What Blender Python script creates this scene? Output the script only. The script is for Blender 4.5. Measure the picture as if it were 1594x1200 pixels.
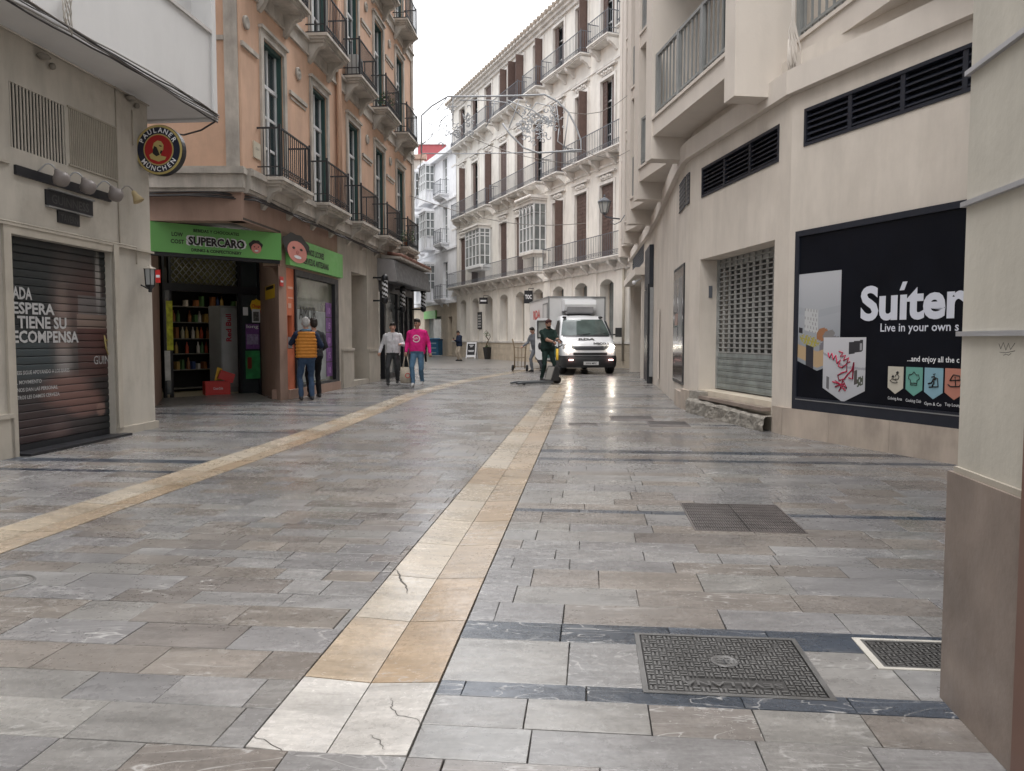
import bpy, bmesh, math, random
import numpy as np
from mathutils import Vector, Matrix, noise
for o in list(bpy.data.objects): bpy.data.objects.remove(o)
S = bpy.context.scene
COL = S.collection
rnd = random.Random(7)
PI = math.pi
# ------------------------------------------------------------------ camera
CAM_H = 1.25; FPX = 1200.0; PITCH = math.atan(72/1200)
cd = bpy.data.cameras.new('camera'); cam = bpy.data.objects.new('camera', cd); COL.objects.link(cam)
cd.sensor_width = 36; cd.lens = 36*FPX/1594; cd.clip_start = .05; cd.clip_end = 2000
cam.location = (0, 0, CAM_H); cam.rotation_euler = (PI/2-PITCH, 0, 0)
S.camera = cam
# ------------------------------------------------------------------ overcast sky + soft sun
w = bpy.data.worlds.new('World'); S.world = w; w.use_nodes = True
nt = w.node_tree; nt.nodes.clear()
sky = nt.nodes.new('ShaderNodeTexSky'); sky.sky_type = 'NISHITA'; sky.sun_disc = False
sky.sun_elevation = math.radians(58); sky.sun_rotation = math.radians(25)
sky.air_density = 1.0; sky.dust_density = 4.0; sky.ozone_density = 1.0
hs = nt.nodes.new('ShaderNodeHueSaturation'); hs.inputs['Saturation'].default_value = .16
bg = nt.nodes.new('ShaderNodeBackground'); bg.inputs['Strength'].default_value = .15
wo = nt.nodes.new('ShaderNodeOutputWorld')
nt.links.new(sky.outputs[0], hs.inputs['Color']); nt.links.new(hs.outputs[0], bg.inputs['Color']); nt.links.new(bg.outputs[0], wo.inputs[0])
sl = bpy.data.lights.new('sun', 'SUN'); sl.energy = .9; sl.angle = math.radians(40); sl.color = (1, .97, .93)
so = bpy.data.objects.new('sun', sl); COL.objects.link(so)
so.rotation_euler = (math.radians(32), 0, math.radians(-25))
S.view_settings.view_transform = 'Standard'; S.view_settings.look = 'None'
S.view_settings.exposure = 1.62; S.view_settings.gamma = 1; S.view_settings.use_curve_mapping = False
S.render.engine = 'CYCLES'
# ------------------------------------------------------------------ helpers
WL = {}
def wl(o): return WL.get(o.name, Vector((0, 0, 0))) if o else Vector((0, 0, 0))
def tag(o, label=None, cat=None, group=None, kind=None):
    if label: o['label'] = label
    if cat: o['category'] = cat
    if group: o['group'] = group
    if kind: o['kind'] = kind
    return o
def empty(name, loc, label=None, cat=None, group=None, kind=None, parent=None):
    o = bpy.data.objects.new(name, None); COL.objects.link(o); o.empty_display_size = .2
    loc = Vector(loc); o.parent = parent; o.location = loc-wl(parent); WL[o.name] = loc
    return tag(o, label, cat, group, kind)
class MB:
    def __init__(s): s.v = []; s.f = []; s.m = []; s.c = []; s.cur = 0; s.col = None; s.sm = []; s.smooth = False
    def face(s, idx): s.f.append(idx); s.m.append(s.cur); s.c.append(s.col); s.sm.append(s.smooth)
    def poly(s, pts):
        b = len(s.v); s.v += [tuple(p) for p in pts]; s.face(list(range(b, b+len(pts)))); return s
    def hexa(s, p):      # p: 4 bottom (ccw from above) + 4 top
        b = len(s.v); s.v += [tuple(q) for q in p]
        for q in ((3, 2, 1, 0), (4, 5, 6, 7), (0, 1, 5, 4), (1, 2, 6, 5), (2, 3, 7, 6), (3, 0, 4, 7)): s.face([b+i for i in q])
        return s
    def box(s, x0, x1, y0, y1, z0, z1, M=None):
        p = [Vector(a) for a in ((x0, y0, z0), (x1, y0, z0), (x1, y1, z0), (x0, y1, z0), (x0, y0, z1), (x1, y0, z1), (x1, y1, z1), (x0, y1, z1))]
        if M: p = [M @ a for a in p]
        return s.hexa(p)
    def prism(s, pts, vec, M=None):   # planar polygon swept along vec
        vec = Vector(vec); a = [Vector(p) for p in pts]; c = [p+vec for p in a]
        if M: a = [M @ p for p in a]; c = [M @ p for p in c]
        b = len(s.v); n = len(a); s.v += [tuple(p) for p in a+c]
        s.face([b+i for i in reversed(range(n))]); s.face([b+n+i for i in range(n)])
        for i in range(n): j = (i+1) % n; s.face([b+i, b+j, b+n+j, b+n+i])
        return s
    def tube(s, path, r, n=6, M=None, cap=True, closed=False):
        P = [Vector(p) for p in path]
        if M: P = [M @ p for p in P]
        R = r if isinstance(r, (list, tuple)) else [r]*len(P)
        rings = []; up = None; N = len(P); osm = s.smooth; s.smooth = True
        for i, p in enumerate(P):
            if closed: d = P[(i+1) % N]-P[i-1]
            else: d = P[min(i+1, N-1)]-P[max(i-1, 0)]
            if d.length < 1e-9: d = Vector((0, 0, 1))
            d.normalize()
            if up is None: up = Vector((0, 0, 1)) if abs(d.z) < .9 else Vector((1, 0, 0))
            a = d.cross(up)
            if a.length < 1e-6: a = d.cross(Vector((.3, 1, .2)))
            a.normalize(); b = a.cross(d); up = b
            k = len(s.v)
            for j in range(n):
                t = 2*PI*j/n; s.v.append(tuple(p+a*(R[i]*math.cos(t))+b*(R[i]*math.sin(t))))
            rings.append(k)
        seq = list(zip(rings[:-1], rings[1:]))
        if closed: seq.append((rings[-1], rings[0]))
        for k0, k1 in seq:
            for j in range(n): q = (j+1) % n; s.face([k0+j, k0+q, k1+q, k1+j])
        s.smooth = osm
        if cap and not closed: s.face([rings[0]+j for j in reversed(range(n))]); s.face([rings[-1]+j for j in range(n)])
        return s
    def lathe(s, prof, c=(0, 0, 0), n=12, M=None, smooth=True):   # prof [(r,z)]
        T = Matrix.Translation(Vector(c)); T = (M @ T) if M else T
        rings = []; osm = s.smooth; s.smooth = smooth
        for r, z in prof:
            k = len(s.v); rings.append(k)
            for j in range(n): t = 2*PI*j/n; s.v.append(tuple(T @ Vector((r*math.cos(t), r*math.sin(t), z))))
        for k0, k1 in zip(rings[:-1], rings[1:]):
            for j in range(n): q = (j+1) % n; s.face([k0+j, k0+q, k1+q, k1+j])
        s.smooth = osm
        s.face([rings[0]+j for j in reversed(range(n))]); s.face([rings[-1]+j for j in range(n)])
        return s
    def ball(s, c, r, n=10, M=None, sc=(1, 1, 1)):
        k = max(4, n//2); prof = [(max(1e-4, math.sin(PI*i/k)), -math.cos(PI*i/k)) for i in range(k+1)]
        T = Matrix.Translation(Vector(c)) @ Matrix.Diagonal((r*sc[0], r*sc[1], r*sc[2], 1))
        return s.lathe(prof, n=n, M=(M @ T) if M else T)
    def fbox(s, F, s0, s1, z0, z1, o0, o1):
        p = [F.P(s0, z0, o1), F.P(s1, z0, o1), F.P(s1, z0, o0), F.P(s0, z0, o0), F.P(s0, z1, o1), F.P(s1, z1, o1), F.P(s1, z1, o0), F.P(s0, z1, o0)]
        return s.hexa(p)
    def fpoly(s, F, pts, o0, o1):   # polygon in (s,z), prism from o0 to o1
        return s.prism([F.P(a, b, o0) for a, b in pts], F.n*(o1-o0))
    def build(s, name, mats, parent=None, label=None, cat=None, group=None, kind=None, base=False):
        if not isinstance(mats, (list, tuple)): mats = [mats]
        V = np.array(s.v, dtype=float); lo = V.min(0); hi = V.max(0); c = (lo+hi)/2
        if parent is None: c[2] = lo[2]
        me = bpy.data.meshes.new(name); me.from_pydata((V-c).tolist(), [], s.f)
        for m in mats: me.materials.append(m)
        if len(mats) > 1: me.polygons.foreach_set('material_index', s.m)
        if any(s.sm): me.polygons.foreach_set('use_smooth', s.sm)
        if any(x is not None for x in s.c):
            a = me.attributes.new('tone', 'FLOAT_COLOR', 'FACE')
            a.data.foreach_set('color', np.array([(x if x is not None else (.5, .5, .5, 1)) for x in s.c], dtype=np.float32).ravel())
        me.update()
        o = bpy.data.objects.new(name, me); COL.objects.link(o); o.parent = parent
        cw = Vector(c); o.location = cw-wl(parent); WL[o.name] = cw
        return tag(o, label, cat, group, kind)
class Facade:      # vertical plane; p0 -> p1 runs left to right as seen from the street
    def __init__(s, p0, p1):
        s.p = Vector((p0[0], p0[1], 0)); d = Vector((p1[0], p1[1], 0))-s.p; s.L = d.length; s.u = d.normalized(); s.n = Vector((s.u.y, -s.u.x, 0))
    def P(s, a, z=0, o=0): return s.p+s.u*a+s.n*o+Vector((0, 0, z))
    def sz(s, px, py, o=0):
        d = ray(px, py); q = s.p+s.n*o
        C = Vector((0, 0, CAM_H)); t = (q-C).dot(s.n)/d.dot(s.n); h = C+d*t
        return (h-s.p).dot(s.u), h.z
    def s_(s, px, o=0): return s.sz(px, 528, o)[0]
    def M(s, a, z, o=0):   # local x along u, y = into wall (-n), z up
        m = Matrix.Identity(4); m.col[0][:3] = s.u; m.col[1][:3] = -s.n; m.col[2][:3] = (0, 0, 1); m.col[3][:3] = s.P(a, z, o); return m
def ray(px, py):
    u = (px-797)/FPX; v = (600-py)/FPX; c, q = math.cos(PITCH), math.sin(PITCH)
    return Vector((u, c+v*q, -q+v*c))
def gp(px, py, z=0):   # ground point seen at a photo pixel
    d = ray(px, py); t = (z-CAM_H)/d.z; return Vector((d.x*t, d.y*t, z))
def copyobj(o, parent, off):
    c = o.copy(); COL.objects.link(c); c.parent = parent; WL[c.name] = wl(o)+off
    c.location = WL[c.name]-wl(parent)
    for ch in [k for k in bpy.data.objects if k.parent == o and k.name != c.name]: copyobj(ch, c, off)
    return c
KIDS = {}
def text(F_M, s, h, mat, name='lettering', parent=None, wdt=None, bold=0.0, th=.002, align='L', flip=False, res=2, slant=0, **kw):
    """flat lettering: F_M matrix with x right, y into the wall, z up; h = capital height"""
    cu = bpy.data.curves.new('t', 'FONT'); cu.body = s; cu.size = 1; cu.offset = bold; cu.resolution_u = res; cu.shear = slant
    ob = bpy.data.objects.new('t', cu); COL.objects.link(ob)
    me = bpy.data.meshes.new_from_object(ob.evaluated_get(bpy.context.evaluated_depsgraph_get())); bpy.data.objects.remove(ob)
    n = len(me.vertices); V = np.zeros(n*3); me.vertices.foreach_get('co', V); V = V.reshape(-1, 3)
    k = h/.69; x0, x1 = V[:, 0].min(), V[:, 0].max(); W = (x1-x0)*k
    kx = k*(wdt/W if wdt else 1); W = wdt or W
    V[:, 0] = (V[:, 0]-x0)*kx; V[:, 1] *= k
    if align == 'C': V[:, 0] -= W/2
    if align == 'R': V[:, 0] -= W
    if flip: V[:, 0] = W-V[:, 0]
    mb = MB(); F = [list(p.vertices) for p in me.polygons]
    M = F_M
    for x, y, z in V: mb.v.append(tuple(M @ Vector((x, -th, y))))
    for f in F: mb.face(f)
    bpy.data.meshes.remove(me)
    return mb.build(name, mat, parent, **kw), W
# ------------------------------------------------------------------ materials
MT = {}
def mat(name, col, rough=.7, metal=0, var=.12, scale=3.0, bump=.15, bscale=60, streak=0.0, spec=.5, emit=None, attr=False, coat=0, stain=None, bdist=.004):
    if name in MT: return MT[name]
    m = bpy.data.materials.new(name); m.use_nodes = True; t = m.node_tree; N = t.nodes; L = t.links
    b = N['Principled BSDF']; b.inputs['Roughness'].default_value = rough; b.inputs['Metallic'].default_value = metal
    b.inputs['Specular IOR Level'].default_value = spec; b.inputs['Coat Weight'].default_value = coat
    g = N.new('ShaderNodeNewGeometry')
    if attr:
        a = N.new('ShaderNodeAttribute'); a.attribute_name = 'tone'; base = a.outputs['Color']
    else:
        r = N.new('ShaderNodeRGB'); r.outputs[0].default_value = (*col, 1); base = r.outputs[0]
    def noise_(sc, det=5, vec=None, rg=.55):
        n = N.new('ShaderNodeTexNoise'); n.inputs['Scale'].default_value = sc; n.inputs['Detail'].default_value = det; n.inputs['Roughness'].default_value = rg
        L.new(vec or g.outputs['Position'], n.inputs['Vector']); return n.outputs['Fac']
    def rng(x, a0, a1, b0, b1):
        q = N.new('ShaderNodeMapRange'); q.inputs[1].default_value = a0; q.inputs[2].default_value = a1; q.inputs[3].default_value = b0; q.inputs[4].default_value = b1; L.new(x, q.inputs[0]); return q.outputs[0]
    def mul(c, f):
        q = N.new('ShaderNodeVectorMath'); q.operation = 'SCALE'; L.new(c, q.inputs[0]); L.new(f, q.inputs['Scale']); return q.outputs[0]
    c = base
    if var: c = mul(c, rng(noise_(scale, 6), .3, .7, 1-var, 1+var))
    if streak:
        mp = N.new('ShaderNodeMapping'); mp.inputs['Scale'].default_value = (2.0, 2.0, .5); L.new(g.outputs['Position'], mp.inputs[0])
        c = mul(c, rng(noise_(1.6, 7, mp.outputs[0], .65), .42, .72, 1, 1-streak))
    if stain:
        mx = N.new('ShaderNodeMix'); mx.data_type = 'RGBA'; mx.inputs['B'].default_value = (*stain, 1)
        L.new(rng(noise_(1.1, 8, None, .7), .52, .78, 0, .7), mx.inputs[0]); L.new(c, mx.inputs['A']); c = mx.outputs['Result']
    L.new(c, b.inputs['Base Color'])
    if bump:
        bp = N.new('ShaderNodeBump'); bp.inputs['Strength'].default_value = bump; bp.inputs['Distance'].default_value = bdist
        L.new(noise_(bscale, 4), bp.inputs['Height']); L.new(bp.outputs[0], b.inputs['Normal'])
        L.new(rng(noise_(scale*2.3, 4), .3, .7, max(.02, rough-.08), min(1, rough+.1)), b.inputs['Roughness'])
    if emit:
        b.inputs['Emission Color'].default_value = (*(emit[:3]), 1); b.inputs['Emission Strength'].default_value = emit[3]
    MT[name] = m; return m
def slabmat():
    m = bpy.data.materials.new('wet_marble_paving'); m.use_nodes = True; t = m.node_tree; N = t.nodes; L = t.links; b = N['Principled BSDF']
    g = N.new('ShaderNodeNewGeometry'); a = N.new('ShaderNodeAttribute'); a.attribute_name = 'tone'
    off = N.new('ShaderNodeVectorMath'); off.operation = 'SCALE'; L.new(a.outputs['Color'], off.inputs[0]); off.inputs['Scale'].default_value = 371.
    po = N.new('ShaderNodeVectorMath'); po.operation = 'ADD'; L.new(g.outputs['Position'], po.inputs[0]); L.new(off.outputs[0], po.inputs[1])
    mp = N.new('ShaderNodeMapping'); mp.inputs['Scale'].default_value = (1.0, 3.2, 1); mp.inputs['Rotation'].default_value = (0, 0, .35); L.new(po.outputs[0], mp.inputs[0])
    def no(sc, det, vec, rg=.6, dist=0):
        n = N.new('ShaderNodeTexNoise'); n.inputs['Scale'].default_value = sc; n.inputs['Detail'].default_value = det; n.inputs['Roughness'].default_value = rg; n.inputs['Distortion'].default_value = dist; L.new(vec, n.inputs['Vector']); return n.outputs['Fac']
    def rng(x, a0, a1, b0, b1):
        q = N.new('ShaderNodeMapRange'); q.inputs[1].default_value = a0; q.inputs[2].default_value = a1; q.inputs[3].default_value = b0; q.inputs[4].default_value = b1; L.new(x, q.inputs[0]); return q.outputs[0]
    def mth(op, x, y):
        q = N.new('ShaderNodeMath'); q.operation = op
        for i, z in enumerate((x, y)):
            if isinstance(z, (int, float)): q.inputs[i].default_value = z
            elif z is not None: L.new(z, q.inputs[i])
        return q.outputs[0]
    cloud = rng(no(2.2, 8, mp.outputs[0], .62, .6), .3, .7, .76, 1.24)
    fine = rng(no(48, 6, po.outputs[0], .7), .3, .7, .84, 1.15)
    vein = rng(mth('ABSOLUTE', mth('SUBTRACT', no(1.7, 3, mp.outputs[0], .5, 1.6), .5), None), 0, .011, 1, 0)
    vein = mth('MULTIPLY', vein, rng(no(.9, 2, po.outputs[0]), .44, .56, 0, .75))
    c = N.new('ShaderNodeVectorMath'); c.operation = 'SCALE'; L.new(a.outputs['Color'], c.inputs[0]); L.new(mth('MULTIPLY', cloud, fine), c.inputs['Scale'])
    lay = N.new('ShaderNodeMapping'); lay.inputs['Scale'].default_value = (1.3, 11, 1); lay.inputs['Rotation'].default_value = (0, 0, .18); L.new(po.outputs[0], lay.inputs[0])
    grain = rng(no(2.6, 9, lay.outputs[0], .72, 1.4), .32, .68, .84, 1.18)
    cg = N.new('ShaderNodeVectorMath'); cg.operation = 'SCALE'; L.new(c.outputs[0], cg.inputs[0]); L.new(grain, cg.inputs['Scale'])
    scf = N.new('ShaderNodeMix'); scf.data_type = 'RGBA'; scf.inputs['B'].default_value = (.33, .325, .32, 1); L.new(rng(no(5, 9, po.outputs[0], .75, .8), .56, .74, 0, .36), scf.inputs[0]); L.new(cg.outputs[0], scf.inputs['A']); c = scf
    # large damp patches across the whole street
    damp = rng(no(.55, 5, g.outputs['Position'], .6), .35, .65, 1.07, .86)
    c2 = N.new('ShaderNodeVectorMath'); c2.operation = 'SCALE'; L.new(c.outputs['Result'], c2.inputs[0]); L.new(damp, c2.inputs['Scale'])
    # scattered dark chewing-gum spots
    vo = N.new('ShaderNodeTexVoronoi'); vo.inputs['Scale'].default_value = 1.7; L.new(g.outputs['Position'], vo.inputs['Vector'])
    spot = rng(vo.outputs['Distance'], .025, .04, .55, 1)
    c3 = N.new('ShaderNodeVectorMath'); c3.operation = 'SCALE'; L.new(c2.outputs[0], c3.inputs[0]); L.new(spot, c3.inputs['Scale'])
    mx = N.new('ShaderNodeMix'); mx.data_type = 'RGBA'; mx.inputs['B'].default_value = (.42, .41, .40, 1); L.new(vein, mx.inputs[0]); L.new(c3.outputs[0], mx.inputs['A'])
    L.new(mx.outputs['Result'], b.inputs['Base Color'])
    L.new(mth('ADD', rng(no(.8, 5, g.outputs['Position'], .65), .35, .65, .16, .34), rng(no(30, 3, po.outputs[0]), .3, .7, -.03, .08)), b.inputs['Roughness'])
    b.inputs['Specular IOR Level'].default_value = .6
    bp = N.new('ShaderNodeBump'); bp.inputs['Strength'].default_value = .35; bp.inputs['Distance'].default_value = .004
    L.new(mth('ADD', no(14, 5, po.outputs[0]), mth('MULTIPLY', no(2.2, 3, po.outputs[0]), 3)), bp.inputs['Height']); L.new(bp.outputs[0], b.inputs['Normal'])
    return m
SLAB = slabmat()
m_joint = mat('joint_grout', (.085, .08, .075), .9, bscale=40)
m_beige = mat('beige_render_bar', (.47, .435, .38), .88, var=.08, scale=1.2, streak=.2, stain=(.27, .24, .2))
m_white = mat('white_render', (.64, .635, .63), .88, var=.04, scale=1.2, streak=.05)
m_trim = mat('beige_trim', (.43, .39, .33), .85, var=.08, streak=.18)
m_orange = mat('orange_stucco', (.61, .40, .285), .9, var=.08, scale=1.6, streak=.16, stain=(.50, .33, .24))
m_cornice = mat('old_stone_trim', (.52, .48, .43), .85, var=.15, scale=3, streak=.4, stain=(.27, .245, .22))
m_brown = mat('brown_render', (.35, .235, .185), .85, var=.07, scale=2, streak=.18)
m_pstone = mat('pale_stone_pier', (.48, .44, .38), .8, var=.1, scale=2.5, streak=.22)
m_cream = mat('cream_plaster', (.76, .73, .68), .88, var=.05, scale=1, streak=.16)
m_creamd = mat('cream_moulding', (.72, .695, .66), .88, var=.09, scale=2, streak=.25)
m_cwhite = mat('bright_white_plaster', (.80, .81, .84), .85, var=.05, streak=.12)
m_gstone = mat('buff_ground_stone', (.52, .45, .36), .85, var=.12, scale=2.5, streak=.2)
m_taupe = mat('taupe_render', (.60, .545, .485), .9, var=.06, scale=1.3, streak=.15, stain=(.53, .475, .415), bump=.3, bscale=22)
m_taupe2 = mat('taupe_render_light', (.62, .565, .51), .9, var=.04, scale=.9, streak=.07, stain=(.55, .50, .45), bump=.3, bscale=22)
m_plinth = mat('travertine_plinth', (.46, .39, .33), .7, var=.2, scale=2.2, streak=.3, stain=(.33, .27, .225))
m_rough = mat('broken_mortar', (.27, .25, .22), .95, var=.3, scale=9, bump=1, bscale=18, bdist=.03)
m_pill = mat('pillar_render', (.55, .52, .455), .88, var=.08, scale=2, streak=.16, stain=(.48, .45, .39), bump=.5, bscale=28)
m_pillst = mat('polished_brown_stone', (.25, .20, .17), .42, var=.22, scale=4, streak=.2, bump=.3, bscale=40, stain=(.17, .135, .115))
m_pillst2 = mat('red_brown_stone', (.17, .09, .065), .35, var=.1, bump=.05)
m_zinc = mat('zinc_strip', (.42, .42, .44), .42, .3, var=.08)
m_iron = mat('wrought_iron', (.035, .037, .042), .55, .2, var=.1)
m_irong = mat('grey_painted_iron', (.12, .13, .15), .55, .1, var=.1)
m_black = mat('black_paint', (.012, .013, .017), .42, var=.1, bump=.05)
m_navy = mat('navy_frame_metal', (.012, .015, .025), .5, 0, var=.1)
m_green = mat('dark_green_joinery', (.03, .075, .07), .5, var=.15)
m_wwood = mat('white_window_wood', (.66, .67, .68), .5, var=.06)
m_shut = mat('brown_louvre_shutter', (.10, .062, .052), .6, var=.15, scale=5)
m_glass = mat('window_glass', (.035, .045, .05), .06, 0, var=.25, scale=.8, spec=.8, bump=0)
m_glassl = mat('curtained_glass', (.16, .175, .175), .08, 0, var=.4, scale=1.4, spec=.8, bump=0)
m_dark = mat('dark_interior', (.012, .011, .010), .8, bump=0)
m_grey = mat('galvanised_steel', (.33, .335, .34), .45, .7, var=.12)
m_gate = mat('weathered_gate_steel', (.34, .345, .335), .55, .3, var=.2, scale=4, stain=(.22, .21, .2))
m_gatep = mat('green_grey_gate_panel', (.25, .275, .27), .55, .25, var=.25, scale=4, stain=(.3, .3, .28))
m_cast = mat('cast_iron', (.12, .118, .116), .45, .45, var=.25, scale=5)
m_rust = mat('rusty_cast_iron', (.115, .10, .095), .6, .2, var=.3, scale=6)
m_conc = mat('frame_concrete', (.42, .40, .36), .85, var=.2, scale=6)
m_sgreen = mat('lime_green_sign', (.16, .44, .12), .45, var=.03, bump=.03)
m_textk = mat('black_lettering', (.012, .012, .012), .5, bump=0, var=0)
m_textw = mat('white_lettering', (.75, .76, .79), .5, bump=0, var=0)
m_textp = mat('shutter_lettering', (.42, .42, .42), .6, bump=0, var=.1)
m_red = mat('red_plastic', (.55, .025, .02), .4, var=.05, bump=0)
m_yel = mat('yellow_print', (.75, .48, .03), .5, var=.05, bump=0)
m_gold = mat('dull_gold_paint', (.42, .33, .12), .45, var=.1, bump=0)
m_purp = mat('purple_print', (.17, .07, .24), .5, var=.35, scale=14, bump=0)
m_orp = mat('orange_panel', (.62, .17, .08), .5, var=.1, bump=0)
m_skin = mat('skin', (.45, .26, .19), .55, var=.06, bump=.03)
m_skin2 = mat('tanned_skin', (.36, .20, .14), .55, var=.06, bump=.03)
m_hair = mat('black_hair', (.018, .013, .01), .6, var=.3, scale=80, bump=.6, bscale=160)
m_hairg = mat('grey_hair', (.35, .34, .33), .65, var=.3, scale=80, bump=.6, bscale=160)
m_wall_in = mat('shop_wall', (.3, .27, .22), .8)
m_van = mat('white_van_paint', (.74, .75, .77), .3, var=.02, bump=0, coat=.6)
m_box = mat('van_box_panel', (.66, .66, .66), .45, var=.04, bump=.03)
m_tyre = mat('tyre_rubber', (.02, .02, .021), .8)
m_plast = mat('black_plastic', (.028, .029, .031), .55, bump=.05)
m_tile = mat('red_roof_tile', (.24, .12, .09), .8, var=.25, scale=8)
m_redwall = mat('dusty_red_wall', (.36, .09, .10), .85, var=.08)
m_print = mat('printed_vinyl', (1, 1, 1), .38, attr=True, var=0, bump=0)
m_tubew = mat('white_rope_light', (.42, .44, .47), .5, bump=0)
m_cable = mat('grey_cable', (.25, .235, .22), .7)
m_cableb = mat('dark_cable', (.05, .045, .045), .7)
def cloth(name, col, rough=.9, var=.12, sc=18): return mat('cloth_'+name, col, rough, var=var, scale=sc, bump=.35, bscale=220, spec=.2, bdist=.003)
# ------------------------------------------------------------------ wall with openings
def wallmesh(mb, F, s0, s1, z0, z1, holes, depth=.25, o=0, mrev=None):
    ss = sorted(set([s0, s1]+[min(max(a, s0), s1) for h in holes for a in h[:2]])); zz = sorted(set([z0, z1]+[min(max(a, z0), z1) for h in holes for a in h[2:4]]))
    for i in range(len(ss)-1):
        for j in range(len(zz)-1):
            cs = (ss[i]+ss[i+1])/2; cz = (zz[j]+zz[j+1])/2
            if any(h[0] < cs < h[1] and h[2] < cz < h[3] for h in holes): continue
            mb.poly([F.P(ss[i], zz[j], o), F.P(ss[i+1], zz[j], o), F.P(ss[i+1], zz[j+1], o), F.P(ss[i], zz[j+1], o)])
    c0 = mb.cur
    if mrev is not None: mb.cur = mrev
    for h in holes:
        a, b, c, d = h[:4]; q = o-(h[4] if len(h) > 4 and h[4] else depth); rise = h[5] if len(h) > 5 else 0
        mb.poly([F.P(a, c, o), F.P(a, d, o), F.P(a, d, q), F.P(a, c, q)]); mb.poly([F.P(b, c, q), F.P(b, d, q), F.P(b, d, o), F.P(b, c, o)])
        if c > z0+.001: mb.poly([F.P(a, c, q), F.P(b, c, q), F.P(b, c, o), F.P(a, c, o)])
        if rise:
            n = 8; R = ((b-a)**2/4+rise**2)/(2*rise); pts = []
            for k in range(n+1):
                x = a+(b-a)*k/n; pts.append((x, d-rise+math.sqrt(max(0, R*R-(x-(a+b)/2)**2))-(R-rise)))
            for k in range(n):
                (x0, y0), (x1, y1) = pts[k], pts[k+1]
                mb.poly([F.P(x0, y0, o), F.P(x1, y1, o), F.P(x1, d, o), F.P(x0, d, o)])
                mb.poly([F.P(x0, y0, o), F.P(x0, y0, q), F.P(x1, y1, q), F.P(x1, y1, o)])
        else: mb.poly([F.P(a, d, o), F.P(b, d, o), F.P(b, d, q), F.P(a, d, q)])
    mb.cur = c0
    return mb
# ================================================================== PAVEMENT
GA = math.atan(.1); E1 = Vector((math.cos(GA), -math.sin(GA), 0)); E2 = Vector((math.sin(GA), math.cos(GA), 0))
def gxy(u, v, z=0): p = E1*u+E2*v; return (p.x, p.y, z)
def lerp_tab(t, v):
    if v <= t[0][0]: return t[0][1]
    for (a, x), (b, y) in zip(t, t[1:]):
        if v <= b: return x+(y-x)*(v-a)/(b-a)
    return t[-1][1]
G1 = [(0, -3.66), (10, -3.64), (13, -3.78), (16, -3.93), (19, -3.95), (22, -3.8), (25, -3.5), (29, -2.9), (34, -2.0)]
g1c = lambda v: lerp_tab(G1, v)
G2L, G2R = -1.05, -.535
gr = MB(); gr.poly([(-300, -300, -.04), (300, -300, -.04), (300, 300, -.04), (-300, 300, -.04)])
gr.build('ground', mat('ground_mortar', (.12, .11, .10), .9), kind='structure')
pv = MB(); pv.poly([(-14, -8, -.025), (9, -8, -.025), (12, 75, -.025), (-16, 75, -.025)])
pave = pv.build('pavement', m_joint, kind='structure')
# far pavement sheet, beyond the slabs one can tell apart
fm = bpy.data.materials.new('far_paving'); fm.use_nodes = True
_t = fm.node_tree; _b = _t.nodes['Principled BSDF']; _g = _t.nodes.new('ShaderNodeNewGeometry'); _mp = _t.nodes.new('ShaderNodeMapping'); _mp.inputs['Rotation'].default_value = (0, 0, .1)
_k = _t.nodes.new('ShaderNodeTexBrick'); _k.inputs['Color1'].default_value = (.16, .15, .14, 1); _k.inputs['Color2'].default_value = (.27, .26, .25, 1); _k.inputs['Mortar'].default_value = (.12, .11, .1, 1)
_k.inputs['Scale'].default_value = 1; _k.inputs['Brick Width'].default_value = .8; _k.inputs['Row Height'].default_value = .3; _k.inputs['Mortar Size'].default_value = .008
_t.links.new(_g.outputs['Position'], _mp.inputs[0]); _t.links.new(_mp.outputs[0], _k.inputs[0]); _t.links.new(_k.outputs[0], _b.inputs['Base Color']); _b.inputs['Roughness'].default_value = .32
fp = MB(); fp.poly([gxy(-12, 33.02, 0), gxy(7, 33.02, 0), gxy(7, 74, 0), gxy(-14, 74, 0)]); fp.build('far_paving', fm, pave)
TON = dict(
    grey=[(.175, .17, .172), (.19, .185, .184), (.162, .158, .16), (.182, .175, .168), (.20, .195, .193)],
    brown=[(.17, .152, .138), (.162, .145, .132), (.185, .165, .148), (.15, .136, .128), (.176, .16, .148)],
    pale=[(.208, .204, .20), (.215, .207, .196), (.20, .196, .195)],
    dark=[(.036, .047, .065), (.045, .055, .072), (.03, .039, .053)],
    gold=[(.315, .245, .172), (.325, .258, .187), (.305, .23, .158), (.33, .265, .198)],
    cream=[(.35, .30, .235), (.345, .29, .222), (.355, .31, .25)], white=[(.44, .42, .395)])
def tone(k):
    c = rnd.choice(TON[k]); f = rnd.uniform(.93, 1.07); return (c[0]*f, c[1]*f, c[2]*f, 1)
slabs = []   # (poly uv[4], colour, z)
MAN = []     # holes in the slabs (u0,u1,v0,v1)
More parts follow.
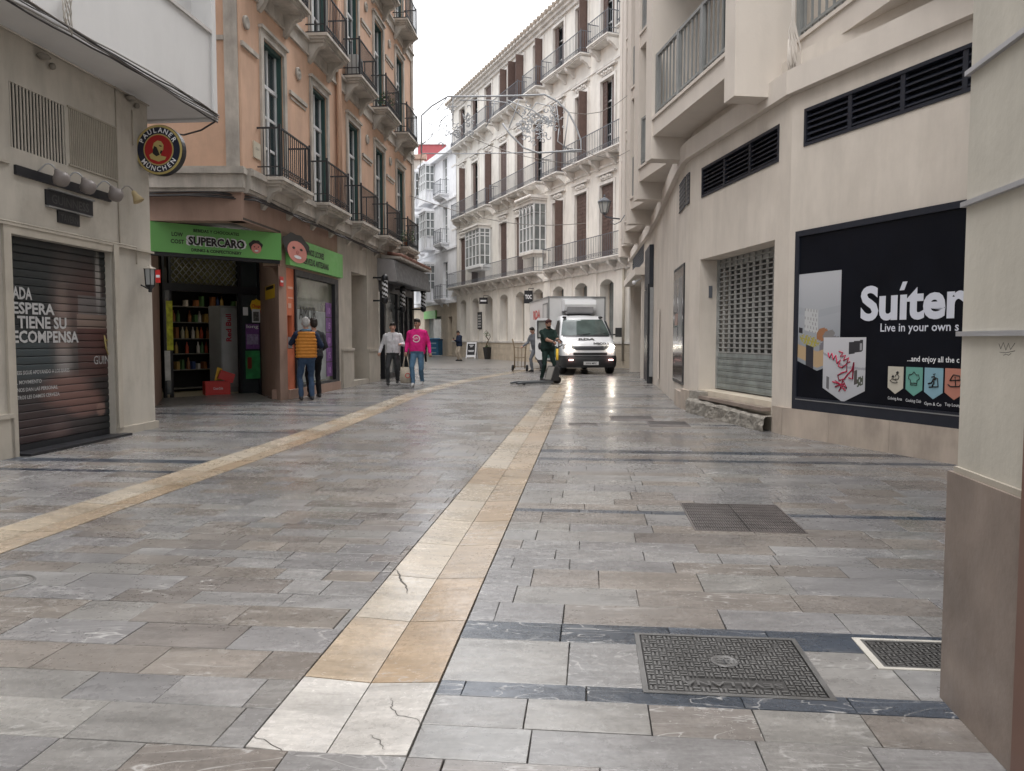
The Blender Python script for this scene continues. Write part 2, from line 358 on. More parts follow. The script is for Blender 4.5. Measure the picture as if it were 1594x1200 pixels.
def addrow(ul, ur, v0, v1, kinds, lmin, lmax, cols=None):
    g = .0018; u = ul(v0)-rnd.uniform(0, lmax)
    while u < max(ur(v0), ur(v1)):
        l = rnd.uniform(lmin, lmax); a0 = a1 = u+g; b0 = b1 = u+l-g; u += l
        a0 = max(a0, ul(v0)+g); a1 = max(a1, ul(v1)+g); b0 = min(b0, ur(v0)-g); b1 = min(b1, ur(v1)-g)
        if b0-a0 < .006 or b1-a1 < .006: continue
        cells = [(a0, b0, a1, b1, v0+g, v1-g)]
        for (h0, h1, w0, w1) in MAN:
            nc = []
            for c in cells:
                if c[4] >= w1 or c[5] <= w0 or max(c[1], c[3]) <= h0 or min(c[0], c[2]) >= h1: nc.append(c); continue
                if c[5] > w1: nc.append((c[0], c[1], c[2], c[3], w1, c[5]))
                if c[4] < w0: nc.append((c[0], c[1], c[2], c[3], c[4], w0))
                e, f = max(c[4], w0), min(c[5], w1)
                if min(c[0], c[2]) < h0-.01: nc.append((min(c[0], c[2]), h0, min(c[0], c[2]), h0, e, f))
                if max(c[1], c[3]) > h1+.01: nc.append((h1, max(c[1], c[3]), h1, max(c[1], c[3]), e, f))
            cells = [c for c in nc if c[5]-c[4] > .012]
        col = tone(rnd.choices([k for k, _ in kinds], [q for _, q in kinds])[0]); z = rnd.uniform(-.0012, .001)
        for c in cells: j = lambda: rnd.uniform(-.0016, .0016); slabs.append(((c[0]+j(), c[1]+j(), c[2]+j(), c[3]+j(), c[4]+j(), c[5]+j()), col, z))
def uv(px, py): p = gp(px, py); return (p.dot(E1), p.dot(E2))
_a = [uv(993, 990), uv(1243, 990), uv(1000, 1083), uv(1290, 1086)]
BIG = (min(_a[0][0], _a[2][0])+.005, (_a[1][0]+_a[3][0])/2, (_a[2][1]+_a[3][1])/2, (_a[0][1]+_a[1][1])/2)
_a = [uv(1325, 993), uv(1500, 1000), uv(1355, 1041), uv(1500, 1045)]
SML = (_a[0][0]+.0, 1.75, _a[2][1], _a[0][1])
_a = [uv(1060, 783), uv(1210, 785), uv(1080, 826), uv(1255, 830)]
TWO = ((_a[0][0]+_a[2][0])/2, (_a[1][0]+_a[3][0])/2, _a[2][1], _a[0][1])
GR1 = (uv(950, 650)[0], uv(1015, 650)[0], uv(950, 655)[1], uv(950, 647)[1])
GR2 = (uv(1008, 659)[0], uv(1070, 659)[0], uv(1008, 664)[1], uv(1008, 655.5)[1])
GR3 = (uv(885, 660)[0], uv(930, 660)[0], uv(885, 662)[1], uv(885, 658)[1])
MAN = [BIG, SML, TWO, GR1, GR2, GR3]
RL = lambda v: G2R
RR = lambda v: 6.5 if v > 9 else 5.6
R_rows = []; v = 1.15
for t, k in ((1.42, 0), (1.68, 0), (1.92, 0), (2.2, 0), (2.4, 0), (2.61, 1), (2.73, 'd'), (3.13, 'p'), (3.335, 'd')): R_rows.append((v, t, k)); v = t
darks = [(5.53, 5.63), (7.95, 8.1), (8.5, 8.72), (11.35, 11.47), (14.1, 14.3), (16.9, 17.1), (17.5, 17.7), (20.2, 20.4), (23.1, 23.3), (26, 26.2), (29, 29.2)]
while v < 33:
    nd = next((d for d in darks if d[0] > v-.01), (99, 99))
    if abs(nd[0]-v) < .02: R_rows.append((v, nd[1], 'd')); v = nd[1]; continue
    t = v+rnd.choice((.2, .25, .25, .3)); 
    if t > nd[0]-.12: t = nd[0]
    R_rows.append((v, t, 0)); v = t
for a, b, k in R_rows:
    if k == 'd': addrow(RL, RR, a, b, [('dark', 1)], .35, .6)
    elif k == 'p': addrow(RL, lambda v: .3, a, b, [('pale', 1)], .28, .5); addrow(lambda v: .3, RR, a, b, [('pale', .3), ('grey', .7)], .4, .7)
    elif k == 1: addrow(RL, RR, a, b, [('pale', .5), ('brown', .4), ('grey', .3)], .3, .5)
    else: addrow(RL, RR, a, b, [('grey', .55), ('brown', .33), ('pale', .12)], .3, .75)
v = 1.2
while v < 33:
    t = (v+.25 if v < 2.15 else v+rnd.choice((.22, .25))) if v < 3.3 else v+rnd.choice((.15, .18, .2, .22))
    addrow(lambda q: g1c(q)+.24, (lambda q: G2L) if v > 2.19 else (lambda q: G2R), v, t, [('brown', .46), ('grey', .42), ('pale', .12)], .28 if v < 3.5 else .2, .55, None); v = t
v = 1.15; dl = [(6.8, 6.92), (7.35, 7.56), (9.9, 10.0), (12.2, 12.4), (12.9, 13.0), (14.0, 14.2), (14.7, 14.85), (15.6, 15.75), (17, 17.2), (19, 19.2), (21, 21.2), (24, 24.2), (27, 27.2)]
while v < 33:
    nd = next((d for d in dl if d[0] > v-.01), (99, 99))
    if abs(nd[0]-v) < .02: addrow(lambda q: -11, lambda q: g1c(q)-.24, v, nd[1], [('dark', 1)], .35, .6); v = nd[1]; continue
    t = v+rnd.choice((.2, .24, .27))
    if t > nd[0]-.12: t = nd[0]
    addrow(lambda q: -11, lambda q: g1c(q)-.24, v, t, [('grey', .6), ('brown', .25), ('pale', .15)], .25, .7); v = t
def slabbox(mb, c, z, zb=-.022):
    a0, b0, a1, b1, v0, v1 = c; e = .0018
    p = [gxy(a0, v0, zb), gxy(b0, v0, zb), gxy(b1, v1, zb), gxy(a1, v1, zb), gxy(a0, v0, z-e), gxy(b0, v0, z-e), gxy(b1, v1, z-e), gxy(a1, v1, z-e)]
    q = [gxy(a0+e, v0+e, z), gxy(b0-e, v0+e, z), gxy(b1-e, v1-e, z), gxy(a1+e, v1-e, z)]
    b = len(mb.v); mb.v += p+q
    for f in ((0, 1, 5, 4), (1, 2, 6, 5), (2, 3, 7, 6), (3, 0, 4, 7), (4, 5, 9, 8), (5, 6, 10, 9), (6, 7, 11, 10), (7, 4, 8, 11), (8, 9, 10, 11)): mb.face([b+i for i in f])
def inview(c):
    p = gxy((c[0]+c[1])/2, (c[4]+c[5])/2)
    return p[1] > 2.0 and abs(p[0]/p[1]) < .7
slabs.sort(key=lambda s: (not inview(s[0]), s[0][4]))
for c, col, z in slabs[:295]:
    mb = MB(); mb.col = col; slabbox(mb, c, z); mb.build('paving_slab', SLAB, pave)
mb = MB()
for c, col, z in slabs[295:]: mb.col = col; slabbox(mb, c, z)
mb.build('distant_paving_slabs', SLAB, pave, kind='stuff')
# dished limestone gutters
def gutter(cf, v0, vend, first, half):
    v = v0; i = 0
    while v < vend:
        l = first[i] if i < len(first) else rnd.uniform(.55, .85)
        for sd in (-1, 1):
            k = 'white' if (i == 0 and first) else ('cream' if sd < 0 else 'gold')
            if i in (1, 7, 12) or (i > 0 and rnd.random() < .12): k = 'gold'
            mb = MB(); mb.col = tone(k); g = .003; a, b = v+g, v+l-g
            c0, c1 = cf(v), cf(v+l); zc = -.014
            if sd < 0: P = [(c0-half, a, 0), (c0-.002, a, zc), (c1-.002, b, zc), (c1-half, b, 0)]
            else: P = [(c0+.002, a, zc), (c0+half, a, 0), (c1+half, b, 0), (c1+.002, b, zc)]
            n = 3
            bot = [gxy(x, y, -.022) for x, y, z in P]; top = [gxy(x, y, z) for x, y, z in P]
            mb.hexa(bot+top); mb.build('gutter_slab', SLAB, pave)
        v += l; i += 1
gutter(lambda v: (G2L+G2R)/2, 2.205, 26, [.5, .62, .62, .66], .252)
gutter(g1c, 1.2, 33, [], .232)
# ================================================================== MANHOLES
def hatch(R, name, label, cat, m, rim, nx, ny, frame=None, kx=.5, leaves=1, slots=False, txt=None):
    u0, u1, v0, v1 = R; root = empty(name, gxy((u0+u1)/2, (v0+v1)/2, 0), label, cat)
    f = MB(); r = rim
    for a in ((u0, u1, v0, v0+r), (u0, u1, v1-r, v1), (u0, u0+r, v0+r, v1-r), (u1-r, u1, v0+r, v1-r)):
        f.hexa([gxy(a[0], a[2], -.02), gxy(a[1], a[2], -.02), gxy(a[1], a[3], -.02), gxy(a[0], a[3], -.02), gxy(a[0], a[2], .002), gxy(a[1], a[2], .002), gxy(a[1], a[3], .002), gxy(a[0], a[3], .002)])
    f.build('frame', frame or m, root)
    W = (u1-u0-2*r)/leaves
    for L in range(leaves):
        a0 = u0+r+L*W+.004; a1 = a0+W-.008; b0, b1 = v0+r+.004, v1-r-.004
        c = MB(); zt = -.006
        c.hexa([gxy(a0, b0, -.02), gxy(a1, b0, -.02), gxy(a1, b1, -.02), gxy(a0, b1, -.02), gxy(a0, b0, zt), gxy(a1, b0, zt), gxy(a1, b1, zt), gxy(a0, b1, zt)])
        c.build('cover_plate', mat('dark_pit', (.03, .028, .027), .6), root)
        s = MB(); dx = (a1-a0)/nx; dy = (b1-b0)/ny
        for i in range(nx):
            for j in range(ny):
                x = a0+i*dx; y = b0+j*dy
                if txt and abs(j-1.5) < .8 and nx*.2 < i < nx*.78: continue
                if slots: q = [(x, x+dx, y, y+dy*.42), (x, x+dx*.3, y+dy*.42, y+dy)]
                elif (i+j) % 2 and kx == .5: q = [(x+dx*.1, x+dx*.9, y+dy*.12, y+dy*.38), (x+dx*.1, x+dx*.9, y+dy*.62, y+dy*.88)]
                else: q = [(x+dx*.1, x+dx*.36, y+dy*.1, y+dy*.9), (x+dx*.62, x+dx*.88, y+dy*.1, y+dy*.9)]
                for (p0, p1, p2, p3) in q:
                    s.hexa([gxy(p0, p2, zt-.001), gxy(p1, p2, zt-.001), gxy(p1, p3, zt-.001), gxy(p0, p3, zt-.001), gxy(p0, p2, .001), gxy(p1, p2, .001), gxy(p1, p3, .001), gxy(p0, p3, .001)])
        s.build('raised_tread', m, root, kind='stuff')
    return root
big = hatch(BIG, 'manhole_cover', 'large square cast iron manhole cover with central keyhole between the two dark slate bands', 'manhole cover', m_cast, .02, 20, 12, txt=1)
cu_, cv_ = (BIG[0]+BIG[1])/2, (BIG[2]+BIG[3])/2+.02
mb = MB(); mb.lathe([(.055, -.004), (.055, .003), (.045, .004), (.038, -.001), (.02, -.001)], gxy(cu_, cv_), 20); mb.build('key_boss', m_cast, big)
mb = MB(); mb.box(-.013, .013, -.02, .02, -.001, .0005, Matrix.Translation(gxy(cu_, cv_, 0)) @ Matrix.Rotation(-.5, 4, 'Z')); mb.build('keyhole', m_black, big)
Mt = Matrix.Identity(4); Mt.col[0][:3] = -E1; Mt.col[1][:3] = (0, 0, -1); Mt.col[2][:3] = -E2; Mt.col[3][:3] = Vector(gxy(BIG[1]-.16, BIG[2]+.115, 0))
text(Mt, 'SEVILLANA', .036, m_cast, 'lettering', big, wdt=.36, bold=.01)
hatch((SML[0]+.03, SML[1], SML[2]+.02, SML[3]-.02), 'utility_cover', 'small rectangular iron cover in a pale concrete surround beside the brown stone pillar', 'manhole cover', m_cast, .012, 16, 8)
mb = MB(); u0, u1, v0, v1 = SML
for a in ((u0, u1, v0, v0+.018), (u0, u1, v1-.018, v1), (u0, u0+.028, v0+.018, v1-.018)):
    mb.hexa([gxy(a[0], a[2], -.02), gxy(a[1], a[2], -.02), gxy(a[1], a[3], -.02), gxy(a[0], a[3], -.02), gxy(a[0], a[2], .003), gxy(a[1], a[2], .003), gxy(a[1], a[3], .003), gxy(a[0], a[3], .003)])
mb.build('concrete_surround', m_conc, pave)
hatch(TWO, 'double_hatch', 'rusty two-leaf slotted hatch set across a thin dark band in the paving', 'manhole cover', m_rust, .012, 11, 9, leaves=2, kx=0)
hatch(GR1, 'drain_grate', 'barred drain grate in the right side of the street, farther of the two rectangular ones', 'drain grate', m_rust, .02, 18, 1, slots=True, kx=0)
hatch(GR2, 'drain_grate', 'barred drain grate nearer the broken doorstep of the roller gate', 'drain grate', m_rust, .02, 18, 1, slots=True, kx=0)
hatch(GR3, 'drain_grate', 'narrow barred grate close to the yellow central gutter', 'drain grate', m_rust, .02, 12, 1, slots=True, kx=0)
def ringcover(px, py, r, label):
    p = gp(px, py); root = empty('round_cover', p, label, 'manhole cover')
    mb = MB(); mb.lathe([(r, -.01), (r, .003), (r-.02, .003), (r-.02, .0005), (.02, .0005)], p, 32, smooth=False); mb.build('cover_plate', mat('infill_cover', (.15, .143, .14), .35, var=.2), root)
    t = MB(); t.tube([p+Vector((r*math.cos(a), r*math.sin(a), -.001)) for a in [2*PI*i/32 for i in range(32)]], .009, 5, closed=True); t.build('rim', m_cast, root)
ringcover(8, 908, .13, 'round stone-filled cover with dark iron rim at the left edge of the street')
ringcover(330, 640, .32, 'round cover in front of the drinks shop doorway')
# ================================================================== BUILDING A (beige bar, left)
FA = Facade((-6.52, -6.0), (-5.05, 10.87)); FU = Facade((-6.25, -6.0), (-4.42, 11.7))
A = empty('bar_building', (-6, 5, 0), 'beige rendered bar building on the left with a white overhanging upper storey', 'building')
sA = lambda px, py: FA.sz(px, py)
sh0 = FA.sz(27, 715)[0]; sh1 = FA.sz(181, 677)[0]; shz = 2.36
wv0, wvz0 = FA.sz(17, 228); wv1, _ = FA.sz(103, 250); wvz1 = FA.sz(17, 127)[1]; wvz0 = FA.sz(17, 228)[1]
wv2 = FA.sz(108, 250)[0]; wv3 = FA.sz(181, 280)[0]; pz1 = FA.sz(108, 168)[1]; pz0 = FA.sz(108, 255)[1]
mb = MB(); wallmesh(mb, FA, 0, FA.L, 0, 4.5, [(sh0, sh1, 0, shz, .16), (wv0, wv1, wvz0, wvz1, .12)]); mb.fbox(FA, FA.L-.001, FA.L, 0, 4.5, -4, 0)
mb.poly([FA.P(FA.L, 0, 0), FA.P(FA.L, 0, -4), FA.P(FA.L, 4.5, -4), FA.P(FA.L, 4.5, 0)]); mb.build('wall', m_beige, A)
mb = MB(); mb.fbox(FA, sh1+.02, FA.L+.03, 0, .1, 0, .035); mb.fbox(FA, 0, sh0-.06, 0, .42, 0, .03); mb.fbox(FA, 0, sh0-.06, .42, .47, 0, .045); mb.build('base_course', m_trim, A)
mb = MB(); mb.fbox(FA, sh0-.11, sh0, 0, shz+.1, .001, .03); mb.fbox(FA, sh0, sh1, shz, shz+.1, .001, .03); mb.fbox(FA, sh1, sh1+.1, .1, shz+.1, .036, .05); mb.build('door_surround', m_trim, A)
mb = MB(); zl = FA.sz(0, 348)[1]; mb.fbox(FA, 0, FA.L+.02, zl, zl+.025, 0, .04); z2 = FA.sz(0, 247)[1]; mb.fbox(FA, 0, wv0-.05, z2-.03, z2, 0, .03); mb.build('ledge', m_trim, A)
# vent slats
for i in range(17):
    a = wv0+(wv1-wv0)*(i+.5)/17; mb = MB(); mb.fbox(FA, a-.010, a+.010, wvz0, wvz1, -.016, -.006); mb.build('vent_slat', m_beige, A)
mb = MB(); mb.fbox(FA, wv0, wv1, wvz0, wvz1, -.04, -.028); mb.build('vent_void', m_black, A)
mb = MB()
for i in range(26): a = wv2+(wv3-wv2)*(i+.5)/26; mb.fbox(FA, a-.008, a+.008, pz0, pz1, 0, .012)
mb.fbox(FA, wv2-.02, wv3+.02, pz1, pz1+.02, 0, .02); mb.fbox(FA, wv2-.02, wv3+.02, pz0-.02, pz0, 0, .02); mb.fbox(FA, wv3, wv3+.02, pz0, pz1, 0, .02); mb.build('vent_panel', mat('vent_panel', (.33, .30, .25), .8), A)
# upper storey
e0 = FU.s_(298); e1 = FU.s_(331); zb = 4.52; zp = 5.72
mb = MB(); mb.fbox(FU, 0, FU.L-.1, zb, zp, -3, 0); mb.build('overhang_wall', m_white, A)
mb = MB(); mb.fbox(FU, 0, FU.L-.1, zp, zp+.05, -.3, .03); mb.build('parapet_coping', mat('coping', (.5, .48, .46), .7), A)
mb = MB(); mb.fbox(FU, FU.L-.1, FU.L+.02, zb-.03, 14, -3, .03); mb.fbox(FU, e0, FU.L-.1, zp+.05, 14, -3, -.28); mb.fbox(FU, 0, FU.L-3, 8.4, 14, -3, 0); mb.build('upper_wall', m_white, A)
for q in range(4):
    a = e0-1.5*(q+1)
    mb = MB(); mb.fbox(FU, a, a+1.5, zp+.05, 8.4, -.5, -.32); mb.fbox(FU, a, a+.09, zp+.05, 8.4, -.32, -.27); mb.fbox(FU, a+.09, a+1.5, zp+.05, zp+.14, -.32, -.27)
    f = mb.build('window', m_wwood, A); g = MB(); g.fbox(FU, a+.1, a+1.49, zp+.15, 8.3, -.315, -.30); g.build('pane', m_glass, f)
# cable bundle under the overhang
cb = empty('cable_bundle', FU.P(6, zb, .02), 'loose bundle of grey cables running under the white overhang edge', 'cables')
for k in range(6):
    pts = []; n = 46
    for i in range(n+1):
        s = 3+(FU.L-3.0)*i/n; pts.append(FU.P(s, zb-.0+.02*k-.03+.02*math.sin(s*1.7+k)+rnd.uniform(-.008, .008), .035+.012*(k % 3)))
    mb = MB(); mb.tube(pts, rnd.choice((.008, .011, .014)), 5); mb.build('cable', m_cable if k % 2 else m_cableb, cb)
mb = MB(); c = FU.P(*FU.sz(98, 20), .06)
for k in range(7): 
    a = k*.9; mb.tube([c+Vector((.0, .06*math.sin(a+j*.8)*(1+.2*k % 1), .17*math.cos(j*.75)+.05*math.sin(a))) for j in range(5)], .007, 5)
mb.build('cable_coil', mat('pale_cable', (.4, .37, .33), .7), cb)
mb = MB(); p1 = FU.P(FU.L, zb-.03, 0); mb.tube([p1, p1+Vector((-.25, .1, -.1)), p1+Vector((-.6, .3, -.12)), p1+Vector((-1.2, .4, -.02)), p1+Vector((-2, .5, .0))], .014, 5); mb.build('cable', m_cableb, cb)
mb = MB(); a = FA.s_(190)
mb.tube([FA.P(a, 4.5, .01), FA.P(a, FA.sz(190, 385)[1], .01)], .009, 5); b = FA.s_(214); mb.tube([FA.P(b, 4.3, .02), FA.P(b, FA.sz(214, 230)[1], .02)], .008, 5)
mb.tube([FA.P(3, 4.47, .03), FA.P(FA.L, 4.47, .03)], .012, 5)
mb.tube([FA.P(sh0-3, zl+.04, .03), FA.P(FA.s_(213), zl+.04, .03), FA.P(FA.s_(213), FA.sz(213, 412)[1], .03)], .011, 5)
mb.build('conduit', m_trim, A)
for px, py in ((60, 88), (197, 153)):
    mb = MB(); c = FA.P(*FA.sz(px, py), .06); mb.ball(c, .07, 8, sc=(1, 1.3, .5)); mb.ball(c+Vector((0, .16, -.05)), .04, 8); mb.build('junction_box', mat('dirty_box', (.22, .2, .17), .8), A)
# printed roller shutter (parts: slats)
def blob(x, y, cx, cy, rx, ry, soft=1.0): return max(0.0, min(1.0, (1.25-math.sqrt(((x-cx)/rx)**2+((y-cy)/ry)**2))/(.5*soft)))
def mixc(a, b, t): return tuple(p+(q-p)*t for p, q in zip(a, b))
def shutter_col(x, y):     # x 0..1 from left, y 0..1 up
    c = (.010, .018, .022)
    c = mixc(c, (.028, .05, .06), blob(x, y, .2, .42, .5, .12)); c = mixc(c, (.05, .02, .022), blob(x, y, .25, .1, .6, .22, 2)*.9)
    c = mixc(c, (.12, .07, .055), blob(x, y, .56, .62, .17, .34, 2)*.9); c = mixc(c, (.25, .15, .12), blob(x, y, .52, .58, .08, .22, 1.6)*.8)
    c = mixc(c, (.10, .03, .022), blob(x, y, .8, .72, .2, .22, 1.6)*.8); c = mixc(c, (.34, .31, .28), blob(x, y, .91, .82, .03, .16)*.8)
    c = mixc(c, (.22, .20, .19), blob(x, y, .52, .4, .09, .09, 2)*.9)
    if .67 < x < 1.0 and .2 < y < .6:
        t = (y-.2)/.4; c = (.055+.05*t*(.5+.5*math.sin(x*9)), .018, .014)
        if y < .33: c = mixc(c, (.015, .02, .024), .7)
    if .67 < x < 1 and .585 < y < .66: c = (.20, .12, .085)
    if .68 < x < 1 and .66 < y < .76: c = mixc(c, (.16, .17, .17), .5)
    c = mixc(c, (.22, .075, .05), max(blob(x, y, .72, .2, .2, .07, 1), blob(x, y, .55, .27, .25, .09, 1.2))*.85)
    c = mixc(c, (.3, .14, .1), blob(x, y, .9, .155, .05, .035, .8)*.9); c = mixc(c, (.16, .08, .07), blob(x, y, .45, .05, .12, .1, 2)*.7)
    g_ = sum(c)/3; c = tuple((q*.6+g_*.4)*.95+.002 for q in c)
    return (*c, 1)
shut = empty('roller_shutter', FA.P((sh0+sh1)/2, 0, -.1), 'roller shutter printed with a dark beer advertisement in white capitals', 'roller shutter')
NS = 26; nx = 60
for i in range(NS):
    z0 = .1+(shz-.1)*i/NS; z1 = .1+(shz-.1)*(i+1)/NS; h = z1-z0
    mb = MB(); prof = [(z0+.002, -.092), (z0+.008, -.084), (z0+h*.4, -.081), (z0+h*.75, -.082), (z1-.006, -.085), (z1, -.092)]
    b = len(mb.v)
    for (z, o) in prof:
        for k in range(nx+1): mb.v.append(tuple(FA.P(sh0+(sh1-sh0)*k/nx, z, o)))
    for r in range(len(prof)-1):
        for k in range(nx):
            mb.col = shutter_col((k+.5)/nx, ((prof[r][0]+prof[r+1][0])/2)/shz) if 0 < r < 4 else tuple(.5*q for q in shutter_col((k+.5)/nx, z0/shz))  # slat lips take the print darkened, crease shade put into the colour
            a = b+r*(nx+1)+k; mb.face([a, a+1, a+nx+2, a+nx+1])
    mb.build('shutter_slat', m_print, shut)
mb = MB(); mb.fbox(FA, sh0, sh1, 0, shz, -.16, -.14); mb.fbox(FA, sh0, sh1, .002, .1, -.14, -.085); mb.build('bottom_bar', m_black, shut)
mb = MB(); mb.fbox(FA, sh0, sh1+.1, .003, .03, -.08, .16); mb.build('door_sill', m_black, shut)
def stext(s, px0, px1, py, hpx, m=m_textp, bold=.01, **k):
    a, z = FA.sz(px0, py, -.08); b = FA.s_(px1, -.08); h = hpx/1200*(FA.P(a, z).y)*1.0
    return text(FA.M(a, z, -.079), s, h, m, 'lettering', shut, wdt=b-a, bold=bold, **k)
stext('ADA', 19, 52, 464, 18, bold=.03); stext('ESPERA', 19, 86, 487, 17, bold=.03); stext('TIENE SU', 27, 104, 510, 18, bold=.03); stext('ECOMPENSA', 20, 122, 533, 18, bold=.03)
stext('NESS SIGUE APOYANDO A LOS BARES', 22, 106, 584, 6); stext('EL MOVIMIENTO', 22, 62, 599, 6); stext('S NOS DAN LAS PERSONAS,', 22, 87, 611, 6); stext('OTROS LES DAMOS CERVEZA.', 22, 90, 623, 6)
stext('GUINN', 146, 176, 567, 13, bold=.0)
# golden harp emblem on the glass of the advert
def hp(px, py): return FA.P(*FA.sz(px, py, -.077), -.076)
mb = MB(); mb.tube([hp(162, 522), hp(165, 530), hp(170, 528), hp(176, 524)], .009, 5); mb.tube([hp(162, 522), hp(165, 542), hp(170, 556)], .008, 5); mb.tube([hp(176, 524), hp(175, 545), hp(170, 556)], .008, 5)
for k in range(4): mb.tube([hp(165+2.4*k, 529-k*.8), hp(167+2*k, 548-k*2)], .002, 4)
mb.build('harp_emblem', m_gold, shut)
# bar sign
sg = empty('bar_name_sign', FA.P(*FA.sz(90, 290)), 'black sign strip with cut-out letters and metal rails above the printed shutter', 'sign')
a0, zt = FA.sz(21, 256); a1 = FA.s_(177); zb_ = FA.sz(21, 271)[1]
mb = MB(); mb.fbox(FA, a0, a1, zb_, zt, .0, .03); mb.build('sign_strip', m_black, sg)
b0, y0 = FA.sz(69, 294); b1 = FA.s_(149); mb = MB(); mb.fbox(FA, b0, b1, y0-.17, y0, 0, .02); c0 = FA.s_(95); c1 = FA.s_(128); mb.fbox(FA, c0, c1, y0-.34, y0-.2, 0, .02); mb.build('letter_plate', m_black, sg)
mb = MB(); mb.fbox(FA, b0+.05, b1, y0+.005, y0+.02, .0, .05); mb.fbox(FA, b0, b1-.05, y0-.195, y0-.18, .0, .05); mb.build('sign_rail', m_grey, sg)
text(FA.M((b0+b1)/2, y0-.14, .022), 'GUINNESS', .1, mat('dull_letter', (.05, .05, .05), .4), 'lettering', sg, wdt=(b1-b0)*.8, bold=.02, align='C')
text(FA.M((c0+c1)/2, y0-.32, .022), 'TAVERN', .08, MT['dull_letter'], 'lettering', sg, wdt=(c1-c0)*.8, bold=.02, align='C')
for i, (px, py) in enumerate(((56, 268), (100, 281), (146, 294), (182, 301))):
    s, z = FA.sz(px, py); which = ['nearest the street front, leftmost', 'second from the left', 'third from the left', 'tan coloured one at the right end'][i]
    g = empty('gooseneck_lamp', FA.P(s, z), f'gooseneck sign lamp over the bar sign, {which} of four', 'lamp', 'gooseneck lamps over the bar sign')
    arc = [FA.P(s, z, .02)]+[FA.P(s+.02+.12*j/6, z+.11*math.sin(PI*j/6.3)**.7, .03+.12*j/6) for j in range(1, 7)]
    mb = MB(); mb.tube(arc, .009, 6); mb.build('arm', m_grey if i < 3 else m_cable, g)
    e = arc[-1]; T = Matrix.Translation(e+Vector((0, .0, 0))) @ Matrix.Rotation(math.radians(-28), 4, FA.u) @ Matrix.Rotation(math.radians(8), 4, 'X')
    mb = MB()
    if i < 3: mb.lathe([(.02, .03), (.035, .0), (.085, -.05), (.095, -.1), (.07, -.14), (.03, -.17)], M=T, n=16)
    else: mb.lathe([(.02, .03), (.035, .0), (.04, -.04), (.075, -.12), (.065, -.125)], M=T, n=16)
    mb.build('lamp_shade', mat('dusty_lamp', (.20, .175, .165), .5, var=.2) if i < 3 else mat('tan_lamp', (.42, .33, .18), .5), g)
# wall lantern
s, z = FA.sz(219, 432); ln = empty('wall_lantern', FA.P(s, z), 'small black wall lantern on the beige corner pier beside the shutter', 'lamp')
T = Matrix.Translation(FA.P(s, z, .13))
mb = MB(); mb.lathe([(.012, .17), (.03, .15), (.085, .125), (.09, .115)], M=T, n=6, smooth=False); mb.build('cap', m_trim, ln)
mb = MB()
for k in range(6): a = PI/3*k; mb.tube([T @ Vector((.075*math.cos(a), .075*math.sin(a), .12)), T @ Vector((.06*math.cos(a), .06*math.sin(a), -.1))], .006, 4)
mb.lathe([(.02, -.17), (.035, -.15), (.065, -.12), (.07, -.1)], M=T, n=6, smooth=False); mb.lathe([(.02, -.2), (.028, -.18), (.015, -.16)], M=T, n=8); mb.tube([FA.P(s, z-.1, 0), FA.P(s, z-.16, .12)], .01, 6); mb.build('lantern_cage', m_black, ln)
mb = MB(); mb.lathe([(.066, .115), (.055, -.1)], M=T, n=6, smooth=False); mb.build('lantern_glass', mat('dull_glass', (.35, .36, .36), .2, bump=0), ln)
# round brewery sign, hangs across the pavement
rs_c = Vector((-4.76, 10.72, 0)); rs_c.z = 1.25+(528-242)/1200*10.72; R0 = .335
rt = empty('round_beer_sign', rs_c, 'round beer sign with gold rim and red centre on the corner of the beige bar', 'sign')
ax = Vector((-4.84, 10.72, 0)).normalized(); FR = Facade((rs_c-Vector((.35, 0, 0))).xy, (rs_c+Vector((.35, -.06, 0))).xy)
ctr = (rs_c-FR.p).dot(FR.u)
def disc(r0, r1, o0, o1, name, m, n=40):
    mb = MB(); P = []
    M = Matrix.Identity(4); M.col[0][:3] = FR.u; M.col[1][:3] = (0, 0, 1); M.col[2][:3] = FR.n; M.col[3][:3] = FR.P(ctr, rs_c.z, 0)
    mb.lathe([(r0, o0), (r0, o1), (r1, o1)], M=M, n=n, smooth=False); mb.build(name, m, rt)
disc(R0, R0-.02, -.0, .10, 'case', m_black); disc(R0-.006, .2, .101, .106, 'gold_rim', m_gold); disc(R0-.035, .2, .107, .109, 'dark_ring', mat('navy_print', (.012, .015, .035), .35, bump=0))
disc(.212, .05, .110, .112, 'gold_ring', m_gold); disc(.195, .05, .113, .115, 'red_centre', mat('red_print', (.33, .015, .015), .4, bump=0))
for wd, a0_, da, up in (('PAULANER', 152, -17.5, 1), ('MÜNCHEN', 218, 17.5, -1)):
    for i, ch in enumerate(wd):
        a = math.radians(a0_+da*i); r = .228 if up > 0 else .287
        M = FR.M(ctr+r*math.cos(a), rs_c.z+r*math.sin(a), .117) @ Matrix.Rotation(-(a-PI/2) if up > 0 else -(a+PI/2), 4, 'Y')
        text(M, ch, .062, m_textw, 'lettering', rt, bold=.02, align='C')
hd = [(-.11, -.12), (-.13, -.07), (-.07, -.03), (-.08, .03), (-.06, .09), (-.01, .12), (.04, .11), (.075, .06), (.07, .0), (.045, -.03), (.03, -.08), (.11, -.1), (.09, -.135), (0, -.16)]
mb = MB(); mb.fpoly(FR, [(ctr+x, rs_c.z+y) for x, y in hd], .1155, .118); mb.build('head_emblem', m_gold, rt)
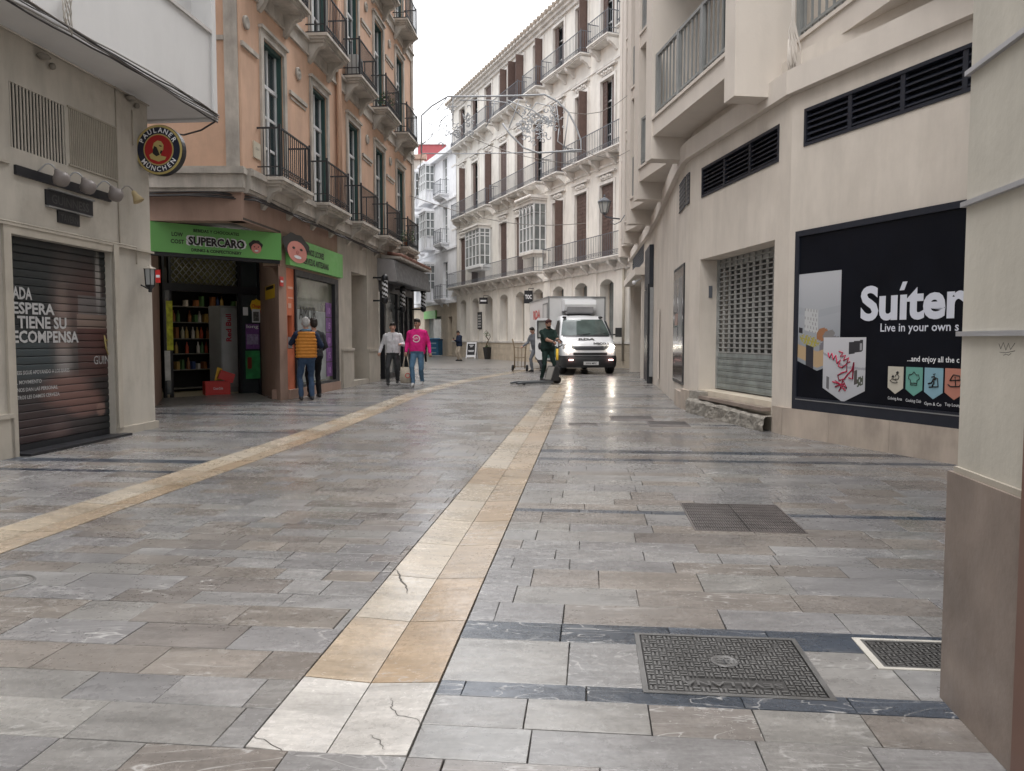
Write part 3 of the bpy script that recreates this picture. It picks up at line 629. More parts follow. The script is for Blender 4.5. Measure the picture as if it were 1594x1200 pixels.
mb = MB(); mb.fpoly(FR, [(ctr+x, rs_c.z+y) for x, y in [(-.075, .0), (-.055, .05), (-.02, .03), (0, -.02), (.02, -.07), (-.03, -.09), (-.08, -.05)]], .1182, .12); mb.fpoly(FR, [(ctr+x, rs_c.z+y) for x, y in [(.01, .06), (.05, .05), (.05, .035), (.02, .04)]], .1182, .12); mb.fpoly(FR, [(ctr+x, rs_c.z+y) for x, y in [(.035, -.01), (.06, -.02), (.04, -.06), (.02, -.05)]], .1182, .12); mb.build('head_shading', m_textk, rt)
mb = MB()
for dz in (.12, -.17): mb.box(-5.14, -5.0, 10.66, 10.72, rs_c.z+dz-.02, rs_c.z+dz+.02)
mb.build('bracket', m_black, rt)
# ================================================================== BUILDING B (orange corner building)
XB = lambda D: -6.006+.085*D
FB = Facade((XB(14.0), 14.0), (XB(28.4), 28.4)); FBF = Facade((-11.0, 13.95), (XB(14.0)-.02, 13.95))
B = empty('corner_building', (-6, 18, 0), 'orange stuccoed corner building with green-framed balcony windows and shops at street level', 'building')
jb = [FB.s_(p) for p in (416, 489, 544, 587, 619)]; S1 = jb[0]; DS = (jb[4]-jb[0])/4; WB = 1.02
cols = [S1+DS*i for i in range(5)]
FLz = [(4.28, 6.95), (7.95, 10.6), (11.55, 14.0)]
holes = [(a, a+WB, z0, z1, .21) for a in cols for z0, z1 in FLz]
ZC0, ZC1 = 3.87, 4.26
mb = MB(); wallmesh(mb, FB, 0, FB.L, ZC1-.02, 15.6, holes); mb.poly([FB.P(FB.L, 0), FB.P(FB.L, 0, -8), FB.P(FB.L, 15.6, -8), FB.P(FB.L, 15.6)])
wallmesh(mb, FBF, 0, FBF.L, ZC1-.02, 15.6, []); mb.poly([FBF.P(FBF.L, ZC1), FB.P(0, ZC1), FB.P(0, 15.6), FBF.P(FBF.L, 15.6)])
mb.poly([FBF.P(0, 15.6), FBF.P(FBF.L, 15.6), FB.P(FB.L, 15.6), FB.P(FB.L, 15.6, -8)]); mb.build('wall', m_orange, B)
def ringbox(mb, z0, z1, o, sa=0, sb=None, ln=None):   # band wrapping the corner
    mb.fbox(FB, sa, FB.L if sb is None else sb, z0, z1, 0, o); mb.fbox(FBF, 0 if ln is None else ln, FBF.L+o*.6, z0, z1, 0, o)
mb = MB(); ringbox(mb, ZC0, ZC0+.06, .10); ringbox(mb, ZC0+.06, ZC1-.09, .14); ringbox(mb, ZC1-.09, ZC1, .20); ringbox(mb, ZC1, ZC1+.04, .16)
ringbox(mb, 15.3, 15.6, .35); ringbox(mb, 15.1, 15.3, .2); mb.build('cornice', m_cornice, B)
for zt_, ttl in ((7.5, 7.86), (11.1, 11.46)):
    mb = MB(); ringbox(mb, zt_, zt_+.06, .05); ringbox(mb, zt_+.06, ttl-.06, .025); ringbox(mb, ttl-.06, ttl, .09); mb.build('string_course', m_cornice, B)
mb = MB(); mb.fbox(FBF, FBF.L-.24, FBF.L-.01, ZC1+.05, 15, 0, .05); mb.build('pilaster', m_cornice, B)
mb = MB(); mb.fbox(FBF, 0, FBF.L-.25, 6.52, 6.6, 0, .04); mb.fbox(FB, 0, S1-.24, 6.46, 6.54, 0, .045); mb.build('string_course', m_cornice, B)
mb = MB(); a = FB.L-.35; mb.fbox(FB, a, FB.L-.02, ZC1+.05, 15, 0, .05); mb.build('pilaster', m_cornice, B)
# one window, copied along the facade
def bwindow(F, a, z0, z1, par):
    W = WB; q = MB(); q.fbox(F, a, a+.05, z0, z1, -.20, -.02); q.fbox(F, a+W-.07, a+W, z0, z1, -.20, -.02); q.fbox(F, a+.05, a+W-.07, z1-.07, z1, -.20, -.02)
    win = q.build('window', m_green, par)
    f = MB(); A0, A1 = a+.05, a+W-.07; mid = (A0+A1)/2; zt = z1-.07; tr = z0+(z1-z0)*.70
    for x in (A0, mid-.045, mid+.01, A1-.05): f.fbox(F, x, x+.045, z0, tr-.03, -.15, -.10)
    f.fbox(F, A0, A1, tr-.03, tr+.04, -.15, -.09)
    for z in (z0, z0+(tr-z0)*.36, z0+(tr-z0)*.68): f.fbox(F, A0+.045, mid-.045, z, z+.05, -.145, -.105); f.fbox(F, mid+.055, A1-.05, z, z+.05, -.145, -.105)
    for x in (A0, mid-.02, A1-.04): f.fbox(F, x, x+.04, tr+.04, zt, -.15, -.10)
    f.build('window_frame', m_wwood, win)
    g = MB(); g.fbox(F, A0, A1, z0, zt, -.19, -.13); g.build('pane', m_glass, win)
    s = MB(); w = .13
    s.fbox(F, a-w, a-.002, z0, z1+w, .0, .045); s.fbox(F, a+W+.002, a+W+w, z0, z1+w, 0, .045); s.fbox(F, a, a+W, z1+.002, z1+w, 0, .045)
    s.fbox(F, a-w-.03, a+W+w+.03, z1+w, z1+w+.05, 0, .09); s.fbox(F, a-w+.05, a+W+w-.05, z1+w+.05, z1+w+.09, 0, .06); s.build('window_surround', m_cornice, win)
    return win
def balcony(F, a, W, z, par, dep=.5, m=m_cornice, mi=m_iron, hgt=.92, gap=.11, scroll=True, brk=True, ornate=.16):
    s = MB(); s.fbox(F, a, a+W, z-.06, z, 0, dep); s.fbox(F, a+.04, a+W-.04, z-.11, z-.06, 0, dep-.05); s.fbox(F, a+.09, a+W-.09, z-.16, z-.11, 0, dep-.1)
    bal = s.build('balcony', m, par)
    if brk:
        for x in (a+.14, a+W-.28):
            q = MB(); pr = [(0, z-.16), (dep-.12, z-.16), (dep-.14, z-.23), (dep-.26, z-.27), (dep*.35, z-.36), (.1, z-.5), (.03, z-.58), (0, z-.58)]
            q.prism([F.P(x, zz, o) for o, zz in pr], F.u*.14); q.build('bracket', m, bal)
    r = MB(); zt = z+hgt; o1 = dep-.05
    for s0, s1, oo in ((a+.03, a+W-.03, None),):
        for zz, h in ((zt, .03), (z+.04, .02), (z+.04+ornate, .018)):
            r.fbox(F, s0, s1, zz-h, zz, o1-.03, o1)
            r.fbox(F, s0, s0+.03, zz-h, zz, 0, o1-.03); r.fbox(F, s1-.03, s1, zz-h, zz, 0, o1-.03)
    n = max(3, round((W-.06)/gap))
    for i in range(n+1):
        x = a+.03+(W-.075)*i/n; r.fbox(F, x, x+.015, z, zt-.03, o1-.022, o1-.007)
    for i in range(1, max(2, round(o1/gap))):
        y = o1*i/max(2, round(o1/gap))
        for x in (a+.04, a+W-.055): r.fbox(F, x, x+.015, z, zt-.03, y, y+.015)
    if scroll:
        for i in range(n):
            x = a+.04+(W-.075)*(i+.5)/n; rr = min(gap, ornate)*.34
            r.tube([F.P(x+rr*math.cos(t), z+.04+ornate/2+rr*math.sin(t)*1.1, o1-.012) for t in (0, 1.05, 2.1, 3.14, 4.2, 5.25)], .007, 4, closed=True)
    for x in (a+.03, a+W-.06): r.fbox(F, x, x+.03, z, zt+.05, o1-.035, o1+.005)
    r.build('railing', mi, bal)
    return bal
w0 = bwindow(FB, cols[0], FLz[0][0], FLz[0][1], B); b0_ = balcony(FB, cols[0]-.34, WB+.68, FLz[0][0], B)
def panelset(a, z0, z1, par):   # medallion and small moulded panel between two windows
    q = MB(); M = FB.M(a, z1-.05, 0) @ Matrix.Rotation(PI/2, 4, 'X')
    q.lathe([(.001, 0), (.13, 0), (.13, .04), (.10, .055), (.085, .03), (.05, .03), (.03, .06), (.001, .07)], n=20, M=M); q.build('medallion', m_cornice, par)
    q = MB(); q.fbox(FB, a-.5, a+.5, z1-.62, z1-.54, 0, .045); q.fbox(FB, a-.46, a+.46, z1-.70, z1-.66, 0, .02); q.build('moulding', m_cornice, par)
for fl, (z0, z1) in enumerate(FLz):
    for i, a in enumerate(cols):
        if fl or i:
            off = FB.u*(a-cols[0])+Vector((0, 0, z0-FLz[0][0]))
            copyobj(w0, B, off); copyobj(b0_, B, off)
        if i < 4 and not (fl == 0 and i == 1): panelset(a+WB+(DS-WB)/2, z0, z1, B)
    q = MB(); M = FB.M(.22, z1-.02, 0) @ Matrix.Rotation(PI/2, 4, 'X'); q.lathe([(.001, 0), (.12, 0), (.12, .04), (.09, .05), (.07, .03), (.001, .04)], n=20, M=M); q.build('medallion', m_cornice, B)
# downpipes between second and third columns
mb = MB()
for k in (0, .13): x = cols[1]+WB+(DS-WB)/2+k-.1; mb.tube([FB.P(x, 4.3, .07), FB.P(x, 6.6, .07), FB.P(x, 15, .07)], .045, 8)
mb.build('downpipe', m_orange, B)
# street name plaque
s, z = FB.sz(398, 233); pq = MB(); pq.fbox(FBF, FBF.L-.0, FBF.L+.0, z, z, 0, 0) if 0 else pq.fbox(FB, s-.13, s+.17, z-.16, z+.14, .0, .025)
pq = pq.build('street_plaque', mat('cream_ceramic', (.62, .57, .46), .35), None, 'cream ceramic street name plaque beside the corner pilaster of the orange building', 'plaque')
text(FB.M(s+.02, z, .027), 'CALLE', .035, m_textk, 'lettering', pq, align='C'); text(FB.M(s+.02, z-.07, .027), 'NUEVA' if 0 else '......', .03, m_textk, 'lettering', pq, align='C')
# air conditioner on a second floor balcony
ac = empty('air_conditioner', FB.P(cols[2]+.1, 7.95, .3), 'small air conditioner unit standing on an upper balcony of the orange building', 'air conditioner')
mb = MB(); mb.fbox(FB, cols[2]-.22, cols[2]+.3, 7.98, 8.5, .08, .36); mb.build('case', mat('grey_plastic', (.38, .4, .4), .5), ac)
mb = MB(); M = FB.M(cols[2]+.02, 8.24, .365) @ Matrix.Rotation(PI/2, 4, 'X'); mb.lathe([(.19, 0), (.19, .012), (.17, .012), (.17, .004), (.03, .004)], n=20, M=M); mb.build('fan_grille', m_irong, ac)
# plants on balconies
def leafball(c, r, n, m, name, parent=None, squash=1.0, size=.05, **kw):
    mb = MB(); R = random.Random(int(abs(c[0]*91+c[1]*37+n)))
    for i in range(n):
        d = Vector((R.gauss(0, 1), R.gauss(0, 1), R.gauss(0, 1))).normalized()*r*R.uniform(.35, 1.05); d.z *= squash
        p = Vector(c)+d; a = Vector((R.uniform(-1, 1), R.uniform(-1, 1), R.uniform(-1, 1))).normalized(); b = a.cross(Vector((R.uniform(-1, 1), R.uniform(-1, 1), 1))).normalized(); l = size*R.uniform(.6, 1.3)
        mb.poly([p-a*l, p+b*l*.4, p+a*l, p-b*l*.4])
    return mb.build(name, m, parent, **kw)
m_leaf = mat('leaf_green', (.05, .11, .035), .6, var=.4, scale=20, bump=0)
m_flow = mat('pale_flowers', (.6, .62, .58), .7, var=.3, scale=30, bump=0)
for (i, fl, lab) in ((4, 0, 'pot of pale flowers on the low end balcony above the barber shop'), (3, 1, 'potted green plant on an upper balcony of the orange building')):
    a = cols[i]+.3; z = FLz[fl][0]; p = empty('balcony_plant', FB.P(a, z+.02, .3), lab, 'plant')
    mb = MB(); mb.lathe([(.09, 0), (.13, .2), (.14, .2)], FB.P(a, z+.01, .3), 12); mb.build('pot', mat('terracotta', (.3, .12, .07), .8), p)
    leafball(FB.P(a, z+.38, .3), .26, 160, m_leaf, 'leaves', p, kind='stuff')
    if fl == 0: leafball(FB.P(a, z+.4, .32), .3, 70, m_flow, 'flowers', p, size=.035, kind='stuff')
# ---- street level of building B
PL = Vector((-6.5, 14.0, 0)); PR = Vector((-4.68, 15.6, 0)); FS = Facade(PL.xy, PR.xy)
FD = Facade((-7.25, 15.95), (-5.87, 17.6))     # door plane deep in the corner
sL = FB.s_(437.5); zl_ = 3.37
s_sg2 = (FB.s_(446), FB.s_(529)); sw0, sw1 = FB.s_(447.5), FB.s_(527); sp1 = FB.s_(548); sp2 = FB.s_(572); sp3 = FB.s_(590)
mb = MB(); mb.fbox(FB, 0, sL, zl_, ZC0, -.3, .0); mb.fbox(FBF, 3.9, FBF.L, zl_, ZC0, -.3, .0)
mb.poly([FBF.P(FBF.L, zl_, 0), FB.P(0, zl_, 0), FB.P(0, ZC0, 0), FBF.P(FBF.L, ZC0, 0)]); mb.build('lintel', m_brown, B)
# soffit over the recess
mb = MB(); mb.prism([(-7.6, 13.98, zl_+.02), (XB(14), 13.98, zl_+.02), (XB(15.75), 15.7, zl_+.02), (-5.7, 18.2, zl_+.02), (-7.6, 16.2, zl_+.02)], (0, 0, .04)); mb.build('soffit', mat('dark_soffit', (.09, .075, .065), .8), B)
# left pier and right pier
mb = MB(); q = gp(255, 622); mb.prism([(-11, 14, 0), (-6.52, 14, 0), (-7.24, 15.9, 0), (-11, 15.9, 0)], (0, 0, zl_)); mb.build('pier', m_brown, B)
mb = MB(); pr = FB.P(sw0-.02); mb.prism([(-4.70, 15.62, 0), (pr.x, pr.y, 0), (-5.2, 18.2, 0), (-5.86, 17.92, 0)], (0, 0, zl_)); mb.build('pier', m_brown, B)
pyx = FB.P(sw0, 0, -.0)
mb = MB(); mb.fbox(FB, sL+.001, sw1, 2.73, ZC0, -.35, .0); mb.build('shop_wall', m_brown, B); mb = MB(); mb.fbox(FB, sw0, sw1, 0, .2, -.35, .04); mb.build('shop_wall', m_brown, B)
mb = MB(); mb.fbox(FB, sw1, sp1, 0, ZC0, -.5, .0); mb.fbox(FB, sw1+.25, sp1, 0, .95, 0, .05); mb.fbox(FB, sw1+.22, sp1+.02, .95, 1.02, 0, .07); mb.build('pier', m_pstone, B)
mb = MB(); mb.fbox(FB, sp2, sp3, 0, ZC0, -.5, .0); mb.fbox(FB, sp2, sp3-.1, 0, .9, 0, .05); mb.fbox(FB, sp2-.02, sp3-.08, .9, .97, 0, .07); mb.build('pier', m_pstone, B)
mb = MB(); mb.fbox(FB, sp1, sp2, 3.05, ZC0, -.5, -.02); mb.build('door_lintel', m_pstone, B); mb = MB(); mb.fbox(FB, sp1, sp2, 0, .13, -.6, .03); mb.build('door_step', m_pstone, B)
mb = MB(); mb.fbox(FB, sp1+.05, sp1+.75, .13, 3.05, -.62, -.52); d_ = mb.build('door', mat('dark_timber_door', (.05, .035, .03), .6), B)
mb = MB(); mb.fbox(FB, sp1+.75, sp2, .13, 3.05, -.66, -.50); mb.build('door_reveal', m_pstone, B)
mb = MB(); mb.fbox(FB, sp3, FB.L, 3.4, ZC0, -.5, -.02); mb.poly([FB.P(FB.L-.02, 0, 0), FB.P(FB.L-.02, 0, -8), FB.P(FB.L-.02, 4, -8), FB.P(FB.L-.02, 4)]); mb.build('shop_wall', m_pstone, B)
# cable swag under the cornice
mb = MB()
for k in range(4):
    P = [FBF.P(FBF.L-1.9+.5*j, ZC0-.03-.02*k+rnd.uniform(-.02, .02), .1+.02*k) for j in range(4)]+[FB.P(.15+.8*j, ZC0-.03-.025*k+rnd.uniform(-.025, .025), .12+.02*k) for j in range(12)]
    mb.tube(P, .014, 5)
mb.build('cables', m_cableb, B, kind='stuff')
# ---- shop interior
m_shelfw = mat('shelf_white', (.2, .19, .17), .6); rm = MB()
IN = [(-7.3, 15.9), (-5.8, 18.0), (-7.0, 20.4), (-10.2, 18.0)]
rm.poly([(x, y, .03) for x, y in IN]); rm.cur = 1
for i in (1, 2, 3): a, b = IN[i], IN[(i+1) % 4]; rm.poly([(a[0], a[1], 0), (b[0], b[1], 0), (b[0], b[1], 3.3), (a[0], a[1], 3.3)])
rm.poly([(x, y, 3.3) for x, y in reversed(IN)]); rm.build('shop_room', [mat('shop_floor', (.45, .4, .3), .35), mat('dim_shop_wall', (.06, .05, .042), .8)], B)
FI = Facade((-8.4, 17.3), (-6.75, 19.6))     # shelf plane
shf = empty('shop_shelving', FI.P(1, 0, 0), 'dark shelving full of bottles and packets seen through the open shop door', 'shelves')
i0, i1 = FI.s_(272, .0), FI.s_(345, .0)
mb = MB()
for z in (.12, .55, .92, 1.27, 1.65, 2.02, 2.4): mb.fbox(FI, i0-.3, i1+.5, z-.02, z, 0, .32)
mb.build('shelf_board', m_shelfw, shf, kind='stuff')
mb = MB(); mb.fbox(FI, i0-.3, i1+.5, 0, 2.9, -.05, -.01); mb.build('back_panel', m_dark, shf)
pal = [((.5, .08, .04), 'red'), ((.45, .30, .1), 'amber'), ((.55, .5, .38), 'cream'), ((.1, .2, .08), 'green'), ((.3, .12, .05), 'brown'), ((.05, .08, .2), 'blue'), ((.6, .55, .5), 'white')]
SHN = {.55: 'lowest stocked', .92: 'second lowest', 1.27: 'middle', 1.65: 'second highest', 2.02: 'highest'}; bottle = MB(); bottle.lathe([(.036, 0), (.038, .02), (.038, .17), (.014, .23), (.014, .28)], n=8)
for z in (.55, .92, 1.27, 1.65, 2.02):
    x = i0-.25
    while x < i1+.4:
        c, nm = rnd.choice(pal); mm = mat('pack_'+nm, c, .4, bump=0); bt = rnd.random() < .5
        if rnd.random() < .25: x += .15; continue
        q = MB(); p = FI.P(x, z+.001, .22)
        if bt: q.lathe([(.04, 0), (.042, .02), (.042, .16), (.016, .22), (.016, .27)], p, 8)
        else: w_ = rnd.uniform(.05, .09); h_ = rnd.uniform(.12, .26); q.fbox(FI, x-w_/2, x+w_/2, z+.001, z+h_, .14, .28)
        q.build('bottle' if bt else 'packet', mm, None, f"{nm} {'bottle' if bt else 'packet'} on the {SHN[z]} shelf inside the shop door", 'bottle' if bt else 'packet', 'bottles on the shop shelves' if bt else 'packets on the shop shelves')
        x += rnd.uniform(.1, .17)
# lamp tube under the entrance soffit
lp = MB(); M = Matrix.Translation((-5.6, 15.6, 3.3)) @ Matrix.Rotation(.7, 4, 'Z'); lp.box(-.4, .4, -.04, .04, -.03, .03, M); lp.build('tube_lamp', mat('lit_tube', (.8, .8, .8), .5, bump=0, emit=(1, .97, .9, 2.5)), None, 'short white tube lamp under the soffit above the shop sign', 'lamp')
lp = MB(); M = Matrix.Translation((-7.3, 17.6, 3.24)) @ Matrix.Rotation(.9, 4, 'Z'); lp.box(-.6, .6, -.08, .08, -.03, .03, M); lp.build('ceiling_lamp', mat('lit_ceiling', (.8, .8, .8), .5, bump=0, emit=(1, .88, .68, 2.2)), None, 'ceiling lamp inside the drinks shop above the shelves', 'lamp')
# door frame, transom lattice, leaves
df = empty('shop_front', FD.P(1, 0), 'black framed shop front with roller lattice, open glass door and stickers', 'shop front')
d0, d1, d2, d3 = FD.s_(254), FD.s_(268), FD.s_(373), FD.s_(405); zt1 = FD.sz(373, 403)[1]; zt0 = 2.42
mb = MB(); mb.fbox(FD, d0, d3, zt1, 3.3, -.1, 0); mb.fbox(FD, d0, d3, 2.26, 2.42, -.06, .03); mb.fbox(FD, d1-.05, d1, 0, zt1, -.06, .02); mb.fbox(FD, d2-.02, d2+.05, 0, zt1, -.06, .02); mb.fbox(FD, d0, d0+.05, 0, zt1, -.06, .02); mb.fbox(FD, d3-.05, d3, 0, zt1, -.06, .02); mb.build('frame', m_black, df)
lat = MB(); L0, L1, q0, q1 = d1, d2-.02, 2.43, zt1-.01; n = 11
for i in range(-3, n+1):
    for sg_ in (1, -1):
        x0 = L0+(L1-L0)*i/n; dx = (q1-q0)*.9; a_, b_ = (x0, x0+dx) if sg_ > 0 else (x0+dx, x0)
        pa, pb = (a_, q0), (b_, q1)
        def clip(p, r):
            t = 0 if p[0] >= L0 and p[0] <= L1 else None
            if t == 0: return p
            lim = L0 if p[0] < L0 else L1; k = (lim-p[0])/(r[0]-p[0]); return (lim, p[1]+(r[1]-p[1])*k)
        if max(a_, b_) <= L0 or min(a_, b_) >= L1: continue
        pa, pb = clip(pa, pb), clip(pb, pa); lat.tube([FD.P(pa[0], pa[1], -.02), FD.P(pb[0], pb[1], -.02)], .011, 4)
lat.build('roller_lattice', m_grey, df)
mb = MB(); mb.fbox(FD, L0, L1, 2.43, zt1, -.09, -.07); mb.build("lattice_backing", mat('olive_glass', (.14, .13, .06), .2, bump=0), df)
mb = MB(); mb.fbox(FD, d2+.05, d3-.05, 0, 2.26, -.04, -.02); mb.fbox(FD, d2+.05, d3-.05, 2.42, zt1, -.04, -.02); mb.build('glass_leaf', m_glass, df)
mb = MB(); mb.fbox(FD, d0+.05, d1-.05, 0.1, 2.26, -.0, .02); mb.build('open_door', m_glass, df)
def sticker(F, px0, py0, px1, py1, o, m, par, name='sticker', th=.003, shape=None):
    (a, z), (b, y) = F.sz(px0, py0, o), F.sz(px1, py1, o); mb = MB(); z0, z1 = min(z, y), max(z, y)
    if shape: mb.fpoly(F, [(a+(b-a)*u, z0+(z1-z0)*v) for u, v in shape], o, o+th)
    else: mb.fbox(F, a, b, z0, z1, o, o+th)
    return mb.build(name, m, par), a, b, z0, z1
st = sticker(FD, 258, 468, 270, 545, .021, mat('yellow_green_print', (.42, .44, .03), .5, var=.5, scale=9, bump=0), df)
sticker(FD, 256, 546, 266, 592, .021, mat('poster_white', (.5, .5, .48), .6, var=.2, scale=8, bump=0), df)
sticker(FD, 378, 478, 386, 491, .022, m_textw, df)
st = sticker(FD, 389, 464, 409, 488, .03, m_yel, df, shape=[(.1, .2), (0, .5), (.15, .85), (.4, .9), (.5, 1), (.62, .9), (.9, .85), (1, .5), (.9, .2), (.5, 0)])
text(FD.M((st[1]+st[2])/2, st[3]+.13, .034), 'Chupa', .07, mat('red_ink', (.5, .02, .02), .5, bump=0), 'lettering', df, wdt=(st[2]-st[1])*.8, bold=.03, align='C'); text(FD.M((st[1]+st[2])/2, st[3]+.03, .034), 'Chups', .06, MT['red_ink'], 'lettering', df, wdt=(st[2]-st[1])*.7, bold=.03, align='C')
sticker(FD, 392, 481, 405, 502, .035, m_textw, df); sticker(FD, 394, 485, 403, 500, .039, mat('bw_print', (.12, .12, .12), .5, var=.9, scale=22, bump=0), df)
st = sticker(FD, 382, 504, 404, 543, .022, m_purp, df, 'poster'); text(FD.M((st[1]+st[2])/2, st[4]-.09, .026), 'long', .07, m_textw, 'lettering', df, wdt=.3, bold=.02, align='C'); sticker(FD, 384, 520, 402, 536, .026, mat('lilac_print', (.3, .25, .4), .5, var=.4, scale=20, bump=0), df)
st = sticker(FD, 382, 546, 405, 589, .022, mat('green_poster', (.04, .26, .09), .5, var=.4, scale=6, bump=0), df, 'poster'); sticker(FD, 385, 556, 392, 574, .026, mat('can_print', (.2, .03, .02), .4, bump=0), df, shape=[(0, .05), (0, .95), (.2, 1), (.8, 1), (1, .95), (1, .05), (.8, 0), (.2, 0)])
# floor ramp
mb = MB(); mb.prism([(-6.5, 14.25, .004), (-4.9, 15.75, .004), (-5.87, 17.6, .03), (-7.24, 15.95, .03)], (0, 0, .004)); mb.build('entrance_ramp', mat('ramp_grey', (.17, .165, .16), .35, var=.2), pave)
# fridge with red lettering
FRG = Facade((-6.93, 17.35), (-6.42, 18.0)); 
fr = empty('drinks_fridge', FRG.P(.3, 0, -.3), 'tall pale grey drinks fridge with red vertical lettering inside the shop door', 'fridge')
f0, f1 = FRG.s_(344), FRG.s_(372); zft = FRG.sz(358, 476)[1]; mb = MB(); mb.fbox(FRG, f0, f1, .03, zft, -.5, 0); mb.build('cabinet', mat('fridge_grey', (.30, .31, .32), .45), fr)
mb = MB(); mb.fbox(FRG, f0+.02, f1-.02, .15, zft-.05, 0, .015); mb.build('side_panel', mat('fridge_panel', (.42, .43, .44), .4), fr)
M = FRG.M((f0+f1)/2+.02, 1.2, .018) @ Matrix.Rotation(-PI/2, 4, 'Y'); text(M, 'Red Bull', .13, mat('crimson_ink', (.42, .02, .05), .5, bump=0), 'lettering', fr, wdt=.63, bold=.03)
# red crates and a yellow-red display on the floor
crp = gp(352, 606); 
def crate(c, w, d, h, rot, label, m):
    r = empty('plastic_crate', c, label, 'crate', 'crates'); M = Matrix.Translation(c) @ Matrix.Rotation(rot, 4, 'Z'); mb = MB(); t = .02
    mb.box(-w/2, w/2, -d/2, d/2, 0, t, M); mb.box(-w/2, w/2, -d/2, -d/2+t, t, h, M); mb.box(-w/2, w/2, d/2-t, d/2, t, h, M); mb.box(-w/2, -w/2+t, -d/2+t, d/2-t, t, h, M); mb.box(w/2-t, w/2, -d/2+t, d/2-t, t, h, M)
    mb.box(-w/2-.012, w/2+.012, -d/2-.012, -d/2, h-.03, h, M); mb.build('body', m, r); return r, M
r_, M = crate(Vector((-6.55, 17.05, .02)), .52, .36, .3, .55, 'red plastic drinks crate standing on the floor of the shop doorway', m_red); 
text(M @ Matrix.Translation((0, -.195, .13)), 'Coca-Cola', .05, m_textw, 'lettering', r_, wdt=.2, align='C', bold=.01)
mb = MB(); M2 = Matrix.Translation((-6.42, 17.2, .33)) @ Matrix.Rotation(.5, 4, 'Z') @ Matrix.Rotation(.35, 4, 'Y'); mb.box(-.16, .16, -.1, .1, 0, .2, M2)
mb.build('folded_crate', m_red, None, 'tilted red box lying on top of the red crate in the doorway', 'box')
mb = MB(); mb.prism([(-.17, 0, 0), (.02, 0, 0), (.0, 0, .26), (-.1, 0, .3)], (0, .02, 0), Matrix.Translation((-6.5, 17.28, .33)) @ Matrix.Rotation(.5, 4, 'Z')); mb.build('price_card', m_yel, None, 'yellow card leaning behind the tilted red box in the doorway', 'card')
# green shop signs
s1 = empty('shop_sign', FS.P(1.2, 3.1), 'bright green fascia sign reading SUPERCARO over the corner entrance', 'sign')
mb = MB(); mb.fbox(FS, -.02, FS.L+.02, 2.83, 3.36, .0, .08); mb.build('sign_board', m_sgreen, s1)
mb = MB(); mb.fbox(FS, -.05, FS.L+.0, 2.76, 2.829, -.05, .05); mb.build('underside', m_black, s1)
def onsign(F, px, py): return F.sz(px, py, .08)
sc = FS.s_(341, .08); 
text(FS.M(sc, 3.0, .086), 'SUPERCARO', .15, m_textw, 'lettering_outline', s1, wdt=1.14, bold=.09, align='C'); text(FS.M(sc, 3.0, .092), 'SUPERCARO', .14, m_textk, 'lettering', s1, wdt=1.06, bold=.045, align='C')
text(FS.M(sc, 3.235, .083), 'BEBIDAS Y CHOCOLATES', .055, m_textk, 'lettering', s1, wdt=.86, bold=.03, align='C'); text(FS.M(sc, 2.875, .083), 'DRINKS & CONFECTIONERY', .055, m_textk, 'lettering', s1, wdt=.95, bold=.03, align='C')
sc2 = FS.s_(280, .08); text(FS.M(sc2, 3.13, .083), 'LOW', .07, m_textk, 'lettering', s1, wdt=.2, bold=.03, align='C'); text(FS.M(sc2, 3.0, .083), 'COST', .07, m_textk, 'lettering', s1, wdt=.24, bold=.03, align='C')
def face_logo(F, s, z, r, o, par, kx=1):
    def el(cx, cy, rx, ry, m, oo, n=20, nm='logo', wob=0):
        mb = MB(); mb.fpoly(F, [(s+kx*cx*r+kx*rx*r*(1+wob*math.sin(5*t))*math.cos(t), z+cy*r+ry*r*(1+wob*math.sin(7*t))*math.sin(t)) for t in [2*PI*k/n for k in range(n)]], o+oo, o+oo+.004); mb.build(nm, m, par)
    el(0, .25, 1.05, .85, m_textk, .003, 28, 'hair_shape', .08); el(.05, -.15, .78, .75, mat('pink_ink', (.62, .24, .2), .5, bump=0, var=.05), .009, 20, 'face_shape')
    for x in (-.25, .35): el(x, .08, .11, .08, m_textk, .015, 10, 'eye')
    el(.05, -.5, .3, .12, m_textw, .015, 12, 'mouth'); el(.05, -.17, .12, .14, mat('dark_pink_ink', (.5, .15, .13), .5, bump=0), .015, 12, 'nose')
face_logo(FS, FS.s_(401, .08), 3.04, .13, .08, s1)
s2 = empty('shop_sign', FB.P(sum(s_sg2)/2, 3.05), 'green fascia sign for wines, liquors and craft beers on the long street side', 'sign')
mb = MB(); mb.fbox(FB, s_sg2[0], s_sg2[1], 2.78, 3.36, .01, .1); mb.build('sign_board', m_sgreen, s2)
tc, tz = FB.sz(494, 396, .1); q5 = [FB.s_(x, .1) for x in (479, 506, 473, 513)]; text(FB.M(q5[0], 3.09, .103), 'VINOS LICORES', .13, m_textk, 'lettering', s2, wdt=q5[1]-q5[0], bold=.03); text(FB.M(q5[2], 2.88, .103), 'CERVEZAS ARTESANAS', .13, m_textk, 'lettering', s2, wdt=q5[3]-q5[2], bold=.03)
face_logo(FB, FB.s_(463.5, .1), 3.12, .30, .1, s2, 2.4)
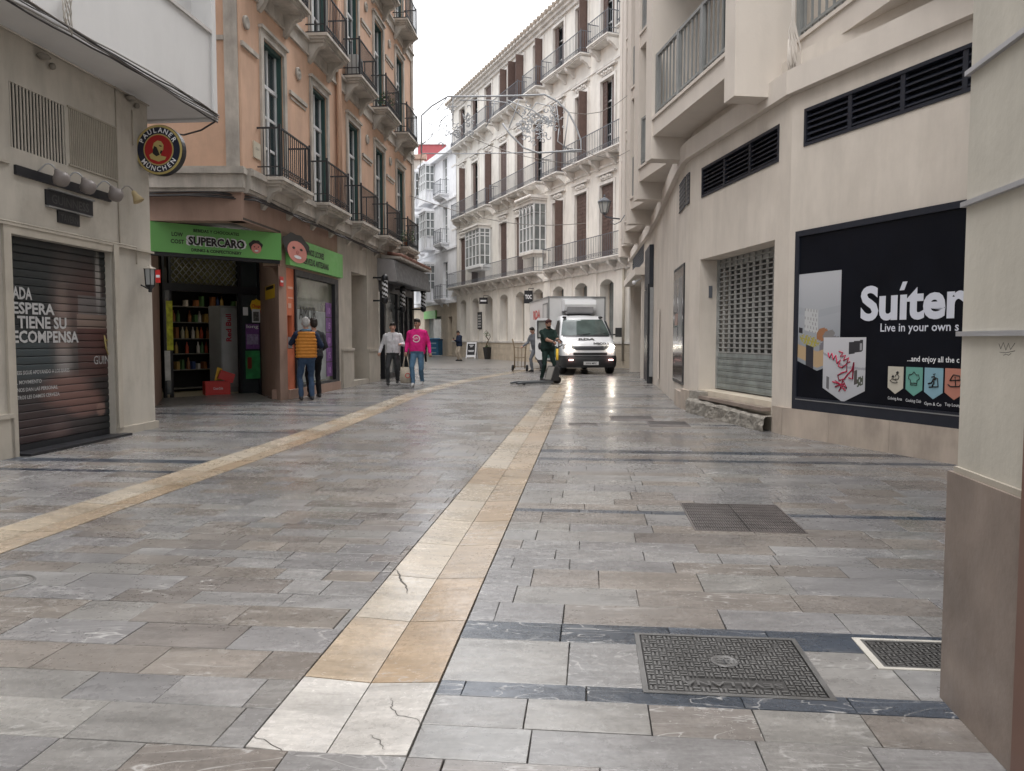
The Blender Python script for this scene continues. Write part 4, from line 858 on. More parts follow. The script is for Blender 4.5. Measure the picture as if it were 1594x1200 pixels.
# shop window
sf = empty('shop_window', FB.P((sw0+sw1)/2, 0), 'black framed display window with purple stickers beside the orange kiosk panel', 'window')
ow = FB.s_(460); mb = MB(); mb.fbox(FB, ow, ow+.08, .2, 2.73, -.2, .02); mb.fbox(FB, sw1-.28, sw1-.0, .2, 2.73, -.3, .015); mb.fbox(FB, ow+.08, sw1-.28, 2.6, 2.73, -.2, .02); mb.fbox(FB, ow+.08, sw1-.28, .2, .26, -.2, .02); mb.build('frame', m_black, sf)
mb = MB(); mb.fbox(FB, ow+.08, sw1-.28, .26, 2.6, -.1, -.07); mb.build('pane', mat('shop_glass', (.15, .16, .12), .07, var=.5, scale=1.2, spec=.8, bump=0), sf)
mb = MB(); mb.fbox(FB, ow+.1, sw1-.8, .3, 1.9, -.068, -.066); mb.build('frosted_film', mat('film', (.28, .31, .31), .4, var=.25, scale=3, bump=0), sf)
(a, z) = FB.sz(464, 484, -.06); text(FB.M(a+.05, z-.18, -.06), 'AMOR', .3, m_textk, 'lettering', sf, wdt=1.1, bold=.0)
for k in range(5):
    z0 = .35+.36*k; mb = MB(); mb.fbox(FB, sw1-.78, sw1-.34, z0, z0+.34, -.064, -.06); o = mb.build('purple_sticker', m_purp, sf); text(FB.M(sw1-.56, z0+.08, -.055), '15' if k % 2 else '10', .14, mat('lilac_ink', (.5, .3, .6), .5, bump=0), 'lettering', sf, align='C', bold=.03)
kp = empty('kiosk_panel', FB.P(sw0+.2, 0), 'narrow orange wall panel with a dark dispenser window by the man in the vest', 'kiosk')
mb = MB(); wallmesh(mb, FB, sw0, ow, .2, 2.73, [(sw0+.06, ow-.12, 1.05, 1.75, .15)], o=-.02); mb.build('panel', m_orp, kp)
mb = MB(); mb.fbox(FB, sw0+.07, ow-.13, 1.06, 1.74, -.17, -.14); mb.build('dispenser_window', m_glass, kp)
mb = MB(); mb.fbox(FB, sw0+.08, ow-.14, 1.06, 1.3, -.14, -.02); mb.build('dispenser', m_grey, kp)
for zz, w_, h_ in ((2.3, .3, .05), (2.1, .3, .03), (1.9, .18, .1)): mb = MB(); mb.fbox(FB, sw0+.1, sw0+.1+w_, zz, zz+h_, -.019, -.015); mb.build('white_print', mat('pale_orange_ink', (.7, .4, .3), .5, bump=0), kp)
# small wall stickers
def wsign(F, px0, py0, px1, py1, m, label, cat='sign', o=.003, band=None, txt=None):
    o_, a, b, z0, z1 = sticker(F, px0, py0, px1, py1, o, m, None, 'wall_sticker', .006); tag(o_, label, cat)
    if band: mb = MB(); mb.fbox(F, a+(b-a)*.1, a+(b-a)*.9, z0+(z1-z0)*band[0], z0+(z1-z0)*band[1], o+.006, o+.008); mb.build('print_band', band[2], o_)
    return o_
FPL = FBF
FP2 = Facade((-6.9, 13.995), (-6.52, 13.995)); wsign(Facade((-7.4, 13.99), (-6.52, 13.99)), 242, 420, 250, 440, m_red, 'small red and white notice on the left pier of the corner shop entrance', band=(.4, .6, m_textw))
FRP = Facade((-5.86, 17.92), (-4.70, 15.62)) if 0 else None
FQ = Facade((-5.86, 17.92), (-4.70, 15.62)); FQ.u = Vector((1.16, -2.3, 0)).normalized(); FQ.n = Vector((-FQ.u.y*-1, 0, 0)); FQ.n = Vector((FQ.u.y, -FQ.u.x, 0))
wsign(FQ, 413, 447, 428, 463, m_yel, 'yellow and black alarm plate on the right entrance pier', band=(.7, .95, m_textk))
wsign(FB, 435.5, 430, 441, 446, m_red, 'small red and white notice on the outer corner of the right entrance pier', band=(.4, .6, m_textw), o=.004)
# ---- barber shop
bs = empty('barber_shop_front', FB.P(sp3+2, 0), 'dark glazed barber shop front with black posts below the grey box canopy', 'shop front')
mb = MB()
for x in (sp3, sp3+.9, sp3+1.0, sp3+2.7, sp3+3.5, sp3+4.2, FB.L-.12): mb.fbox(FB, x, x+.1, 0, 3.0, -.2, -.05)
mb.fbox(FB, sp3, FB.L, 2.75, 3.4, -.25, -.03); mb.fbox(FB, sp3+1.0, FB.L, 0, .15, -.2, -.03); mb.build('frame', m_black, bs)
mb = MB(); mb.fbox(FB, sp3+.1, sp3+.95, 0.01, 2.75, -.8, -.7); mb.build('door', m_glass, bs)
for x0, x1 in ((sp3+1.1, sp3+2.7), (sp3+2.8, sp3+3.5), (sp3+3.6, sp3+4.2), (sp3+4.3, FB.L-.12)): mb = MB(); mb.fbox(FB, x0, x1, .15, 2.75, -.18, -.15); mb.build('pane', m_glassl, bs)
cn = empty('box_canopy', FB.P(sp3+2, 3, .5), 'grey metal box canopy projecting over the barber shop', 'canopy')
mb = MB(); M0 = [(0, 3.02), (.55, 2.97), (.6, 3.0), (.5, 3.62), (0, 3.68)]; mb.prism([FB.P(sp3-.1, z, o) for o, z in M0], FB.u*(FB.L-sp3+.2)); mb.build('canopy_box', mat('canopy_grey', (.075, .078, .085), .45, .2), cn)
mb = MB(); mb.prism([FB.P(sp3-.13, z, o) for o, z in M0], FB.u*.028); mb.build('end_plate', mat('canopy_light', (.27, .26, .26), .5), cn)
rf = empty('tiled_pent_roof', FB.P(sp3+3, 3.7, .4), 'narrow red tiled roof running above the grey canopy', 'roof')
q = MB(); q.prism([FB.P(sp3+.3, z, o) for o, z in ((0, 3.70), (.62, 3.70), (.62, 3.76), (0, 3.82))], FB.u*(FB.L-sp3-.1)); q.build('roof_slab', m_cornice, rf)
n = 26
for i in range(n): x = sp3+.35+(FB.L-sp3-.2)*i/n; q = MB(); q.tube([FB.P(x, 3.87, .2), FB.P(x, 3.80, .64)], .05, 8); q.build('roof_tile', m_tile, rf)
def pole(s, z, o, label):
    r = empty('barber_pole', FB.P(s, z, o), label, 'barber pole', 'barber poles'); c = FB.P(s, z, o); h = .26
    mb = MB(); mb.lathe([(.02, h+.17), (.06, h+.16), (.1, h+.1), (.11, h), (.1, h-.01)], c, 14); mb.lathe([(.1, -h+.01), (.11, -h), (.1, -h-.1), (.06, -h-.16), (.02, -h-.17)], c, 14); mb.fbox(FB, s-.02, s+.02, z+h+.05, z+h+.1, 0, o); mb.fbox(FB, s-.02, s+.02, z-h-.1, z-h-.05, 0, o); mb.build('cap', m_black, r)
    mb = MB(); N, K = 24, 16; b = len(mb.v)
    for k in range(K+1):
        for j in range(N): t = 2*PI*j/N; mb.v.append(tuple(c+Vector((.085*math.cos(t), .085*math.sin(t), -h+2*h*k/K))))
    for k in range(K):
        for j in range(N):
            ph = (j/N*1.0+k/K*1.9) % .5/.5; mb.cur = 0 if ph < .5 else 1; q = (j+1) % N; mb.face([b+k*N+j, b+k*N+q, b+(k+1)*N+q, b+(k+1)*N+j])
    mb.build('striped_cylinder', [m_textw, m_textk], r)
for px, py, o, lb in ((599, 450, .35, 'striped barber pole nearest the stone pier, leftmost under the canopy'), (627, 466, .25, 'striped barber pole in the middle of the barber shop window'), (659, 467, .45, 'striped barber pole at the far end of the shop, above the man in pink')):
    s, z = FB.sz(px, py, o); pole(s, z, o, lb)
# ================================================================== BUILDING D (cream, shuttered) and C (white)
XD = lambda D: 18.68-.4125*D
FDd = Facade((XD(55.6), 55.6), (XD(30.5), 30.5)); sD = lambda D: (Vector((XD(D), D, 0))-FDd.p).dot(FDd.u)
Dd = empty('cream_building', (0, 44, 0), 'long cream building with brown shutters and iron balconies behind the van', 'building')
dc = [sD(34.95+2.31*k) for k in range(9)]; dc.insert(0, sD(34.95-2.4)); WD = 1.25
Dz = [(4.87, 8.2), (9.5, 12.8), (14.4, 16.95)]
holes = [(c-WD/2, c+WD/2, a, b, .3) for c in dc for a, b in Dz]+[(c-WD/2, c+WD/2, 1.15, 3.95, .5, .22) for c in dc]
mb = MB(); wallmesh(mb, FDd, 0, FDd.L, 0, 17.6, holes); mb.poly([FDd.P(0, 0), FDd.P(0, 0, -9), FDd.P(0, 17.6, -9), FDd.P(0, 17.6)]); mb.poly([FDd.P(0, 17.6), FDd.P(FDd.L, 17.6), FDd.P(FDd.L, 17.6, -9), FDd.P(0, 17.6, -9)]); mb.build('wall', m_cream, Dd)
mb = MB()
for z0, z1, o in ((17.2, 17.4, .12), (17.4, 17.58, .25), (17.58, 17.72, .42), (13.4, 13.5, .06), (8.95, 9.05, .06), (4.3, 4.42, .1), (4.42, 4.6, .05), (1.05, 1.15, .09)): mb.fbox(FDd, 0, FDd.L, z0, z1, 0, o)
mb.build('cornice', m_creamd, Dd)
mb = MB(); n = 60
for i in range(n): x = FDd.L*i/n; mb.tube([FDd.P(x, 17.74, .5), FDd.P(x, 18.4, -1.2)], .13, 6)
mb.build('roof_tiles', mat('buff_roof_tile', (.38, .33, .28), .85, var=.2, scale=6), Dd, kind='stuff')
mb = MB(); mb.prism([FDd.P(0, z, o) for o, z in ((.45, 17.72), (-1.2, 18.35), (-9, 18.5), (-9, 17.6))], FDd.u*FDd.L); mb.build('roof', MT['buff_roof_tile'], Dd)
# ground storey stone plinth blocks
s = 0
while s < FDd.L-.1:
    l = min(rnd.uniform(.7, 1.1), FDd.L-s)
    for z0, z1 in ((0.0, .32), (.33, .68), (.69, 1.04)): mb = MB(); mb.fbox(FDd, s+.006, s+l-.006, z0, z1, 0.0, .05+.01*rnd.random()); mb.build('plinth_block', m_gstone, Dd)
    s += l
def dwin(c, z0, z1, shutter):
    F = FDd; q = MB(); w = WD/2
    q.fbox(F, c-w-.14, c-w-.001, z0, z1+.14, 0, .06); q.fbox(F, c+w+.001, c+w+.14, z0, z1+.14, 0, .06); q.fbox(F, c-w, c+w, z1+.001, z1+.14, 0, .06)
    q.fbox(F, c-w-.22, c+w+.22, z1+.42, z1+.5, 0, .16); q.fbox(F, c-.5, c+.5, z1+.18, z1+.38, 0, .07)
    for k in range(5): x = c-.4+.2*k; q.ball(F.P(x, z1+.28+.04*(k % 2), .07), .09, 6)
    win = q.build('window', m_creamd, Dd)
    g = MB(); g.fbox(F, c-w, c+w, z0, z1, -.3, -.26); g.build('pane', m_glass, win)
    f = MB(); 
    for x in (c-w, c-.04, c+w-.07): f.fbox(F, x, x+.07, z0, z1, -.26, -.21)
    for z in (z0, z0+.9, z0+(z1-z0)*.72, z1-.07): f.fbox(F, c-w+.07, c-.04, z, z+.06, -.255, -.215); f.fbox(F, c+.03, c+w-.07, z, z+.06, -.255, -.215)
    f.build('window_frame', m_wwood, win)
    def leaf(x0, x1, o0, o1, M=None):
        h = MB(); h.fbox(F, x0, x1, z0+.03, z1-.03, o0, o1); n = 18
        for i in range(n): zz = z0+.1+(z1-z0-.2)*i/n; h.fbox(F, x0+.05, x1-.05, zz, zz+.06, o1, o1+.014)
        h.build('shutter', m_shut, win)
    if shutter == 'closed': leaf(c-w+.02, c-.01, -.12, -.08); leaf(c+.01, c+w-.02, -.12, -.08)
    elif shutter == 'half': leaf(c-w+.02, c-w*.25, -.12, -.08); h = MB(); h.fbox(F, c+w-.09, c+w-.04, z0+.03, z1-.03, -.12, .45); h.build('shutter', m_shut, win)
    elif shutter == 'perp':
        h = MB(); h.fbox(F, c-w+.03, c-w+.08, z0+.03, z1-.03, -.12, .5); h.build('shutter', m_shut, win); h = MB(); h.fbox(F, c+w-.08, c+w-.03, z0+.03, z1-.03, -.12, .5); h.build('shutter', m_shut, win)
    else:
        leaf(c-w+.02, c-w+.4, -.12, -.08); leaf(c+w-.4, c+w-.02, -.12, -.08)
    return win
# right to left columns: index 0 is the hidden rightmost
pat = [['half', 'closed', 'closed', 'half', None, 'closed', 'closed', None, 'half', 'closed'], ['half', 'part', 'half', 'half', 'part', 'closed', 'closed', 'half', 'part', 'half'], ['half', 'part', 'half', 'part', 'half', 'perp', 'half', 'closed', 'part', 'part']]
for fl, (z0, z1) in enumerate(Dz):
    for i, c in enumerate(dc):
        if pat[fl][i]: dwin(c, z0, z1, pat[fl][i])
# balconies: 1st floor continuous, others in groups
for (a, b, z, o) in ((dc[3]-.85, FDd.L, 4.87, .55), (.3, dc[4]+.55, 4.87, .55)): balcony(FDd, a, b-a, z, Dd, .55, m_creamd, m_irong, 1.0, .16, True, False, .2)
for fl, groups in ((9.5, ((2, 0), (3, 3), (6, 4), (9, 7))), (14.4, ((0, 0), (1, 1), (3, 2), (4, 4), (6, 5), (9, 7)))):
    for i, j in groups: a, b = dc[i]-.95, dc[j]+.95; balcony(FDd, max(a, .05), min(b, FDd.L)-max(a, .05), fl, Dd, .6, m_creamd, m_irong, 1.0, .15, True, False, .2)
mb = MB()
for z, o in ((4.87, .45), (9.5, .5), (14.4, .5)):
    for c in dc:
        for dx in (-.8, .8):
            if 0.2 < c+dx < FDd.L-.2: mb.prism([FDd.P(c+dx-.1, zz, oo) for oo, zz in ((0, z-.17), (o, z-.17), (o-.05, z-.3), (o*.4, z-.45), (.08, z-.6), (0, z-.62))], FDd.u*.2)
mb.build('brackets', m_creamd, Dd, kind='stuff')
def mirador(c, W, z0, z1, ornate):
    F = FDd; a, b, o = c-W/2, c+W/2, .75
    q = MB(); q.fbox(F, a, b, z0-.14, z0, 0, o); q.fbox(F, a+.1, b-.1, z0-.3, z0-.14, 0, o-.15); m = q.build('bay_window', m_wwood if not ornate else m_creamd, Dd); q = MB(); q.fbox(F, a, b, z1, z1+.16, 0, o+.06); q.fbox(F, a-.06, b+.06, z1+.16, z1+.26, 0, o+.14)
    if ornate:
        q.fbox(F, a-.1, b+.1, z1+.26, z1+.4, 0, o+.2)
        for k in range(11): q.ball(F.P(a+W*k/10, z1+.33, o+.2), .09, 6)
    q.build('bay_roof', m_creamd, m)
    n = 4; fr = MB(); zs = [z0, z0+.55, z0+1.25, z0+1.95, z1-.5, z1-.04]
    for k in range(n+1): x = a+(W-.07)*k/n; fr.fbox(F, x, x+.07, z0, z1, o-.07, o)
    for zz in zs: fr.fbox(F, a, b, zz, zz+.045, o-.06, o-.01)
    for x in (a, b-.07):
        for k in range(3): y = .02+(o-.1)*k/2; fr.fbox(F, x, x+.07, z0, z1, y, y+.06)
        for zz in zs: fr.fbox(F, x+.01, x+.06, zz, zz+.045, .02, o-.07)
    if ornate:
        for k in range(n): x = a+W*(k+.5)/n; fr.tube([F.P(x+W/n*.4*math.cos(t), z1-.45+.35*math.sin(t), o-.02) for t in [PI*j/8 for j in range(9)]], .03, 5)
    fr.build('window_frame', m_wwood, m); g = MB(); g.fbox(F, a+.03, b-.03, z0, z1, .0, o-.04); g.build('pane', m_glassl, m)
mirador(dc[4]+.1, 1.95, 5.9, 8.35, True); mirador((dc[7]+dc[8])/2+.2, 2.7, 5.9, 8.15, False)
# ground floor arched windows
for i, c in enumerate(dc):
    q = MB(); q.fbox(FDd, c-WD/2, c+WD/2, 1.15, 4.0, -.52, -.48); wn = q.build('arched_window', m_glassl if i not in (4, 8) else m_dark, Dd)
    q = MB(); q.fbox(FDd, c-.03, c+.03, 1.15, 3.9, -.48, -.44); q.fbox(FDd, c-WD/2, c-WD/2+.06, 1.15, 3.9, -.48, -.44); q.fbox(FDd, c+WD/2-.06, c+WD/2, 1.15, 3.9, -.48, -.44); q.build('window_frame', m_taupe, wn)
mb = MB()
for i in range(len(dc)-1):
    c = (dc[i]+dc[i+1])/2; mb = MB(); mb.fbox(FDd, c-.38, c+.38, 1.16, 4.28, 0, .045); mb.build('pilaster', m_cream, Dd)
mb = MB(); x = FDd.s_(973); mb.tube([FDd.P(x, 4.3, .1), FDd.P(x, .3, .1)], .06, 8); mb.ball(FDd.P(x, 4.6, .15), .16, 8); mb.build('downpipe', m_trim, Dd)
# right hand return beyond the facade
# hanging signs on D
def hsign(px0, py0, px1, py1, o, label, txt=None, brk=True):
    F = FDd; s, z0 = F.sz(px1, py1, o+.4); _, z1 = F.sz(px1, py0, o+.4); P = F.P(s, 0, .05); D = P.y
    wd = (px1-px0)/1200*D; FX = Facade((P.x-wd, P.y), (P.x, P.y)) ; r = empty('hanging_sign', (P.x, P.y, z0), label, 'sign')
    mb = MB(); mb.fbox(FX, 0, FX.L, z0, z1, -.05, .05); mb.build('sign_panel', m_black, r)
    mb = MB(); mb.tube([FX.P(FX.L*.5, z1, 0), FX.P(FX.L*.5, z1+.12, 0), FX.P(FX.L+.5, z1+.12, 0)], .02, 5); mb.build('bracket', m_black, r)
    if txt: text(FX.M(FX.L/2, (z0+z1)/2-.14*(z1-z0), .055), txt, .3*(z1-z0), m_textw, 'lettering', r, wdt=FX.L*.78, bold=.04, align='C')
    return r, FX, z0, z1
hsign(807, 452, 820, 472, 0, 'black square hanging sign with white letters TOC on the cream building', 'TOC')
r, FX, z0, z1 = hsign(738, 463, 751, 473, 0, 'smaller black rectangular hanging sign further down the cream building'); mb = MB(); mb.fbox(FX, FX.L*.15, FX.L*.85, (z0+z1)/2-.05, (z0+z1)/2+.05, .05, .056); mb.build('white_print', m_textw, r)
a, z = FDd.sz(745, 486); b, y = FDd.sz(751, 512); q = MB(); q.fbox(FDd, a, b+.05, y, z, .0, .08); bd = q.build('menu_board', m_black, None, 'tall narrow black board on the wall of the cream building by the planter', 'sign board')
for k in range(5): q = MB(); q.fbox(FDd, a+.1, b-.05, y+.1+(z-y-.2)*k/5, y+.1+(z-y-.2)*k/5+.1, .08, .085); q.build('white_print', mat('grey_ink', (.4, .4, .4), .5, bump=0), bd)
# ---- C
FC = Facade((-9.0, 66.0), (XD(55.7), 55.7)) if 0 else Facade((XD(65.5)-.06, 65.55), (XD(54.6)-.06, 54.65))
Cc = empty('white_building', (-6, 60, 0), 'narrow bright white building with glazed bays at the far end of the street', 'building')
cb_ = [sC for sC in (FC.s_(694), FC.s_(673), FC.s_(660))]
holes = [(cb_[0]-.55, cb_[0]+.55, z, z+2.6, .25) for z in (4.3, 8.3, 11.8)]
mb = MB(); wallmesh(mb, FC, 0, FC.L, 3.9, 14.9, holes); mb.poly([FC.P(0, 14.9), FC.P(FC.L, 14.9), FC.P(FC.L, 14.9, -8), FC.P(0, 14.9, -8)]); mb.build('wall', m_cwhite, Cc)
q0_, q1_ = FC.s_(661), FC.s_(687)
mb = MB(); wallmesh(mb, FC, 0, FC.L, 0, 3.9, [(q0_, q1_, 0, 3.0, .4), (FC.s_(698), FC.s_(704), .1, 2.9, .3)]); mb.build('ground_wall', m_gstone, Cc)
mb = MB(); mb.fbox(FC, q0_, q1_, 0, 3, -.45, -.38); mb.fbox(FC, FC.s_(698), FC.s_(704), .1, 2.9, -.35, -.3); mb.build('shop_glass', m_glassl, Cc)
mb = MB()
for z0, z1, o in ((14.5, 14.9, .35), (3.85, 4.05, .3), (7.7, 7.85, .12), (11.2, 11.35, .12)): mb.fbox(FC, 0, FC.L, z0, z1, 0, o)
mb.build('cornice', m_cwhite, Cc)
for z in (4.3, 8.3, 11.8):
    c = cb_[0]; q = MB(); q.fbox(FC, c-.55, c+.55, z, z+2.6, -.25, -.2); wn = q.build('window', m_glassl, Cc); q = MB()
    for x in (c-.55, c-.03, c+.49): q.fbox(FC, x, x+.06, z, z+2.6, -.2, -.16)
    for k in range(4): q.fbox(FC, c-.55, c+.55, z+.65*k, z+.65*k+.05, -.2, -.17)
    q.build('window_frame', m_wwood, wn); balcony(FC, c-.95, 1.9, z-.1, Cc, .7, m_cwhite, m_irong, 1.0, .18, False, True)
    for c, W in ((cb_[1], 1.9), (cb_[2]-.2, 1.2)):
        q = MB(); q.fbox(FC, c-W/2, c+W/2, z-.25, z-.05, 0, .8); q.fbox(FC, c-W/2+.08, c+W/2-.08, z-.05, z+.75, 0, .72); by = q.build('bay_window', m_cwhite, Cc); q = MB(); q.fbox(FC, c-W/2, c+W/2, z+2.65, z+2.85, 0, .85); q.build('bay_roof', m_cwhite, by)
        q = MB(); q.fbox(FC, c-W/2+.05, c+W/2-.05, z+.75, z+2.65, 0, .68); q.build('pane', m_glassl, by); q = MB()
        for k in range(5): x = c-W/2+(W-.08)*k/4; q.fbox(FC, x, x+.08, z-.05, z+2.65, .68, .75)
        for k in range(4): q.fbox(FC, c-W/2, c+W/2, z+.75+.6*k, z+.82+.6*k, .68, .74)
        for x in (c-W/2, c+W/2-.07):
            for oo in (.02, .35): q.fbox(FC, x, x+.07, z-.05, z+2.65, oo, oo+.07)
            for k in range(4): q.fbox(FC, x, x+.07, z+.75+.6*k, z+.82+.6*k, .02, .7)
        q.build('window_frame', m_wwood, by)
gs_ = FC.sz(661, 497, .05); ge = FC.sz(679, 483, .05); q = MB(); q.fbox(FC, gs_[0], ge[0], gs_[1], ge[1], .02, .12); q.build('far_shop_sign', m_sgreen, None, 'small plain green shop sign on the far white building above a doorway', 'sign')

# red rooftop room and other houses behind
rb = empty('red_rooftop_room', (-9, 75, 15), 'dusty red rooftop room behind the white building', 'building')
mb = MB(); mb.box(-8.9, -6.3, 74, 78, 0, 19.6); mb.build('wall', m_redwall, rb); mb = MB(); mb.box(-9.0, -6.2, 73.9, 78.1, 19.6, 19.8); mb.build('roof_edge', m_cwhite, rb)
fh = empty('far_house', (-11, 72, 0), 'pale far house with brown cornice glimpsed past the end of the orange building', 'building')
FH = Facade((-16, 70), (-8.0, 70)); hl = [(FH.s_(px)-.6, FH.s_(px)+.6, z, z+2.3, .2) for px in (652,) for z in (4.5, 8.2, 12)]
mb = MB(); wallmesh(mb, FH, 0, FH.L, 0, 17.5, hl); mb.poly([FH.P(FH.L, 0), FH.P(FH.L, 0, -6), FH.P(FH.L, 17.5, -6), FH.P(FH.L, 17.5)]); mb.build('wall', m_cream, fh)
mb = MB(); mb.fbox(FH, 0, FH.L+.3, 15.6, 16.0, 0, .5); mb.fbox(FH, 0, FH.L+.4, 17.2, 17.6, 0, .7); mb.build('cornice', m_brown, fh)
for h in hl: q = MB(); q.fbox(FH, h[0], h[1], h[2], h[3], -.2, -.15); q.build('window', m_glass, fh)
# neighbour beyond the orange building on the left side of the street
nb = empty('left_far_house', (-8, 50, 0), 'cream house continuing the left side of the street beyond the barber shop', 'building')
FN = Facade((-5.3, 37), (-7.9, 60)); 
mb = MB(); wallmesh(mb, FN, 0, FN.L, 0, 12.5, []); mb.poly([(-5.3, 37, 0), (-5.3, 37, 12.5), (-12, 35, 12.5), (-12, 35, 0)]); mb.build('wall', m_cream, nb)
# ================================================================== BUILDING E (taupe block with saw-tooth balconies, right)
Eb = empty('taupe_building', (4, 18, 0), 'modern taupe block with saw-tooth balconies along the right side of the street', 'building')
K = [(4.80, 31.5), (4.1, 23.0), (3.75, 19.6), (3.42, 16.9), (3.18, 14.8), (3.10, 13.9), (3.10, 13.55), (3.59, 10.07), (4.85, 6.65), (5.5, 4.2)]
FE = [Facade(K[i], K[i+1]) for i in range(len(K)-1)]
E0, E1w = FE[6], FE[7]       # gate wall, hoarding wall
EA, EB_, EC = FE[0], FE[1], FE[2]
WT = 4.66
# openings
gx0, gx1 = E0.s_(1088), E0.s_(1203); gz = E0.sz(1203, 374)[1]
hz0 = E1w.sz(1237, 637); hz1 = E1w.sz(1237, 362)[1]
mb = MB(); mb.smooth = False
hl0 = E0.sz(1093, 262); hl0b = E0.sz(1093, 308); hl1 = E0.s_(1207)
hE0 = [(gx0, gx1, .0, gz, .55), (hl0[0], hl1, hl0b[1], hl0[1], .1)]
k0 = E1w.sz(1253, 170); k0b = E1w.sz(1253, 228)
hE1 = [(k0[0], k0[0]+3.0, k0b[1], k0[1], .1)]
ex0, ex1 = EA.s_(986), EA.s_(1003); exz = 3.0
hEA = [(ex0, ex1, 0, 3.25, .5), (EA.s_(983.5), EA.s_(1001), 3.75, 4.5, .1)]
bx0, bx1 = EB_.s_(1007), EB_.s_(1016)
px0, px1 = .05, 1
for i, F in enumerate(FE):
    hs = {6: hE0, 7: hE1, 0: hEA}.get(i, [])
    wallmesh(mb, F, 0, F.L, 0, WT, hs)
mb.build('street_wall', m_taupe, Eb)
# plinth stones
for i in (4, 5, 6, 7, 8):
    F = FE[i]; rng = [(0, F.L)] if i != 6 else [(0, gx0-.02), (gx1+.12, F.L)]
    for a, b in rng:
        s = a
        while s < b-.02:
            l = min(rnd.uniform(.8, 1.2), b-s); l = b-s if b-s-l < .25 else l; top = .36 if i > 4 else .3
            q = MB(); q.fbox(F, s+.002, s+l-.002, 0, top, .0, .055); q.build('plinth_stone', m_plinth, Eb); s += l
mb = MB()
for i, F in enumerate(FE):
    if i < 8: mb.fbox(F, 0, F.L+(.03 if i < 7 else 0), WT-.3, WT, 0, .10)
mb.fbox(FE[8], 0, FE[8].L, WT-.3, WT, 0, .10); mb.build('string_course', m_taupe2, Eb)
# louvre vents
def louvre(F, a, b, z0, z1, n, posts):
    r = MB(); r.fbox(F, a, b, z0, z0+.04, -.08, .012); r.fbox(F, a, b, z1-.04, z1, -.08, .012); r.fbox(F, a, a+.04, z0+.04, z1-.04, -.08, .012); r.fbox(F, b-.04, b, z0+.04, z1-.04, -.08, .012)
    for p in range(1, posts): x = a+(b-a)*p/posts; r.fbox(F, x-.03, x+.03, z0+.04, z1-.04, -.07, .0)
    v = r.build('louvre_vent', m_navy, Eb); q = MB(); q.fbox(F, a, b, z0, z1, -.11, -.1); q.build('vent_void', m_black, v)
    for k in range(n):
        z = z0+.06+(z1-z0-.1)*k/n; q = MB(); q.prism([F.P(a+.04, zz, o) for o, zz in ((-.075, z+.055), (-.005, z), (-.005, z+.012), (-.075, z+.067))], F.u*(b-a-.08)); q.build('louvre_blade', m_navy, v)
louvre(E1w, k0[0], k0[0]+3.0, k0b[1], k0[1], 5, 4); louvre(E0, hl0[0], hl1, hl0b[1], hl0[1], 6, 3)
for F, pa, pb in ((FE[5], 0, 0),): pass
F = FE[4]; q0, q1 = F.s_(1049, .01), min(F.s_(1064, .01), F.L-.02)
def flatlouv(F, a, b, z0, z1, n):
    r = MB(); r.fbox(F, a, b, z0, z1, .0, .012); v = r.build('louvre_vent', m_black, Eb)
    for k in range(n): z = z0+(z1-z0)*k/n; q = MB(); q.fbox(F, a+.03, b-.03, z+.01, z+.035, .012, .02); q.build('louvre_blade', m_navy, v)
    q = MB(); q.fbox(F, a, b, z0, z0+.02, .012, .024); q.fbox(F, a, b, z1-.02, z1, .012, .024); q.build('vent_frame', m_navy, v)
flatlouv(FE[4], max(.05, FE[4].s_(1049)), FE[4].L-.05, 3.62, 4.15, 7); flatlouv(FE[5], .05, FE[5].L-.05, 3.62, 4.15, 7)
a, b = EA.s_(983.5), EA.s_(1001); q = MB(); q.fbox(EA, a, b, 3.75, 4.5, -.11, -.1); vv = q.build('louvre_vent', m_black, Eb)
for k in range(8): q = MB(); z = 3.77+.09*k; q.fbox(EA, a, b, z, z+.04, -.08, .0); q.build('louvre_blade', m_irong, vv)
# roller gate with square perforations
gt = empty('roller_gate', E0.P((gx0+gx1)/2, .45, -.35), 'grey steel roller gate with square holes above a solid panel', 'roller gate')
G0, G1_ = gx0+.02, gx1-.0; rows = 20; zg0 = .42; zs = 1.02; rows = 20; colsn = 12; rh = (gz-zs)/rows; cw = (G1_-G0)/colsn
for r in range(rows):
    z = zs+rh*r; q = MB(); q.fbox(E0, G0, G1_, z+.003, z+rh*.31, -.345, -.325)
    for c in range(colsn+1): x = G0+cw*c; q.fbox(E0, max(G0, x-cw*.17), min(G1_, x+cw*.17), z+rh*.31, z+rh-.003, -.343, -.328)
    q.build('gate_slat', m_gate, gt)
for r in range(6): z = zg0+(zs-zg0)*r/6; q = MB(); q.fbox(E0, G0, G1_, z+.003, z+(zs-zg0)/6-.004, -.345, -.323); q.fbox(E0, G0, G1_, z+.035, z+.045, -.323, -.315); q.build('gate_panel', m_gatep, gt)
q = MB(); q.fbox(E0, G0-.02, G1_, zg0, gz, -.52, -.5); q.build('dark_backing', mat('gate_void', (.11, .11, .105), .8), gt)
for x in (G0-.02, G1_-.0): q = MB(); q.fbox(E0, x, x+.035, zg0, gz, -.36, -.30); q.build('guide_rail', m_gate, gt)
q = MB(); q.fbox(E0, G0-.02, G1_, gz-.16, gz, -.5, -.35); q.build('roller_box', m_gate, gt)
# doorstep
ds = empty('doorstep', E0.P((gx0+gx1)/2, 0, 0), 'broken mortar doorstep with a cream stone slab in front of the roller gate', 'step')
q = MB(); q.fbox(E0, gx0, gx1, 0, zg0-.02, -.5, -.02); q.build('sill_slab', mat('cream_slab', (.62, .55, .45), .5), ds)
q = MB(); q.fbox(E0, gx0+.35, gx1-.02, zg0-.15, zg0-.1, .0, .14); q.build('threshold_bar', m_pillst, ds)
